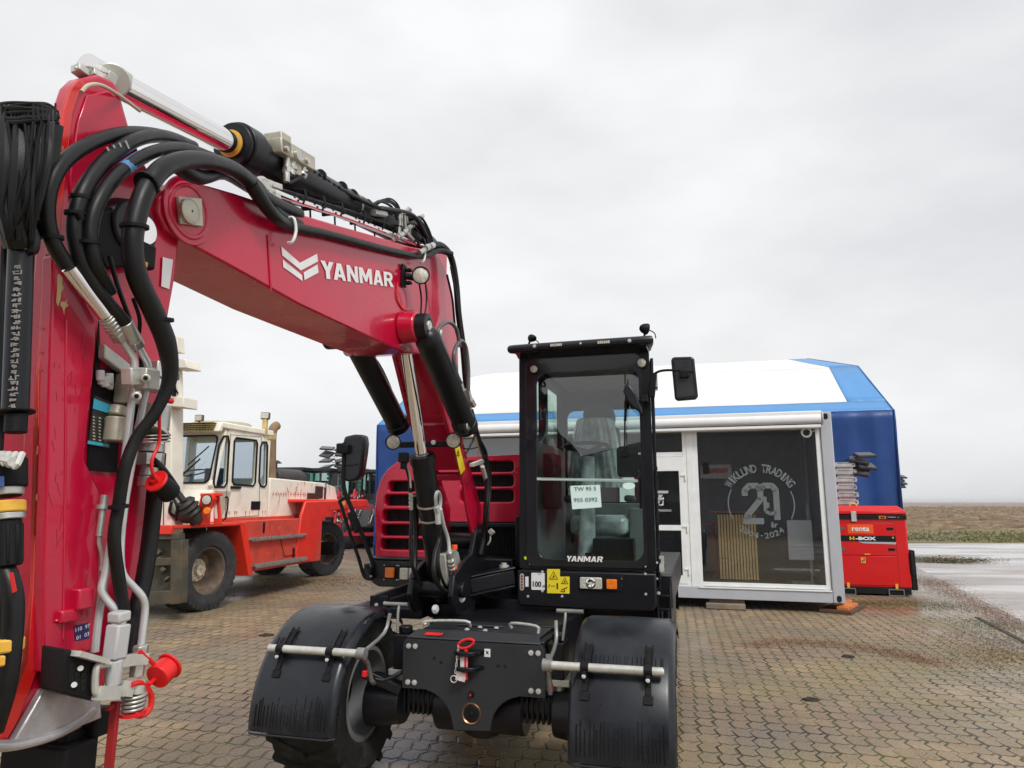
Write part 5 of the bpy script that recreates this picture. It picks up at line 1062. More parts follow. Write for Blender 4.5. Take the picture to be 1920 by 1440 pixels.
for (px, py, x, r) in ((797, 466, -.16, .019), (806, 463, -.16, .018)): g.cyl(L(px, py, x=x), L(px+6, py-3, x=x), r, seg=12)
g.cyl(L(786, 474, x=-.17), L(800, 466, x=-.16), .014); g.out('hose_fitting', STEEL, ex)
g = G()
for (px, py) in ((541, 432), (788, 476)): c = L(px, py, x=-.19); g.tube([c + V((0, 0, -.05)), c + V((.02, 0, -.045)), c + V((.025, .01, 0)), c + V((.02, 0, .045)), c + V((0, 0, .05))], .006, 6, 3)
g.out('hose_clip', WHT, ub)
# tangle over the elbow
g = G(); R = random.Random(5)
for k in range(9):
    x = -.45 + k*.03; g.tube([L(590 + k*9, 322 + k*6, x=-.30), L(660 + k*6, 365+k*3, x=x), L(720, 402 - k*1.5, x=x), L(760 + k*2, 420 - k*2, x=x), L(785 + k*2, 445, x=x)], .0055 + .002*(k % 3), 7, 5)
g.tube([L(695, 385, x=-.25), L(715, 378, x=-.25), L(736, 390, x=-.25), L(745, 412, x=-.25)], .007, 7, 5); g.tube([L(755, 415, x=-.3), L(775, 425, x=-.3), L(792, 448, x=-.3), L(802, 470, x=-.25)], .010, 7, 5)
eh = g.out('hose_tangle', HOSE, ex)
g = G()
for k in range(4):
    x = -.24 - k*.05; g.tube([L(735 + k*5, 452-k*8, x=x), L(748 + k*5, 440-k*8, x=x), L(750+k*4, 404 - k*3, x=x), L(758+k*4, 402-k*3, x=x), L(760+k*4, 432, x=x), L(775, 450, x=x)], .009, 8, 2)
g.cyl(L(700, 398, x=-.25), L(722, 402, x=-.25), .016, seg=12); g.out('bent_pipe', STEEL, eh)
g = G()
for (px, py) in ((600, 330), (640, 352), (660, 366), (688, 384), (712, 402)): c = L(px, py, x=-.33); g.cyl(c - V((0, .008, 0)), c + V((0, .008, 0)), .03, seg=14)
g.out('cable_tie', BLKM, eh)
# hoses down the lower boom, valve with orange plugs
h11 = hose([(882, 770, -.16), (895, 820, -.17), (908, 850, -.17), (914, 900, -.17), (912, 960, -.17), (908, 1000, -.2), (900, 1040, -.22)], .022)
hose([(874, 850, -.2), (885, 830, -.18), (893, 815, -.16), (905, 850, -.15), (918, 870, -.15), (920, 910, -.15), (914, 980, -.15), (912, 1020, -.2)], .006)
g = G(); g.tube([L(886, 780, x=-.17), L(893, 820, x=-.17), L(900, 850, x=-.17)], .013, 8, 2); g.bar(L(884, 872, x=-.19), L(912, 862, x=-.19), .03, .025); g.bar(L(902, 868, x=-.19), L(912, 905, x=-.19), .022, .022); g.cyl(L(904, 874, x=-.17), L(910, 896, x=-.17), .016, seg=12); g.out('pipe_bracket', ZINC, ex, bev=.003)
g = G(); p = L(919, 1000, x=-.2); g.cyl(p, p + V((.02, 0, .02)), .022); g.tube([p, p + V((0, 0, -.05)), p + V((-.02, 0, -.08))], .007, 6, 3); g.out('pipe_fitting', ZINC, ex)
YV = -.0
g = G(); a = [L(*q, x=-.30) for q in ((834, 1040), (855, 1030), (860, 1036), (868, 1070), (858, 1086), (840, 1100))]; g.prism(a, (-.05, 0, 0)); vb2 = g.out('load_valve', ZINC, ex, bev=.004)
g = G()
for px, py in ((852, 1026), (852, 1065)): c = L(px, py, x=-.275); g.cyl(c - V((0, 0, .015)), c + V((0, 0, .015)), .02, seg=10)
g.out('orange_plug', CAPO, vb2, bev=.003)
g = G(); g.cyl(L(843, 1035, x=-.28), L(846, 1055, x=-.28), .018, seg=12)
for k in range(3): g.cyl(L(845+k, 1050+k*7, x=-.275), L(846+k, 1053+k*7, x=-.275), .022, seg=14)
g.cyl(L(848, 1075, x=-.275), L(850, 1090, x=-.275), .014, seg=6); g.out('fitting', STEEL, vb2, bev=.002)
g = G(); g.tube([L(826, 955, x=-.30), L(832, 985, x=-.30), L(840, 1010, x=-.29), L(843, 1038, x=-.28)], .012, 10, 3); g.tube([L(818, 950, x=-.31), L(817, 930, x=-.30), L(821, 922, x=-.29), L(826, 932, x=-.30), L(825, 952, x=-.31), L(822, 965, x=-.31)], .011, 10, 3); g.cyl(L(820, 955, x=-.31), L(822, 982, x=-.31), .018, seg=12); g.cyl(L(818, 950, x=-.31), L(820, 960, x=-.31), .021, seg=6); g.out('steel_pipe', SPIPE, mc)
hose([(822, 985, -.31), (824, 1010, -.31), (816, 1040, -.31), (814, 1075, -.30), (824, 1100, -.29), (842, 1110, -.28), (860, 1095, -.28), (862, 1070, -.28)], .014)
hose([(828, 1000, -.33), (822, 1040, -.33), (824, 1070, -.32), (836, 1100, -.31), (855, 1108, -.30), (866, 1085, -.30)], .010)
hose([(760, 868, -.47), (768, 900, -.48), (770, 930, -.48), (772, 960, -.48), (770, 1010, -.48), (773, 1060, -.47), (790, 1098, -.45)], .012)
hose([(775, 930, -.49), (780, 985, -.5), (778, 1040, -.5), (776, 1085, -.48)], .017)
g = G(); c = L(757, 858, x=-.47); g.box(c, (.05, .06, .06)); g.cyl(c - V((0, 0, .03)), c - V((0, 0, .07)), .02); g.out('sensor_plug', BLKM, ex, bev=.006)
g = G(); g.tube([L(762, 870, x=-.46), L(768, 890, x=-.46), L(770, 915, x=-.46)], .006, 6, 3)
for k in range(4): g.cyl(L(770, 925+k*8, x=-.46), L(771, 931+k*8, x=-.46), .013, seg=10)
g.out('pipe_fitting', STEEL, ex)
# lamps clamped across the lower boom
for px, py, x in ((737, 829, -.62), (850, 826, -.19)): round_lamp(L(px, py, x=x), (.3, -1, -.1), .046, lb, dp=.06)
g = G(); a, b_ = L(748, 834, x=-.56), L(845, 832, x=-.24); g.bar(a + V((0, .02, 0)), b_ + V((0, .0, 0)), .03, .035); g.out('lamp_bar', BLKM, lb, bev=.004)
g = G(); p = L(815, 830, x=-.33); bolt(g, p + V((0, -.02, 0)), (0, -1, 0), .012, .01); g.out('bolt_set', BLT, lb)
g = G(); g.tube([L(858, 822, x=-.18), L(866, 838, x=-.17), L(880, 842, x=-.16), L(896, 838, x=-.15)], .004, 6, 4); g.tube([L(648, 650, x=-.62), L(700, 668, x=-.58), L(730, 720, x=-.58), L(742, 760, x=-.58)], .005, 6, 4); g.out('cable', HOSE, lb)
# cables across the elbow plate
hose([(786, 530, -.15), (790, 560, -.16), (789, 590, -.16)], .005); hose([(797, 525, -.15), (800, 560, -.16), (796, 595, -.16)], .005)
# silver cap at the foot of the stick-cylinder rod, end bracket and stray wire
g = G(); c = L(205, 150, x=-.37); g.cyl(L(150, 134, x=-.30), L(196, 136, x=-.30), .018); g.box(L(215, 148, x=-.33), (.07, .06, .05)); g.cyl(L(212, 150, x=-.42), L(212, 150, x=-.28), .045, seg=24); g.out('rod_eye', ZINC, sc_, bev=.004)
G().tube([L(153, 172, x=-.19), L(166, 160, x=-.19), L(190, 160, x=-.20), L(225, 180, x=-.23), L(262, 208, x=-.28)], .005, 8, 5).out('hose_guard', mat('beige_wire', (.55, .45, .33), .5), stk)

# extra thin lines: cables along boom top and between the big hoses, print on the hoses, stick-top details
g = G(); R = random.Random(55)
for k in range(7):
    o_ = k*3.2; x = -.26 - k*.03
    g.tube([L(470 + k*6, 330 + k*5, x=x), L(520, 352 + o_, x=x), L(600, 378 + o_*.9, x=x), L(690, 406 + o_*.8, x=x), L(752, 432 + o_*.4, x=x), L(790, 458, x=x)], R.choice((.005, .0065, .008)), 7, 5)
ht = g.out('boom_harness', HOSE, ex)
g = G()
for (px, py) in ((548, 368), (585, 381), (620, 392), (664, 406), (700, 418), (735, 432)): c = L(px, py+4, x=-.28); g.tube([c + V((.05, .0, -.03)), c + V((.055, 0, .03)), c + V((-.09, 0, .045)), c + V((-.1, 0, -.02))], .0045, 6, 2)
g.out('cable_tie', BLKM, ht)
g = G()
for k in range(5):
    g.tube([L(748 + k*7, 440 - k*6, x=-.28), L(766 + k*6, 420 - k*3, x=-.27), L(786 + k*5, 424 + k*3, x=-.26), L(800 + k*3, 450 + k*3, x=-.25), L(806, 470, x=-.24)], .0075, 7, 5)
for k in range(3): g.tube([L(690 + k*8, 392 - k*4, x=-.3), L(712 + k*8, 376 - k*2, x=-.28), L(738 + k*4, 384, x=-.26), L(752, 410, x=-.25), L(748, 440, x=-.25)], .005, 7, 5)
g.out('hose_tangle', HOSE, ex)
g = G()
for k in range(6): a = L(744 + k*8, 446 - k*7, x=-.22 - k*.02); g.cyl(a, a + V((.0, .07, .05)), .013, seg=8); g.cyl(a + V((0, .02, .014)), a + V((0, .04, .028)), .018, seg=6)
g.out('pipe_fitting', STEEL, ub)
g = G()
for k in range(9): u = k/8; g.bar(L(196 + 46*u, 286 - 16*u, x=-.135), L(199 + 46*u, 285 - 16*u, x=-.135), .004, .02) if k % 2 else None
g.out('hose_print', mat('print_grey', (.35, .35, .34), .6), h2)
hose([(250, 560, -.10), (262, 600, -.11), (258, 640, -.13), (250, 660, -.14)], .005)
hose([(150, 430, -.15), (170, 500, -.16), (196, 560, -.17), (216, 600, -.17)], .011)
hose([(205, 480, -.17), (222, 540, -.18), (244, 600, -.18), (262, 650, -.17), (266, 690, -.17)], .006)
# black junction housing behind the hoses with an amber-marked plug
g = G(); g.prism([L(*q, x=-.20) for q in ((180, 392), (214, 388), (240, 400), (246, 500), (200, 505), (184, 470))], (-.03, 0, 0)); g.box(L(264, 480, x=-.19), (.05, .06, .07)); jh = g.out('junction_housing', BLKM, stk, bev=.008)
g = G(); c = L(268, 492, x=-.165); g.cyl(c, c + V((0, 0, -.012)), .012); g.out('amber_collar', YELP, jh)
# small clamps, bolts and steel tabs along the top of the stick
g = G(); R = random.Random(66)
for k in range(9): c = L(150 + k*9, 133 + k*2.2, x=-.27 - .02*(k % 3)); g.box(c, (.03, .03, .02 + .02*R.random()), (R.uniform(-.4, .4), R.uniform(-.4, .4), 0))
g.tube([L(140, 128, x=-.26), L(165, 124, x=-.26), L(192, 134, x=-.26), L(215, 140, x=-.26)], .004, 6, 3); g.out('hinge_fitting', ZINC, stk, bev=.002)
g = G()
for k in range(7): c = L(122 - k*2, 205 + k*11, x=-.28); g.box(c, (.012, .02, .014), (.3*k, 0, 0))
g.tube([L(124, 190, x=-.28), L(112, 230, x=-.28), L(108, 280, x=-.28)], .005, 6, 3); g.out('cable_comb', BLKM, stk)

# scuffs, scratches and weld lines on the near stick plates
g = G(); R = random.Random(123)
for k in range(46):
    px, py = R.uniform(98, 165), R.uniform(640, 1220); a = R.uniform(-.5, .5); ln = R.uniform(.008, .05); c = L(px, py, x=SX1+.0373)
    g.bar(c, c + V((0, ln*math.sin(a), ln*math.cos(a))), .0006, .0011, up=(0, 1, 0))
g.out('scratch', mat('scratch_dark', (.22, .01, .02), .6, var=.3), sh)['kind'] = 'stuff'
g = G(); g.tube([L(124, 600, x=SX1+.0372), L(122, 900, x=SX1+.0372), L(118, 1200, x=SX1+.0372)], .003, 6, 4); g.tube([L(86, 520, x=SX1+.014), L(78, 900, x=SX1+.014), L(70, 1180, x=SX1+.014)], .0025, 6, 4); g.out('weld_seam', RED, sh)
g = G(); R = random.Random(9)
for k in range(40):
    px, py = R.uniform(70, 110), R.uniform(250, 1230); c = L(66 + 40*max(0, (700-py)/450) + R.uniform(0, 14) if py < 700 else 68 + R.uniform(0, 14), py, x=SX1+.0108)
    g.box(c, (.0006, R.uniform(.002, .006), R.uniform(.004, .02)))
g.out('edge_chip', mat('chip_orange', (.50, .16, .08), .7, var=.4), stk)['kind'] = 'stuff'
# ================================================================ OFFICE CONTAINER
cn = W0.L(1586, 1132, z=.14); C = Fr(cn[0], cn[1], -16); CL = C.L
oc = thing('office_container', (cn[0], cn[1], 0), -16, 'grey steel office container with large glass front, white door and rolled white awning', 'office container')
CG = mat('container_grey', (.43, .45, .49), .5, var=.05, dirt=(.33, .33, .33), ds=3, da=.3); UP = mat('white_upvc', (.78, .80, .80), .35, var=.04, dirt=(.60, .60, .55), ds=4, da=.3)
ZB, ZT = .14, 2.86; CLN, CD = 6.06, 2.44
g = G()
for x0, x1 in ((-.16, 0), (-CLN, -CLN+.16)): g.bb(x0, x1, 0, .16, ZB, ZT); g.bb(x0, x1, CD-.16, CD, ZB, ZT)
fr = g.out('corner_post', CG, oc, bev=.012)
g = G()
for x0, x1 in ((-.16, 0), (-CLN, -CLN+.16)):
    for z in (ZB+.06, ZT-.07): 
        g.prism(rr((x0+x1)/2-.032, (x0+x1)/2+.032, z-.045, z+.045, .03, 5, lambda x, z: (x, -.003, z)), (0, .002, 0))
g.out('casting_hole', mat('void', (.003, .003, .003), .9), fr)
g = G(); g.bb(-CLN+.16, -.16, .005, .15, ZB+.0, ZB+.17); g.bb(-CLN+.16, -.16, .005, .15, ZT-.14, ZT-.01); g.bb(-.15, -.01, .16, CD-.16, ZB, ZB+.16); g.bb(-.15, -.01, .16, CD-.16, ZT-.16, ZT-.01); g.bb(-CLN+.16, -.16, .16, CD, ZB+.05, ZB+.15); g.out('frame_rail', CG, oc, bev=.008)
g = G(); g.bb(-CLN+.1, -.10, .16, CD-.05, ZT-.12, ZT-.03); g.out('roof', CG, oc, bev=.01)
IW = mat('inner_wall', (.30, .30, .31), .8, var=.1)
g = G(); g.bb(-CLN+.1, -.16, CD-.12, CD-.05, ZB+.1, ZT-.1); g.bb(-.10, -.05, .16, CD-.05, ZB+.16, ZT-.16); g.bb(-CLN+.05, -CLN+.1, .16, CD-.05, ZB+.1, ZT-.1); g.out('wall', IW, oc)
g = G(); g.bb(-CLN+.1, -.16, .16, CD-.12, ZB+.15, ZB+.18); g.out('floor_board', mat('floor_dark', (.06, .055, .05), .6), oc)
# window openings: measured along the front
xa, xb = CL(1312, 900, y=0)[0], CL(1540, 900, y=0)[0]           # big window
xd0 = CL(1200, 900, y=0)[0]                                          # door's left
g = G(); g.bb(xb+.0, -.16, .03, .10, ZB+.17, ZT-.14) if xb < -.17 else None
def wframe(name, x0, x1, z0, z1, t, y=.03, th=.06, par=oc):
    g = G(); g.ring(rr(x0, x1, z0, z1, .004, 2, lambda x, z: (x, y, z)), rr(x0+t, x1-t, z0+t, z1-t, .006, 2, lambda x, z: (x, y, z)), (0, th, 0)); return g.out(name, UP, par, bev=.005)
xW0, xW1 = CL(1306, 1000, y=.03)[0], -.165
zb = ZB+.17; ztt = 2.68
wf = wframe('window', xW0, xW1, zb, ztt, .065)
g = G(); g.bb(xW0+.06, xW1-.06, .058, .064, zb+.06, ztt-.06); GLW = glass('office_glass', (.86, .88, .90), .95, ior=2.15); pn_ = g.out('pane', GLW, wf)
g = G(); g.bb(xW0+.09, xW1-.09, .022, .03, zb+.005, zb+.03); g.bb(xW0, xW1, -.01, .03, zb-.02, zb); g.out('sill', UP, wf, bev=.004)
# door with transom
xD1 = xW0-.10; xD0 = xD1-.98
g = G(); g.bb(xD1, xW0, .02, .11, zb, ztt); g.out('mullion', UP, oc, bev=.006)
df = wframe('door_frame', xD0, xD1, zb, ztt, .06)
g = G(); g.bb(xD0+.06, xD1-.06, .035, .085, 2.24, 2.31); g.out('transom', UP, df, bev=.004)
g = G(); g.bb(xD0+.07, xD1-.07, .058, .064, 2.31, 2.62); g.out('pane', GLW, df)
g = G(); yD = .022
g.ring(rr(xD0+.05, xD1-.05, zb+.03, 2.235, .004, 2, lambda x, z: (x, yD, z)), rr(xD0+.17, xD1-.125, zb+.15, 2.02, .006, 2, lambda x, z: (x, yD, z)), (0, .06, 0)); g.bb(xD0+.17, xD1-.125, yD, yD+.058, 1.12, 1.20); dd = g.out('door', UP, oc, bev=.006)
g = G(); g.bb(xD0+.16, xD1-.12, .05, .056, zb+.14, 1.13); g.bb(xD0+.16, xD1-.12, .05, .056, 1.19, 2.03); g.out('pane', GLW, dd)
g = G()
for z in (.52, 1.15, 1.92): g.cyl((xD1-.03, .012, z-.05), (xD1-.03, .012, z+.05), .013); g.bb(xD1-.10, xD1-.03, .008, .022, z+.02, z+.045)
g.out('hinge', UP, dd, bev=.003)
# faint lettering on the door glass
gd = mat('frosted_film', (.42, .44, .45), .6, var=.1)
xm = (xD0+.17 + xD1-.19)/2
text('lettering', 'WIKLUND TRADING', (xm+.03, .046, 1.42), (1, 0, 0), (0, 0, 1), .035, gd, dd, wd=.42, bold=.02)
g = G()
for pts in ([(-.10, 1.50), (.05, 1.50), (.12, 1.66), (.05, 1.66), (0, 1.55), (-.10, 1.55)], [(-.12, 1.58), (-.02, 1.58), (.02, 1.66), (-.12, 1.66)], [(-.14, 1.68), (.20, 1.68), (.21, 1.72), (-.14, 1.72)]): g.prism([(xm+x, .047, z) for x, z in pts], (0, -.001, 0))
g.out('door_emblem', gd, dd)
# second window hidden partly behind the excavator, left blind
xl = -CLN+.16
w2 = wframe('window', xl, xD0, 1.1, ztt, .06)
g = G(); g.bb(xl+.06, xD0-.06, .058, .064, 1.16, ztt-.06); g.out('pane', GLW, w2)
g = G(); g.bb(xl, xD0, .03, .09, zb, 1.10); g.out('panel', CG, oc, bev=.004)
g = G(); g.bb(xl+.06, xD0-.06, .10, .11, 1.25, ztt-.06); g.out('blind', mat('blind_grey', (.16, .16, .16), .8), w2)
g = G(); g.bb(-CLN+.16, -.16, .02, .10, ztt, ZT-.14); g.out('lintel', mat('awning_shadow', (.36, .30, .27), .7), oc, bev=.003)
# rolled awning
AW = mat('awning_white', (.80, .80, .81), .35, var=.03)
a0 = CL(1540, 782, y=-.12); az = ZT-.11
g = G(); xA1 = CL(1541, 785, y=-.14)[0]; g.cyl((-CLN+.05, -.07, az), (xA1, -.07, az), .085, seg=28); g.bb(-CLN+.05, xA1, -.13, -.01, az+.02, az+.115); aw = g.out('awning', AW, oc, bev=.01)
g = G(); g.bb(-CLN+.05, xA1-.02, -.155, -.03, az-.135, az-.085); g.out('front_rail', AW, aw, bev=.012)
g = G(); g.cyl((xA1, -.07, az+.01), (xA1+.02, -.07, az+.01), .10, seg=28); g.out('end_cap', CG, aw, bev=.005)
g = G()
for z in (az+.03, az-.083): g.bb(-CLN+.05, xA1-.01, -.160 if z < az else -.133, -.13, z, z+.006)
g.out('shadow_gap', BLKM, aw)
# frosted anniversary emblem on the big pane
cx = (CL(1427, 950, y=.055)[0]); cz = CL(1433, 945, y=.055)[2]
YE = .054; fm = mat('frosted_film_pale', (.14, .155, .16), .6, var=.08)
# the emblem, with lettering laid round the arc
rad = (CL(1495, 945, y=YE)[0] - CL(1369, 945, y=YE)[0]) / 2
g = G()
for s0, s1 in ((-28, 26), (152, 212)):
    P = [(cx + rad*math.cos(math.radians(a)), cz + rad*math.sin(math.radians(a))) for a in range(s0, s1, 4)]
    Q = [(cx + (rad-.016)*math.cos(math.radians(a)), cz + (rad-.016)*math.sin(math.radians(a))) for a in range(s0, s1, 4)]
    for i in range(len(P)-1): g.prism([(P[i][0], YE, P[i][1]), (P[i+1][0], YE, P[i+1][1]), (Q[i+1][0], YE, Q[i+1][1]), (Q[i][0], YE, Q[i][1])], (0, -.001, 0))
em = g.out('emblem_ring', fm, pn_)
def arctext(s, r, a0, a1, h, w_, flip=1):
    n = len(s)
    for i, ch in enumerate(s):
        if ch == ' ': continue
        a = math.radians(a0 + (a1-a0)*i/(n-1)); t = a - math.pi/2 * flip; xdv = V((math.cos(t), 0, math.sin(t))); udv = V((math.cos(a), 0, math.sin(a))) * flip
        text('lettering', ch, (cx + r*math.cos(a), YE, cz + r*math.sin(a)), xdv, udv, h*(.2 if ch == '-' else 1), fm, em, wd=w_*(.45 if ch in 'I-1' else 1), bold=.025, depth=.001)
arctext('WIKLUND TRADING', rad*1.12, 146, 34, .125, .078)
arctext('2004-2024', rad*.98, 232, 304, .085, .065, -1)
g = G()   # the joined "20"
def stroke(P, w_):
    P = [V((cx + x, YE, cz + z)) for x, z in P]
    for i in range(len(P)-1):
        d = (P[i+1]-P[i]).normalized(); nrm = V((-d[2], 0, d[0])) * w_/2; e_ = d * w_*.12
        g.prism([P[i]-nrm-e_, P[i+1]-nrm+e_, P[i+1]+nrm+e_, P[i]+nrm-e_], (0, -.001, 0))
stroke([(-.22, .13), (-.22, .20), (-.15, .27), (-.03, .27), (.0, .20), (.0, .07), (-.20, -.17), (-.20, -.21)], .085); stroke([(-.25, -.25), (.02, -.25)], .09)
stroke([(.0, .22), (.05, .27), (.17, .27), (.22, .20), (.22, -.22)], .085); stroke([(.06, .10), (.06, -.10), (.12, -.14), (.20, -.13)], .05); stroke([(.10, .02), (.10, -.05)], .03)
g.out('emblem_number', fm, em)
text('lettering', 'år', (cx + .17, YE, cz - .30), (1, 0, 0), (0, 0, 1), .085, fm, em, bold=.03)
text('lettering', 'wiklundtrading.se', (CL(1487, 1068, y=YE)[0] + .05, YE, CL(1487, 1068, y=YE)[2]), (1, 0, 0), (0, 0, 1), .055, mat('frosted_dim', (.22, .23, .24), .6), pn_, wd=.62, bold=.0)
# cable coil and small sensor behind the pane
g = G(); c = CL(1512, 811, y=.02); R = random.Random(8)
for k in range(4): g.tube([c + V(((.055+.006*k)*math.cos(a), .0, (.055+.005*k)*math.sin(a))) for a in [2*math.pi*i/14 for i in range(15)]], .006, 6, 1)
g.tube([c + V((.05, 0, .0)), c + V((.12, 0, .03)), c + V((.16, 0, .09))], .006, 6, 4); g.out('cable_coil', UP, oc)
# things standing inside: slatted counter, radiator, stool
def ithing(name, x, y, lab, cat): w_ = C.l2w(x, y, 0); return thing(name, (w_[0], w_[1], ZB+.18), -16, lab, cat)
ctr = ithing('reception_counter', (CL(1345, 1000, y=.9)[0]+CL(1420, 1000, y=.9)[0])/2, .9, 'oak slatted counter with wooden top inside the office container', 'counter')
hw_ = (CL(1421, 1000, y=.9)[0]-CL(1350, 1000, y=.9)[0])/2
g = G(); g.bb(-hw_, hw_, 0, .5, 0, 1.05); g.out('body', BLKM, ctr); g = G()
for k in range(13): x = -hw_ + .015 + k*(2*hw_-.03)/12; g.bb(x-.016, x+.016, -.03, -.001, 0.02, 1.03)
g.out('slat', mat('oak', (.62, .42, .17), .6, var=.15), ctr)['kind'] = 'stuff'
g = G(); g.bb(-hw_-.12, hw_+.10, -.06, .55, 1.05, 1.09); g.out('counter_top', mat('oak_top', (.24, .10, .04), .5, var=.15), ctr, bev=.006)
rdx = CL(1500, 1000, y=.7)[0]; rd = ithing('radiator', rdx, .7, 'white panel heater standing inside the office container', 'radiator')
g = G(); g.bb(-.18, .18, 0, .06, .35, .95); g.out('panel', UP, rd, bev=.01); g = G(); g.bar((.13, .03, 0), (.13, .03, 1.2), .03, .03); g.bb(-.15, .15, -.02, .12, 0, .03); g.out('foot', STEEL, rd)
stx = CL(1325, 1000, y=1.3)[0]; sl_ = ithing('stool', stx, 1.3, 'red metal stool inside the office beside the slatted counter', 'stool')
g = G(); g.bb(-.16, .16, -.16, .16, .86, .89); g.out('seat', CAPR, sl_, bev=.005); g = G()
for a in (-.14, .14):
    for b_ in (-.14, .14): g.bar((a, b_, 0), (a*.8, b_*.8, .87), .025, .025)
g.out('frame', CAPR, sl_)
# timber supports under the container
WOOD = mat('weathered_timber', (.20, .16, .12), .85, var=.3, bump=.5, bs=30)
tw = CL(1360, 1128, y=.12); t0 = C.l2w(tw[0], .12, 0)
g = G(); g.box((0, .1, .045), (.55, .6, .075)); g.box((.02, .06, .105), (.5, .2, .05)); ts = thing('timber_block', (t0[0], t0[1], 0), -16, 'grey timber packing under the middle of the office container', 'timber block', 'packing blocks under the container'); g.out('block', WOOD, ts, bev=.008)
tw = W0.L(1570, 1145, z=0); ts = thing('timber_block', (tw[0], tw[1], 0), -38, 'dark timber plank with an orange wedge under the container corner', 'timber block', 'packing blocks under the container')
g = G(); g.box((.05, .1, .025), (.42, .9, .05)); g.out('plank', mat('dark_timber', (.09, .045, .025), .8, var=.3), ts, bev=.005)
g = G(); g.prism([(.06, -.28, .05), (.22, -.28, .05), (.22, .3, .05), (.06, .3, .05)], (0, 0, .045)); g.box((.12, .0, .11), (.16, .5, .03), (.05, 0, .2)); g.out('wedge', mat('orange_wood', (.55, .17, .04), .7, var=.2), ts, bev=.006)

# ================================================================ STORAGE TENT
tp_ = W0.L(1677, 768, y=14.5); TF = Fr(tp_[0], tp_[1], -14.5); TL = TF.L
tt = thing('storage_tent', (tp_[0], tp_[1], 0), -14.5, 'long storage tent with dark blue walls and white roof edged in lighter blue', 'tent')
ez = tp_[2]; p1_ = TL(1610, 686, x=0); p2_ = TL(1515, 672, x=0); TLN = -TL(707, 790, y=0)[0]
y1, z1, y2, z2 = p1_[1], p1_[2], p2_[1], p2_[2]
BLU = mat('tarp_blue_wall', (.003, .045, .20), .45, var=.2, vs=.9, bump=.8, bs=3.0, dirt=(.006, .06, .27), ds=1.2, da=.7); BLL = mat('tarp_blue_roof', (.07, .26, .56), .4, var=.06, vs=1, bump=.15, bs=3); WTR = mat('tarp_white', (.80, .79, .75), .5, var=.03, vs=1, bump=.15, bs=2)
def drape(name, c00, c10, c11, c01, m, nu=40, nv=16, amp=.03, fx=9, par=tt, seed=0):
    g = G(); c00, c10, c11, c01 = map(V, (c00, c10, c11, c01)); n = (c10-c00).cross(c01-c00).normalized(); R = random.Random(seed); ph = [R.uniform(0, 6) for _ in range(6)]; rows = []
    for j in range(nv+1):
        v = j/nv; row = []
        for i in range(nu+1):
            u = i/nu; p = (c00*(1-u)+c10*u)*(1-v) + (c01*(1-u)+c11*u)*v
            e = math.sin(math.pi*min(1, max(0, v)))**.5
            k = (math.sin(u*fx*6.28+ph[0]+v*1.5)*.5 + math.sin(u*fx*2.3*6.28+ph[1]-v*2)*.25 + math.sin(u*3*6.28+v*5+ph[2])*.4) * amp * (.3+.7*e)
            row.append(g.b.verts.new(p + n*k))
        rows.append(row)
    for j in range(nv):
        for i in range(nu): g._f((rows[j][i], rows[j][i+1], rows[j+1][i+1], rows[j+1][i]))
    o = g.out(name, m, par, ang=80, fix=False); md = o.modifiers.new('thick', 'SOLIDIFY'); md.thickness = .02; return o
drape('wall', (-TLN, 0, 0), (0, 0, 0), (0, 0, ez), (-TLN, 0, ez), BLU, 120, 20, .05, 22)
drape('end_wall', (0, 0, 0), (0, 2*y2, 0), (0, 2*y2, ez), (0, 0, ez), BLU, 40, 14, .04, 8)
drape('end_wall', (-TLN, 2*y2, 0), (-TLN, 0, 0), (-TLN, 0, ez), (-TLN, 2*y2, ez), BLU, 40, 14, .04, 8)
drape('wall', (0, 2*y2, 0), (-TLN, 2*y2, 0), (-TLN, 2*y2, ez), (0, 2*y2, ez), BLU, 60, 6, .03, 12)
f_ = .18; yb_, zb_ = y1*f_, ez + (z1-ez)*f_
drape('roof_edge', (-TLN, 0, ez), (0, 0, ez), (0, yb_, zb_), (-TLN, yb_, zb_), BLL, 80, 3, .004, 12)
xs_ = -.80
drape('roof_end', (xs_, yb_, zb_), (0, yb_, zb_), (0, y1, z1), (xs_+.1, y1, z1), BLL, 12, 8, .01, 2)
drape('roof_end', (xs_+.1, y1, z1), (0, y1, z1), (0, y2, z2), (xs_+.1, y2, z2), BLL, 12, 8, .01, 2)
drape('roof_end', (-TLN, yb_, zb_), (-TLN+.9, yb_, zb_), (-TLN+.9, y1, z1), (-TLN, y1, z1), BLL, 12, 8, .01, 2)
drape('roof', (-TLN+.9, yb_, zb_), (xs_, yb_, zb_), (xs_+.1, y1, z1), (-TLN+.9, y1, z1), WTR, 60, 10, .015, 6)
drape('roof', (-TLN+.0, y1, z1), (xs_+.1, y1, z1), (xs_+.1, y2, z2), (-TLN+.0, y2, z2), WTR, 60, 10, .01, 6)
drape('roof', (0, 2*y2-y1, z1), (-TLN, 2*y2-y1, z1), (-TLN, y2, z2), (0, y2, z2), WTR, 40, 6, .01, 6)
drape('roof', (0, 2*y2, ez), (-TLN, 2*y2, ez), (-TLN, 2*y2-y1, z1), (0, 2*y2-y1, z1), WTR, 40, 6, .01, 6)
g = G()
for x in (0.0, -TLN): g.prism([(x, 0, ez), (x, y1, z1), (x, y2, z2), (x, 2*y2-y1, z1), (x, 2*y2, ez)], (-.01 if x == 0 else .01, 0, 0))
g.out('gable', BLL, tt)
g = G(); 
for x in (-.02, -TLN+.02): g.tube([(x, -.01, .02), (x, -.01, ez), (x, y1, z1), (x, y2, z2)][:4 if x > -1 else 2], .010, 8, 1)
g.out('edge_tube', BLU, tt)

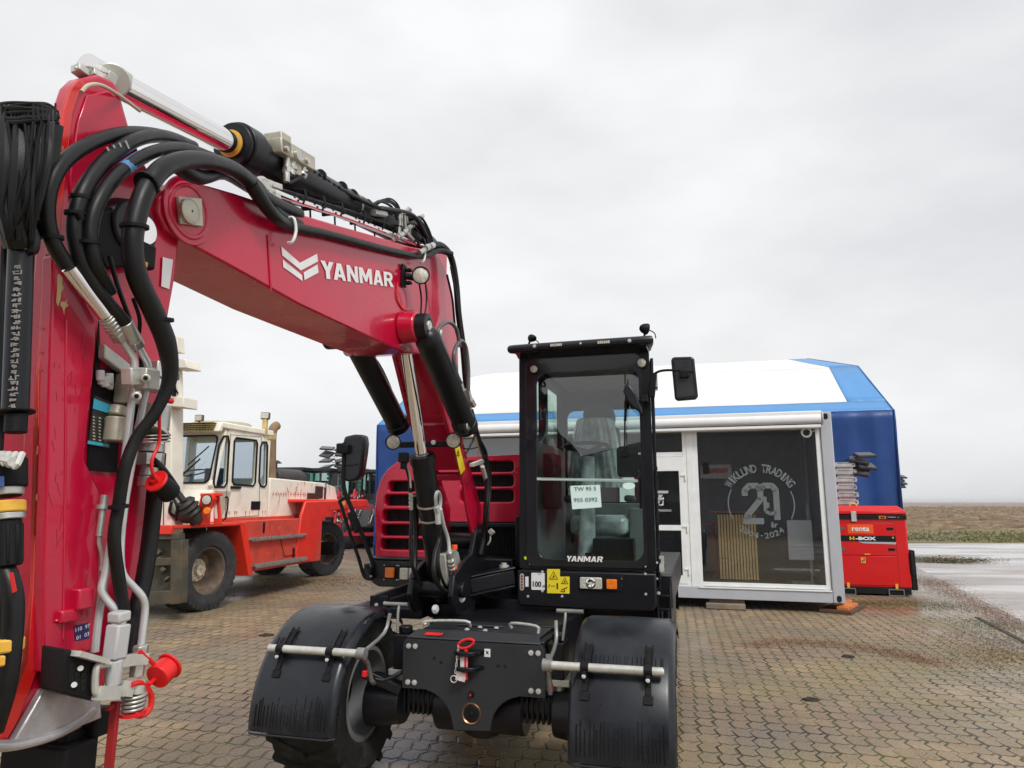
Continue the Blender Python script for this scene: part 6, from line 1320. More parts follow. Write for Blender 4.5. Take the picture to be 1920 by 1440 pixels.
# ================================================================ RED GENERATOR BOX(ES)
def generator(px, py, deg, wd, dp, ht, lab, near=True):
    q = W0.L(px, py, z=.06); o = thing('generator_box', (q[0], q[1], 0), deg, lab, 'generator', 'red generator boxes')
    x1 = 0; x0 = -wd
    g = G(); g.bb(x0, x1, 0, dp, .13, ht-.16); b = g.out('body', REDG, o, bev=.025, seg=3)
    g = G(); P = [(x0-.01, -.01), (x1+.01, -.01), (x1+.01, dp+.01), (x0-.01, dp+.01)]; ins = [(x0+.03, .10), (x1-.09, .10), (x1-.09, dp-.1), (x0+.03, dp-.1)]
    g.prism([(x, y, ht-.15) for x, y in P], (0, 0, .05)); A = [g.b.verts.new((x, y, ht-.10)) for x, y in P]; B = [g.b.verts.new((x, y, ht-.01)) for x, y in ins]; g._f(B)
    for i in range(4): g._f((A[i], A[(i+1) % 4], B[(i+1) % 4], B[i]))
    g.out('hood', REDG, o, bev=.012)
    if not near:
        g = G(); g.bb(x0, x1, -.006, 0, ht-.62, ht-.42); s = g.out('stripe', BLKM, o); text('lettering', 'H-BOX', (-.42, -.008, ht-.52), (1, 0, 0), (0, 0, 1), .12, WHT, s, wd=.6, bold=.04)
        g = G(); g.bb(x0+.1, x1-.1, -.02, dp, .02, .13); g.out('base_frame', BLKM, o); return o
    g = G(); g.bb(x0-.004, x1+.004, -.016, .4, ht-.235, ht-.165); st = g.out('top_stripe', BLKM, o, bev=.002)
    g = G(); g.bb(x0-.006, x0-.001, .05, dp-.1, .25, ht-.3); sp_ = g.out('side_panel', BLKM, o)
    text('lettering', 'HIMOINSA', (x0-.009, .35, .72), (0, 0, -1), (0, 1, 0) if False else (0, -1, 0), .12, WHT, sp_, wd=.75, bold=.03)
    # doors
    dx0, dx1 = x0+.17, x1-.19
    for z0, z1 in ((.66, 1.20), (.17, .65)):
        g = G(); g.bb(dx0, dx1, -.010, -.001, z0, z1); d_ = g.out('panel_door', REDG, o, bev=.004)
        g = G(); g.bb(dx0-.006, dx1+.006, -.003, -.0005, z0-.006, z1+.006); g.out('door_gap', BLKM, d_)
        if z0 > .5:
            g = G()
            for z in (1.10, .76): g.prism(rr(dx1-.13, dx1-.02, z-.022, z+.022, .018, 4, lambda x, z: (x, -.012, z)), (0, -.006, 0))
            g.out('handle', BLKM, d_, bev=.002)
            g = G()
            for z in (1.10, .76): g.prism([(dx0-.03, -.012, z-.05), (dx0+.02, -.012, z-.035), (dx0+.09, -.012, z), (dx0+.02, -.012, z+.035), (dx0-.03, -.012, z+.05)], (0, -.012, 0)); g.cyl((dx0+.0, -.02, z-.05), (dx0, -.02, z+.05), .010)
            g.out('hinge', mat('dark_steel', (.12, .12, .12), .5), d_)
            g = G(); g.bb(dx0+.13, dx0+.53, -.014, -.011, 1.02, 1.17); rs = g.out('rental_sticker', mat('orange_sticker', (.85, .10, .01), .5), d_)
            text('lettering', 'renta', (dx0+.33, -.016, 1.095), (1, 0, 0), (0, 0, 1), .075, WHT, rs, wd=.27, bold=.02)
            g = G(); g.bb(dx0, dx1, -.013, -.011, .885, .985); bs_ = g.out('stripe', BLKM, d_)
            text('lettering', 'H', (dx0+.185, -.015, .937), (1, 0, 0), (0, 0, 1), .058, mat('amber_letter', (.85, .45, .02), .5), bs_, wd=.075, bold=.05)
            text('lettering', '-BOX', (dx0+.40, -.015, .937), (1, 0, 0), (0, 0, 1), .058, WHT, bs_, wd=.32, bold=.05)
            text('lettering', '+', (dx1-.04, -.015, .955), (1, 0, 0), (0, 0, 1), .035, mat('amber_letter', (.85, .45, .02), .5), bs_, bold=.05)
            g = G(); g.prism([(dx0+.28, -.013, .882), (dx1, -.013, .882), (dx1, -.013, .845), (dx0+.36, -.013, .855)], (0, -.002, 0)); g.out('grey_swoosh', mat('swoosh', (.45, .42, .48), .5), d_)
    g = G(); g.bb(x1-.42, x1-.31, -.018, -.016, ht-.225, ht-.175); os_ = g.out('badge', mat('badge_orange', (.60, .22, .03), .5), st)
    text('lettering', '65', (x1-.365, -.0195, ht-.20), (1, 0, 0), (0, 0, 1), .032, BLKM, os_, wd=.07, bold=.06)
    text('lettering', 'STAGE V', (x1-.22, -.0185, ht-.195), (1, 0, 0), (0, 0, 1), .016, WHT, st, wd=.13)
    g = G(); g.cyl((x1-.12, -.016, ht-.20), (x1-.12, -.02, ht-.20), .008); g.bb(dx0+.20, dx0+.28, -.03, .02, ht-.27, ht-.10); g.out('latch', ZINC, st, bev=.004)
    g = G(); g.tube([(x0+.38, .12, ht-.03), (x0+.40, .12, ht+.02), (x0+.44, .12, ht+.03), (x0+.48, .12, ht+.02), (x0+.50, .12, ht-.03)], .014, 8, 3); g.out('lifting_eye', YELP, o)
    g = G(); g.bb(dx0+.36, dx0+.45, -.013, -.011, .668, .685); g.bb(dx0+.30, dx0+.37, -.013, -.011, .53, .62); 
    for x in (x0+.24, x1-.24): g.bb(x-.02, x+.02, -.03, -.005, .12, .20)
    ys_ = g.out('yellow_sticker', YELP, o)
    g = G(); g.bb(dx0+.315, dx0+.33, -.0145, -.0131, .545, .58); g.bb(dx0+.34, dx0+.355, -.0145, -.0131, .56, .61); g.out('pictogram', BLKM, ys_)
    g = G(); g.bb(x0+.02, x1-.02, -.01, dp, .03, .13); g.out('base_frame', BLKM, o, bev=.006)
    g = G()
    for x in (x0+.24, x1-.24): g.ring(rr(x-.13, x+.11, .005, .115, .008, 2, lambda x, z: (x, -.03, z)), rr(x-.115, x+.095, .018, .10, .006, 2, lambda x, z: (x, -.03, z)), (0, .2, 0))
    g.out('fork_pocket', mat('pocket_grey', (.16, .17, .17), .5), o)
    g = G(); g.bb(x1, x1+.09, .02, dp, .10, .75); g.cyl((x1+.02, .0, .35), (x1+.02, .0, .72), .03); g.out('side_bumper', BLKM, o, bev=.015)
    g = G(); g.bb(x1-.01, x1+.03, .3, .6, 1.22, 1.34); g.cyl((x1, .35, 1.38), (x1+.06, .3, 1.30), .03); g.out('beacon', BLKM, o, bev=.01)
    return o
generator(1712, 1112, -15, 1.22, 1.6, 1.49, 'red generator box with black stripe and orange rental sticker beside the office container')
generator(662, 1026, -16, 1.35, 1.5, 1.46, 'red generator box half hidden behind the rear wheel of the forklift', near=False)

# ================================================================ LIGHT TOWERS
def light_tower(px, py, Y, hgt, lab, big=True, deg=-15, sc=1.0, seed=1):
    q = W0.L(px, py, y=Y); o = thing('light_tower', (q[0], q[1], 0), deg, lab, 'light tower', 'folded light towers'); R = random.Random(seed)
    SIL = mat('galvanised', (.46, .48, .48), .45, metal=.4, var=.2, vs=8)
    g = G(); n = int(hgt/.14)
    g.bb(-.15*sc, .10*sc, 0, .2, 0, hgt)
    for k in range(n): z = .1 + k*.14; d_ = .012*(k % 3); g.bb(-.18*sc, .13*sc + d_, -.03, .23, z, z+.085)
    o1 = g.out('mast', SIL, o, bev=.006)
    g = G()
    for k in range(n): z = .1 + k*.14; g.bb(-.14*sc, .16*sc, -.035, -.028, z+.07, z+.078); g.cyl((.10*sc, -.04, z+.04), (.10*sc, -.03, z+.04), .012)
    g.out('seam', BLKM, o1)
    for k in range(4 if big else 8):
        a = R.uniform(-.2, .2); zz = hgt + (.02 if big else .25) + ((k//2)*.22 if not big else -.15 + k*.10)
        x = (.20 + (k % 2)*.10) if big else (-.22 + (k % 2)*.36)
        g = G(); Rm = Euler((math.radians(-60 + R.uniform(-12, 12)), math.radians(R.uniform(-20, 20)), math.radians(R.uniform(-30, 30)))).to_matrix()
        g.box((x*sc, .05, zz), (.30*sc, .05, .22*sc), Rm); lmp = g.out('floodlight', mat('lamp_black', (.02, .02, .022), .5), o, bev=.008)
        g = G(); g.box(V((x*sc, .05, zz)) + Rm @ V((0, -.028, 0)), (.26*sc, .006, .18*sc), Rm); g.out('lens', mat('lamp_grey', (.09, .09, .10), .3), lmp)
        g = G(); g.bar((x*sc, .06, zz), (-.02, .1, zz-.10), .02, .02); g.out('bracket', BLKM, lmp)
    return o
light_tower(1592, 940, 13.2, 2.25, 'galvanised light tower with tilted floodlights standing behind the red generator and office container', True, sc=1.15)
light_tower(626, 930, 25.0, 2.55, 'galvanised light tower with stacked black floodlights between the far machines', False, deg=-10, sc=1.6, seed=4)
light_tower(1683, 930, 23, 2.2, 'slim light tower just showing past the right edge of the blue tent', True, deg=10, sc=.9, seed=6)

# ================================================================ FORKLIFT
K = Fr(-4.354, 10.426, -13); KL = K.L
fk = thing('heavy_forklift', (-4.354, 10.426, 0), -13, 'large old forklift truck with cream cab, orange red fenders and big block tyres', 'forklift')
CRM = mat('cream_paint', (.86, .83, .71), .45, var=.05, vs=2, dirt=(.52, .40, .20), ds=3.2, da=.45)
RUST = mat('rusty_brown', (.16, .10, .05), .8, var=.4, vs=6); RIMC = mat('cream_hub', (.60, .55, .42), .6, var=.2, dirt=(.25, .14, .06), ds=20, da=.9); RIMB = mat('brown_rim', (.12, .09, .07), .6, var=.3, dirt=(.32, .19, .08), ds=8, da=.8)
TYRE = mat('old_tyre', (.028, .028, .03), .8, var=.3, vs=9, bump=.3, bs=40, dirt=(.09, .085, .08), ds=5, da=.5)
def bigtyre(x, y, r, wd, yaw=0):
    o = bpy.data.objects.new('wheel', None)
    g = G(); hw = wd/2; rim = r*.57
    prof = [(rim, hw*.75), (rim+.03, hw*.98), (r*.74, hw*1.0), (r*.80, hw*1.04), (r*.93, hw*.99), (r, hw*.88), (r, -hw*.88), (r*.93, -hw), (r*.7, -hw), (rim, -hw*.75)]
    g.lathe(prof, (0, 0, 0), (1, 0, 0), 72)
    for k in range(38):
        a = 2*math.pi*k/38; q = Matrix.Rotation(a, 3, 'X')
        for s in (-1, 1):
            P = [q @ V((s*hw*.12, -.035, r-.004)), q @ V((s*hw*.12, .022, r-.004)), q @ V((s*hw*.96, .05, r*.955)), q @ V((s*hw*.96, -.012, r*.955))]
            T_ = [q @ V((s*hw*.12, -.030, r+.016)), q @ V((s*hw*.12, .016, r+.016)), q @ V((s*hw*.98, .042, r*.985)), q @ V((s*hw*.98, -.006, r*.985))]
            B_ = [q @ V((s*hw*1.01, .045, r*.86)), q @ V((s*hw*1.01, -.008, r*.86))]
            A = [g.b.verts.new(p) for p in P]; B = [g.b.verts.new(p) for p in T_]; g._f(B)
            for i in range(4): g._f((A[i], A[(i+1) % 4], B[(i+1) % 4], B[i]))
            D = [g.b.verts.new(p) for p in B_]; g._f((B[2], B[3], D[1], D[0]))
    wh = g.out('wheel', TYRE, fk, ang=28)
    g = G(); g.lathe([(rim+.012, hw*.80), (rim+.02, hw*.86), (rim-.01, hw*.84), (rim-.03, hw*.6), (rim-.05, -hw*.1), (rim*.55, -hw*.15), (rim*.5, -hw*.1)], (0, 0, 0), (1, 0, 0), 44); g.out('rim', RIMB, wh)
    g = G(); g.lathe([(rim*.52, -hw*.15), (rim*.50, hw*.05), (rim*.25, hw*.08), (rim*.24, hw*.3), (.001, hw*.32)], (0, 0, 0), (1, 0, 0), 32)
    for k in range(10): a = k*.628; g.cyl((hw*.05, rim*.4*math.cos(a), rim*.4*math.sin(a)), (hw*.15, rim*.4*math.cos(a), rim*.4*math.sin(a)), .018, seg=6)
    g.out('hub', RIMC, wh)
    wh.location = (x, y, r); wh.rotation_euler = (0, 0, yaw); return wh
c = KL(394, 1070, x=-.0)
bigtyre(-.28, 0, .565, .50, math.radians(-6)); bigtyre(-2.35, 0, .565, .50)
rw = W0.L(617, 1079, z=0); rl = K.w2l(rw[0], rw[1], 0); bigtyre(rl[0]-.22, rl[1], .565, .42, math.radians(-12)); bigtyre(-2.1, rl[1], .565, .42)
RYc = rl[1]
def side(pts, x=0): return [KL(*q, x=x) for q in pts]
# front fender + step
XO = .02
g = G(); g.bb(-.62, XO, -.95, .62, 1.19, 1.235); g.prism([(XO, .55, 1.235), (XO, .72, 1.235), (XO, .98, .40), (XO, .86, .40)], (-.62, 0, 0)); g.bb(-.62, XO, -.98, -.93, 1.12, 1.24); g.out('front_fender', REDO, fk, bev=.01)
g = G(); g.prism([(-.03, .98, .45), (-.03, 3.25, .45), (-.03, 3.25, 1.25), (-.03, .72, 1.25)], (-.5, 0, 0)); g.bb(-.35, -.3, .6, 2.7, 1.2, 1.30); sdp = g.out('side_panel', REDF, fk, bev=.01)
g = G(); g.bb(-.02, .05, .98, 2.6, .53, .565); g.bb(-.02, .05, .80, 2.55, .955, .985)
for k in range(34):
    y = 1.0 + k*.047; g.bb(.045, .055, y, y+.02, .50, .58)
    g.bb(.045, .055, y-.15, y-.13, .93, .99)
g.out('step_strip', mat('step_plate', (.30, .29, .26), .6, metal=.3, dirt=(.08, .06, .05), ds=20, da=.8), fk)
g = G(); g.tube([(-.024, 1.75, 1.0), (-.024, 1.95, .62), (-.024, 2.6, .62), (-.024, 2.6, .72)], .006, 5, 1); g.bb(-.03, -.015, 2.22, 2.27, .58, .74); g.bb(-.03, -.015, 1.25, 1.29, 1.05, 1.22); g.bb(-.03, -.015, 2.5, 2.54, 1.05, 1.25); g.out('panel_seam', BLKM, sdp)
g = G(); g.prism([(-.027, 2.33, .72), (-.027, 2.47, .72), (-.027, 2.40, .84)], (.002, 0, 0)); g.out('triangle_sticker', WHT, sdp)
# rear fender body
g = G(); ff = [(2.30, .50), (2.42, 1.30), (2.55, 1.56), (5.2, 1.60), (5.35, 1.45), (4.6, 1.42), (3.45, 1.37), (3.25, 1.30), (3.10, .9), (2.95, .45)]
g.prism([(0.0, y, z) for y, z in ff], (-.06, 0, 0)); g.bb(-2.3, -.03, 2.5, 5.2, 1.54, 1.60); g.prism([(-.03, 3.28, 1.30), (-.03, 3.12, .9), (-.03, 2.97, .45), (-.03, 2.93, .45), (-.03, 3.08, .9), (-.03, 3.2, 1.34)], (-.28, 0, 0)); rfn = g.out('rear_fender', REDO, fk, bev=.02)
g = G(); g.bb(-.001, .004, 3.98, 4.12, 1.48, 1.56) ; g.out('side_marker', YELP, rfn)
# counterweight and far parts
g = G(); g.bb(-1.9, -1.25, 4.0, 5.7, .8, 1.52); g.bb(-1.8, -.9, 2.9, 4.0, .5, 1.5); g.out('counterweight', REDO, fk, bev=.05)
g = G(); g.bb(-2.2, -.55, -.4, 3.1, .45, .85); g.bb(-1.9, -1.2, 3.1, 5.4, .45, .85); g.bb(-2.3, -.6, -.7, .6, .4, 1.2); g.cyl((-2.3, 0, .56), (-.3, 0, .56), .16); g.cyl((-2.2, RYc, .56), (-.5, RYc, .56), .14); g.out('chassis', BLKM, fk, bev=.02)
# cream engine cover
XC = -.35
eh_ = [(1.90, 1.24), (1.90, 1.97), (3.85, 1.93), (4.35, 1.86), (4.5, 1.55), (2.3, 1.24)]
g = G(); g.prism([(XC, y, z) for y, z in eh_], (-1.5, 0, 0)); ec = g.out('engine_cover', CRM, fk, bev=.02)
g = G(); R = random.Random(31); y = 2.0
for k in range(15):
    w_ = R.uniform(.04, .07); g.box((XC+.002, y + w_/2, 1.69), (.003, w_, .018)); g.box((XC+.002, y + R.uniform(0, w_), 1.69), (.003, .014, .085)); y += w_ + .035
    if k == 5: y += .08
g.out('faded_lettering', mat('faded_red_print', (.50, .17, .14), .7, var=.3), ec)
g = G(); g.bb(XC-.15, XC+.02, 3.5, 3.8, 1.62, 1.86); g.bb(XC-.1, XC+.05, 3.2, 3.6, 1.60, 1.72); g.cyl((XC, 3.9, 1.6), (XC, 3.9, 1.95), .03); g.out('filler_unit', mat('dark_brown', (.05, .02, .015), .7), ec, bev=.01)
g = G(); g.bb(XC, XC+.02, 3.78, 3.95, 1.84, 1.93); g.out('small_plate', WHT, ec)
# cab
cx_ = XC; 
dY = lambda px: KL(px, 870, x=cx_)[1]
yF0, yF1, yB = dY(407), dY(424), dY(504)
zS, zR = 1.80, 2.74
def pk(px, py, x=None): return KL(px, py, x=cx_ if x is None else x)
cab_w = 1.55
g = G()
# lower door/body, pillars as side shell with cut windows
shell = [(yF1-.05, 1.28), (yB+.02, 1.28), (yB+.02, zR-.03), (yF0+.25, zR-.03), (yF0-.02, 1.95), (yF0-.10, 1.80), (yF1-.25, 1.75)]
g.prism([(cx_, y, z) for y, z in shell], (-.07, 0, 0)); cabk = g.out('cab', CRM, fk)
g = G()
def slot(pts, r=.0): g.prism([V((cx_+.1, p[1], p[2])) for p in pts], (-.3, 0, 0))
w1 = [pk(*q) for q in ((419, 818), (427, 818), (429, 830), (425, 905), (420, 913), (402, 913), (400, 905), (410, 835))]
w2_ = [pk(*q) for q in ((443, 821), (480, 826), (482, 832), (478, 905), (474, 911), (438, 908), (435, 902), (439, 827))]
w3 = [pk(*q) for q in ((492, 829), (499, 829), (501, 836), (499, 908), (495, 913), (488, 911), (485, 903), (488, 838))]
for w_ in (w1, w2_, w3): slot(w_)
cut(cabk, g); md = cabk.modifiers.new('bevel', 'BEVEL'); md.width = .008; md.limit_method = 'ANGLE'; md.angle_limit = math.radians(40)
g = G()
for w_ in (w1, w2_, w3):
    P = [V((cx_+.006, p[1], p[2])) for p in w_]; g.tube(P + [P[0]], .018, 6, 1, cap=False)
g.out('window_seal', BLKM, cabk)
GC2 = glass('forklift_glass', (.72, .77, .80), 1.0)
g = G()
for w_ in (w1, w2_, w3): g.prism([V((cx_-.03, p[1], p[2])) for p in w_], (-.004, 0, 0))
g.out('pane', GC2, cabk)
# front of cab: windscreen
yFr = yF0-.06
g = G(); fx0, fx1 = cx_-cab_w, cx_; g.ring(rr(fx0, fx1-.0, 1.72, zR-.03, .05, 5, lambda x, z: (x, yFr + (z-1.7)*.22, z)), rr(fx0+.09, fx1-.10, 1.84, 2.60, .09, 5, lambda x, z: (x, yFr + (z-1.7)*.22, z)), (0, .06, 0))
g.prism([(fx1, yFr, 1.73), (fx1, yFr-.25, 1.24), (fx0, yFr-.25, 1.24), (fx0, yFr, 1.73)], (0, .5, 0)); cf = g.out('cab_front', CRM, fk, bev=.012)
g = G(); P = rr(fx0+.095, fx1-.105, 1.845, 2.595, .085, 5, lambda x, z: (x, yFr + (z-1.7)*.22 - .012, z)); g.tube(P + [P[0]], .014, 6, 1, cap=False); g.out('window_seal', BLKM, cf)
g = G(); g.prism(rr(fx0+.09, fx1-.10, 1.84, 2.60, .09, 5, lambda x, z: (x, yFr + (z-1.7)*.22 + .02, z)), (0, .006, 0)); g.out('windscreen', GC2, cf)
g = G(); g.bar((fx1-.75, yFr-.03, 1.78), (fx1-.30, yFr+.05, 2.22), .015, .02); g.bar((fx1-.45, yFr-.03, 2.12), (fx1-.22, yFr+.13, 2.42), .012, .02); g.bar((fx1-.75, yFr-.02, 1.80), (fx1-.38, yFr+.05, 2.16), .012, .012); g.out('wiper', BLKM, cf)
g = G(); g.bb(fx0, fx0+.07, yFr, yB, 1.28, 1.84); g.bb(fx0, fx0+.07, yFr+.1, yFr+.3, 1.8, 2.7); g.bb(fx0, fx0+.07, yB-.2, yB, 1.8, 2.7); g.bb(fx0, cx_-.07, yB-.06, yB, 1.28, 1.95); g.bb(fx0, cx_-.07, yB-.06, yB, 2.6, 2.7); g.bb(fx0, cx_-.07, yFr+.1, yB-.06, 1.28, 1.34); g.out('cab_shell', CRM, fk, bev=.01)
g = G(); g.bb(fx0-.04, cx_+.03, yF0+.02, yB+.06, zR-.04, zR+.06); g.prism([(cx_+.02, yF0+.02, zR+.06), (cx_+.02, yF0-.05, zR-.10), (fx0-.02, yF0-.05, zR-.10), (fx0-.02, yF0+.02, zR+.06)], (0, .1, 0)); rfk = g.out('roof', CRM, fk, bev=.02)
g = G()
for k in range(5): g.bb(fx0+.05, cx_-.06, yF0-.09, yF0+.02, zR-.09+k*.032, zR-.083+k*.032)
for k in range(26): x = fx0+.06 + k*.055; g.bb(x, x+.006, yF0-.06, yF0-.03, zR-.09, zR+.05)
g.out('vent_slats', mat('vent_ochre', (.30, .24, .10), .7, var=.4), rfk)
g = G(); g.cyl((cx_-.55, (yF0+yB)/2+.1, zR+.07), (cx_-.55, (yF0+yB)/2+.1, zR+.13), .50, .46, 40); g.cyl((cx_-.55, (yF0+yB)/2+.1, zR+.04), (cx_-.55, (yF0+yB)/2+.1, zR+.09), .25); g.out('roof_vent', mat('olive_cream', (.42, .38, .26), .7, var=.2), rfk, bev=.01)
def worklamp(p, d, s, par, post=.1):
    p = V(p); g = G(); Rm = V(d).to_track_quat('-Y', 'Z').to_matrix(); g.box(p, (s, s*.5, s*.8), Rm); g.bar(p - V((0, 0, post)), p, .03, .03); o = g.out('work_lamp', mat('lamp_dark_olive', (.10, .09, .05), .6, var=.3), par, bev=.01)
    G().box(p + Rm @ V((0, -s*.26, 0)), (s*.85, .006, s*.62), Rm).out('lens', LENS, o)
worklamp(KL(374, 784, x=-.7), (.1, -1, 0), .13, rfk); pw = pk(498, 780); worklamp(pw, (.2, -1, .1), .15, rfk, .1)
g = G(); g.bar(pw - V((0, 0, .35)), pw, .08, .07); g.bb(cx_-.9, cx_+.02, yB-.1, yB+.15, zR-.1, zR+.02); g.out('lamp_post', mat('ochre', (.55, .42, .16), .7, var=.3), rfk, bev=.01)
g = G(); g.tube([(cx_+.004, yF1+.03, 1.62), (cx_+.06, yF1+.03, 1.60), (cx_+.06, yF1-.0, 1.30), (cx_+.004, yF1-.02, 1.27)], .013, 8, 2); g.bb(cx_, cx_+.01, dY(483)-.12, dY(483)+.14, 1.42, 1.56); g.bb(cx_+.0, cx_+.03, yF1+.15, yF1+.40, 1.76, 1.80); g.out('handle', BLKM, cabk)
g = G(); g.tube([(cx_+.002, yF1+.06, 1.30), (cx_+.002, yF1+.06, 2.62), (cx_+.002, yB-.28, 2.66), (cx_+.002, yB-.22, 1.32), (cx_+.002, yF1+.06, 1.30)], .006, 5, 1); g.bb(cx_, cx_+.03, yB-.3, yB+.1, 1.24, 1.28); g.bar((cx_, yF1, 1.29), (cx_, yB-.2, 1.27), .01, .02); g.out('door_seam', mat('rust_line', (.15, .09, .05), .8), cabk)
# seat, column inside
g = G(); g.bb(cx_-.95, cx_-.55, yF1+.35, yF1+.75, 1.5, 1.80); g.bb(cx_-.92, cx_-.60, yF1+.72, yF1+.82, 1.75, 2.12); g.tube([(cx_-.7, yF0+.25, 1.5), (cx_-.7, yF0+.35, 2.0)], .03, 8, 1); g.tube([(cx_-.7 + .2*math.cos(a), yF0+.36 + .2*math.sin(a), 2.02 + .06*math.sin(a)) for a in [i*.524 for i in range(13)]], .014, 6, 1); g.out('seat', mat('seat_blue', (.03, .05, .09), .7), fk, bev=.03)
# front light stalk
g = G(); P0, P1, P2, P3 = KL(370, 958, x=-.22), KL(382, 925, x=-.22), KL(411, 925, x=-.22), KL(413, 982, x=-.22)
P = [KL(*q, y=-.55) for q in ((369, 960), (377, 926), (398, 925), (400, 935), (387, 960), (386, 985), (368, 985))]; g.prism(P, (0, .10, 0)); P = [KL(*q, y=-.4) for q in ((400, 926), (410, 926), (415, 984), (400, 984))]; g.prism(P, (0, .03, 0)); g.prism([KL(*q, y=-.5) for q in ((375, 925), (410, 924), (410, 930), (375, 931))], (0, .1, 0)); lst = g.out('light_stalk', REDO, fk, bev=.008)
p = KL(387, 937, y=-.62); round_lamp(p, (.2, -1, 0), .068, lst, 'headlight'); g = G(); p = KL(389, 958, y=-.60); g.cyl(p, p - V((-.02, .05, 0)), .055, .045, 20); g.out('indicator', ORA, lst, bev=.008)
g = G(); g.prism([KL(*q, y=-.405) for q in ((401, 942), (406, 942), (408, 972), (403, 972))], (0, -.003, 0)); g.out('reflector_strip', WHT, lst)
# mast, carriage
g = G(); P = [KL(*q, y=-.75) for q in ((276, 740), (322, 745), (321, 1000), (276, 1000))]; g.prism(P, (0, .25, 0)); ms = g.out('mast', mat('mast_cream', (.76, .72, .62), .5, var=.05, dirt=(.35, .22, .12), ds=3, da=.4), fk, bev=.015)
g = G(); a, b_ = KL(309, 765, y=-.76), KL(306, 1000, y=-.76); g.tube([a, b_], .006, 5, 1); g.out('mast_seam', BLKM, ms)
g = G(); g.prism([KL(*q, y=-.85) for q in ((300, 742), (344, 744), (344, 764), (300, 760))], (0, .3, 0)); g.prism([KL(*q, y=-.85) for q in ((322, 670), (347, 673), (352, 690), (322, 690))], (0, .3, 0)); g.prism([KL(*q, y=-.8) for q in ((320, 690), (332, 690), (334, 745), (318, 745))], (0, .12, 0)); g.prism([KL(*q, y=-.85) for q in ((322, 628), (332, 630), (334, 660), (322, 660))], (0, .15, 0)); g.out('mast_head', mat('mast_cream', (.62, .58, .50), .5), ms, bev=.012)
worklamp(KL(327, 707, y=-1.0), (.3, -1, -.2), .12, ms, .1)
g = G(); g.cyl(KL(330, 650, y=-.8), KL(330, 672, y=-.8), .03); g.cyl(KL(327, 725, y=-.8), KL(327, 745, y=-.8), .03); g.tube([KL(334, 690, y=-.8), KL(326, 720, y=-.85), KL(334, 738, y=-.8)], .012, 6, 3); g.out('mast_fitting', BLKM, ms)
OLV = mat('olive_steel', (.065, .058, .04), .7, var=.4, vs=5, dirt=(.18, .10, .04), ds=4, da=.7)
g = G(); 
for pts in (((276, 1000), (334, 1000), (334, 1012), (276, 1012)), ((320, 1012), (341, 1012), (338, 1132), (318, 1134)), ((276, 1110), (320, 1108), (320, 1132), (276, 1136)), ((276, 1048), (320, 1046), (320, 1060), (276, 1062))): g.prism([KL(*q, y=-.95) for q in pts], (0, .14, 0))
g.prism([KL(*q, y=-.8) for q in ((276, 1012), (330, 1012), (330, 1110), (276, 1110))], (0, .05, 0)); 
for k in range(4): g.cyl(KL(288 + k*8, 1030+k*18, y=-.9), KL(300 + k*5, 1040+k*16, y=-.9), .05)
g.out('carriage', OLV, fk, bev=.01)
# tilt ram with rubber gaiter, hoses
g = G(); a, b_, c_ = KL(318, 905, y=-.8), KL(345, 940, y=-.7), KL(372, 975, y=-.5); g.cyl(a, b_, .045); g.cyl(b_, c_, .10, .12); g.lathe([(.11, 0), (.14, .04), (.11, .08), (.15, .12), (.11, .16), (.14, .2), (.1, .24)], b_, c_-b_, 20); g.ball(KL(352, 960, y=-.6), .16); g.out('tilt_ram', mat('greasy_black', (.022, .018, .014), .6, var=.4), fk)
g = G(); g.tube([KL(322, 940, y=-.8), KL(318, 960, y=-.8), KL(330, 968, y=-.7), KL(350, 962, y=-.6)], .022, 8, 4); g.tube([KL(322, 930, y=-.8), KL(332, 950, y=-.8), KL(330, 975, y=-.7)], .018, 8, 4); g.out('hose', HOSE, fk)
# exhaust, air filter
g = G(); e0 = KL(508, 915, x=-.8); e1_ = KL(510, 815, x=-.8); g.tube([e0, e0.lerp(e1_, .5), e1_, KL(514, 802, x=-.8), KL(519, 798, x=-.8)], .085, 16, 4); g.out('exhaust_pipe', mat('rusty_exhaust', (.22, .14, .08), .8, var=.3, vs=4), fk)
g = G(); a = KL(508, 898, x=-.95); g.cyl(a, a + V((.05, .9, 0)), .21, seg=28); g.cyl(a + V((.0, .05, .20)), a + V((0, .05, .30)), .08); g.cyl(a + V((.0, .05, .30)), a + V((0, .05, .36)), .17, .10); g.out('air_filter', mat('filter_brown', (.035, .028, .024), .5, var=.3), fk, bev=.02)

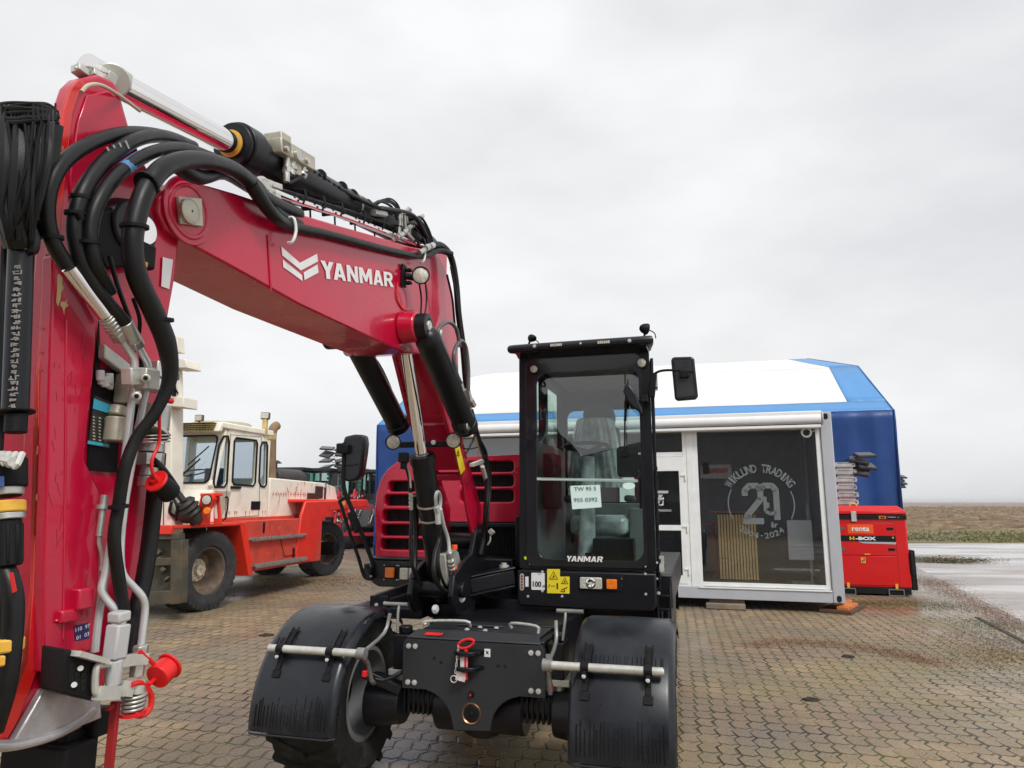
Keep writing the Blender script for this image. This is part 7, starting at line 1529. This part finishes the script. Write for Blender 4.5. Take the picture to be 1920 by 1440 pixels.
# ================================================================ FAR MACHINES
def machine(px, Y, lab, deg=0, cabw=1.35, kind=0, ztop=2.85):
    q = W0.L(px, 900, y=Y); o = thing('compact_machine', (q[0], q[1], 0), deg, lab, 'machine', 'new machines parked far behind')
    FR_ = mat('far_black', (.02, .022, .024), .5); GG = glass('far_glass', (.66, .80, .77), 1.0); RR_ = mat('far_red', (.45, .01, .03), .4, coat=.3)
    w_ = cabw/2; zb_ = 1.55
    g = G(); g.bb(-w_-.05, w_+.05, -.1, 1.5, ztop-.12, ztop)
    for x in (-w_, w_-.07, -.04):
        for y in (0, 1.4):
            if x == -.04 and y: continue
            g.bb(x, x+(.07 if x != -.04 else .05), y, y+.08, zb_, ztop-.1)
    g.bb(-w_, w_, 0, 1.45, zb_-.1, zb_+.05); cb_ = g.out('cab', FR_, o, bev=.02)
    g = G(); g.bb(-w_+.05, w_-.05, .03, .035, zb_, ztop-.1); g.bb(-w_+.02, -w_+.025, .05, 1.4, zb_, ztop-.1); g.bb(w_-.025, w_-.02, .05, 1.4, zb_, ztop-.1); g.out('glazing', GG, cb_)
    g = G(); g.bb(-.22, .22, .7, .95, zb_, zb_+.75); g.tube([(-.15, .45, zb_+.45), (.15, .45, zb_+.45)], .03, 6, 1); g.out('seat', FR_, cb_, bev=.05)
    g = G(); g.prism([(-w_-.1, -.6, .7), (-w_-.1, 2.4, .7), (-w_-.1, 2.4, 1.75), (-w_-.1, 1.5, 1.8), (-w_-.1, -.2, 1.5)], (2*w_+.2, 0, 0)); g.out('body', FR_, o, bev=.06)
    for x in (-w_-.25, w_+.05):
        for y in (-.2, 1.9): 
            g = G(); g.lathe([(.25, 0), (.45, 0), (.5, .06), (.5, .3), (.45, .36), (.25, .36), (.22, .1), (.0, .1)], (x-.08, y, .5), (1, 0, 0), 24); g.out('wheel', TYRE, o)
    g = G(); g.bb(w_+.12, w_+.3, -.15, -.08, zb_+.55, zb_+.95); g.tube([(w_, 0, zb_+.9), (w_+.2, -.1, zb_+.98)], .02, 6, 1); g.out('mirror', FR_, cb_, bev=.02)
    if kind:
        for s in (-1, 1):
            g = G(); X = s*.42
            for p, q2, t in (((X, .2, 1.9), (X, -1.0, 1.45), .14), ((X, -1.0, 1.45), (X, -1.7, .55), .14), ((X, -.2, 1.2), (X, -1.2, 1.75), .10), ((X, -.5, 1.95), (X, -1.6, 1.2), .08)): g.bar(p, q2, .07, t)
            g.out('lift_arm', RR_, o, bev=.015)
            g = G(); g.cyl((X*.8, -.2, 1.75), (X*.8, -1.2, 1.15), .05); g.cyl((X*.5, -.1, 1.5), (X*.5, -1.5, .9), .045); g.out('ram', CHR, o)
        g = G(); g.bar((-.55, -1.7, .55), (.55, -1.7, .55), .08, .10); g.bar((-.55, -1.2, 1.35), (.55, -1.2, 1.35), .08, .09); g.out('cross_bar', RR_, o)
    return o
machine(533, 24, 'dark cabbed machine farthest left, mostly behind the forklift engine cover', deg=-10, kind=0, ztop=2.72)

machine(588, 24.5, 'black cabbed machine just left of the distant light tower', deg=-6, cabw=1.2, ztop=2.72)
machine(662, 25, 'compact loader with crimson lift arms, left of the pair beside the blue tent', deg=8, kind=1, cabw=1.0, ztop=2.72)
machine(694, 24, 'compact loader with crimson lift arms, right of the pair beside the blue tent', deg=4, kind=1, cabw=1.0, ztop=2.65)
# white concrete block with tyre stack in front of them
q = W0.L(681, 1026, z=0); wb = thing('counterweight_block', (q[0], q[1], 0), -10, 'cream block standing on the yard in front of the far loaders', 'concrete block')
g = G(); g.bb(-.38, .40, 0, .7, .12, .88); g.out('block', mat('cream_block', (.66, .63, .54), .7, var=.08), wb, bev=.03)
g = G(); g.bb(-.33, .33, .05, .6, 0, .12); g.cyl((.05, .35, .88), (.05, .35, 1.12), .34, seg=28); g.cyl((-.1, .35, .88), (-.1, .35, 1.05), .2); g.out('base', BLKM, wb, bev=.01)
g = G()
for k in range(1, 7):
    x = -k*TLN/7; g.tube([(x, -.02, 0.0), (x, -.025, ez)], .012, 6, 1)
g.out('seam', BLU, tt)
# rust runs and grime on the forklift's cream and red panels
g = G(); R = random.Random(91)
for k in range(26):
    y = R.uniform(2.0, 4.2); z = R.uniform(1.5, 1.95); h = R.uniform(.05, .28); g.prism([(XC+.001, y, z), (XC+.001, y+R.uniform(.008, .03), z), (XC+.001, y+.004, z-h)], (.0012, 0, 0))
for k in range(12):
    y = R.uniform(yF1+.05, yB); g.prism([(cx_+.001, y, 1.40), (cx_+.001, y+.02, 1.40), (cx_+.001, y+.005, 1.40-R.uniform(.04, .12))], (.0012, 0, 0))
g.out('rust_run', mat('rust_run', (.34, .22, .10), .8, var=.4), fk)['kind'] = 'stuff'
g = G()
for k in range(30):
    y = R.uniform(1.05, 3.0); z = R.uniform(.6, 1.2); g.prism([(-.029, y, z), (-.029, y+R.uniform(.01, .06), z+R.uniform(-.01, .02)), (-.029, y+.02, z-R.uniform(.01, .08))], (.0012, 0, 0))
g.out('paint_scrape', mat('scrape', (.50, .16, .10), .7, var=.4), fk)['kind'] = 'stuff'
# ================================================================ damp air
g = G(); g.bb(-2600, 2600, -60, 4100, -1.2, 9.5)
hz = bpy.data.materials.new('haze_air'); hz.use_nodes = True; t = hz.node_tree; t.nodes.remove(t.nodes['Principled BSDF'])
pv_ = t.nodes.new('ShaderNodeVolumePrincipled'); pv_.inputs['Color'].default_value = (.93, .94, .95, 1); pv_.inputs['Density'].default_value = .0004
t.links.new(pv_.outputs[0], t.nodes['Material Output'].inputs['Volume'])
tag(g.out('haze', hz), 'thin damp haze lying over the far field', 'haze', None, 'stuff')
# ================================================================ every bolt, post and strap a part of its own
def islands(me):
    n = len(me.vertices); par = list(range(n))
    def fd(i):
        while par[i] != i: par[i] = par[par[i]]; i = par[i]
        return i
    for e in me.edges:
        a, b = fd(e.vertices[0]), fd(e.vertices[1])
        if a != b: par[a] = b
    d = {}
    for i in range(n): d.setdefault(fd(i), []).append(i)
    return list(d.values())
def split(o, name=None, pad=.002):
    me = o.data; isl = islands(me)
    if len(isl) < 2: return
    bb = [[[min(me.vertices[i].co[k] for i in s)-pad for k in range(3)], [max(me.vertices[i].co[k] for i in s)+pad for k in range(3)], s] for s in isl]
    done = False
    while not done:
        done = True
        for i in range(len(bb)):
            for j in range(i+1, len(bb)):
                if all(bb[i][0][k] <= bb[j][1][k] and bb[j][0][k] <= bb[i][1][k] for k in range(3)):
                    bb[i] = [[min(bb[i][0][k], bb[j][0][k]) for k in range(3)], [max(bb[i][1][k], bb[j][1][k]) for k in range(3)], bb[i][2] + bb[j][2]]
                    bb.pop(j); done = False; break
            if not done: break
    if len(bb) < 2: return
    for q in bb:
        keep = set(q[2]); b = bmesh.new(); b.from_mesh(me); b.verts.ensure_lookup_table()
        bmesh.ops.delete(b, geom=[v for v in b.verts if v.index not in keep], context='VERTS')
        c = o.copy(); c.data = bpy.data.meshes.new(name or o.name); b.to_mesh(c.data); b.free(); c.data.materials.append(me.materials[0]) if not c.data.materials else None
        c.name = name or o.name; COL.objects.link(c); c.parent = o.parent
        for ch in list(o.children): ch.parent = c if q is bb[0] else ch.parent
    bpy.data.objects.remove(o)
SPL = {'bolt_set': 'bolt', 'corner_post': 0, 'strap': 0, 'hole': 0, 'casting_hole': 0, 'dot': 0, 'orange_plug': 0, 'fork_pocket': 0, 'hinge': 0, 'handle': 0, 'band': 0, 'hose_clip': 0,
       'pipe_clip': 0, 'cable_tie': 0, 'foot': 0, 'socket_head': 0, 'edge_tube': 0, 'pedals': 'pedal', 'joystick': 0, 'gland': 0, 'side_window': 0, 'interior_trim': 0, 'lamp_bracket': 0, 'fitting': 0,
       'weld_band': 0, 'amber_band': 0, 'window_seal': 0, 'pane': 0, 'glazing': 0, 'ram': 0, 'gable': 0, 'mirror_clamp': 0, 'frame_rail': 0, 'hose_fitting': 0, 'shadow_gap': 0, 'pipe_fitting': 0, 'vent_holes': 0, 'blue_band': 0, 'yellow_sticker': 0, 'panel_seam': 0, 'emblem_ring': 0}
for o in list(SC.objects):
    b_ = o.name.split('.')[0]
    if o.type == 'MESH' and b_ in SPL and o.parent: split(o, SPL[b_] or b_)
bpy.data.objects.remove(b0); bpy.data.objects.remove(cb)
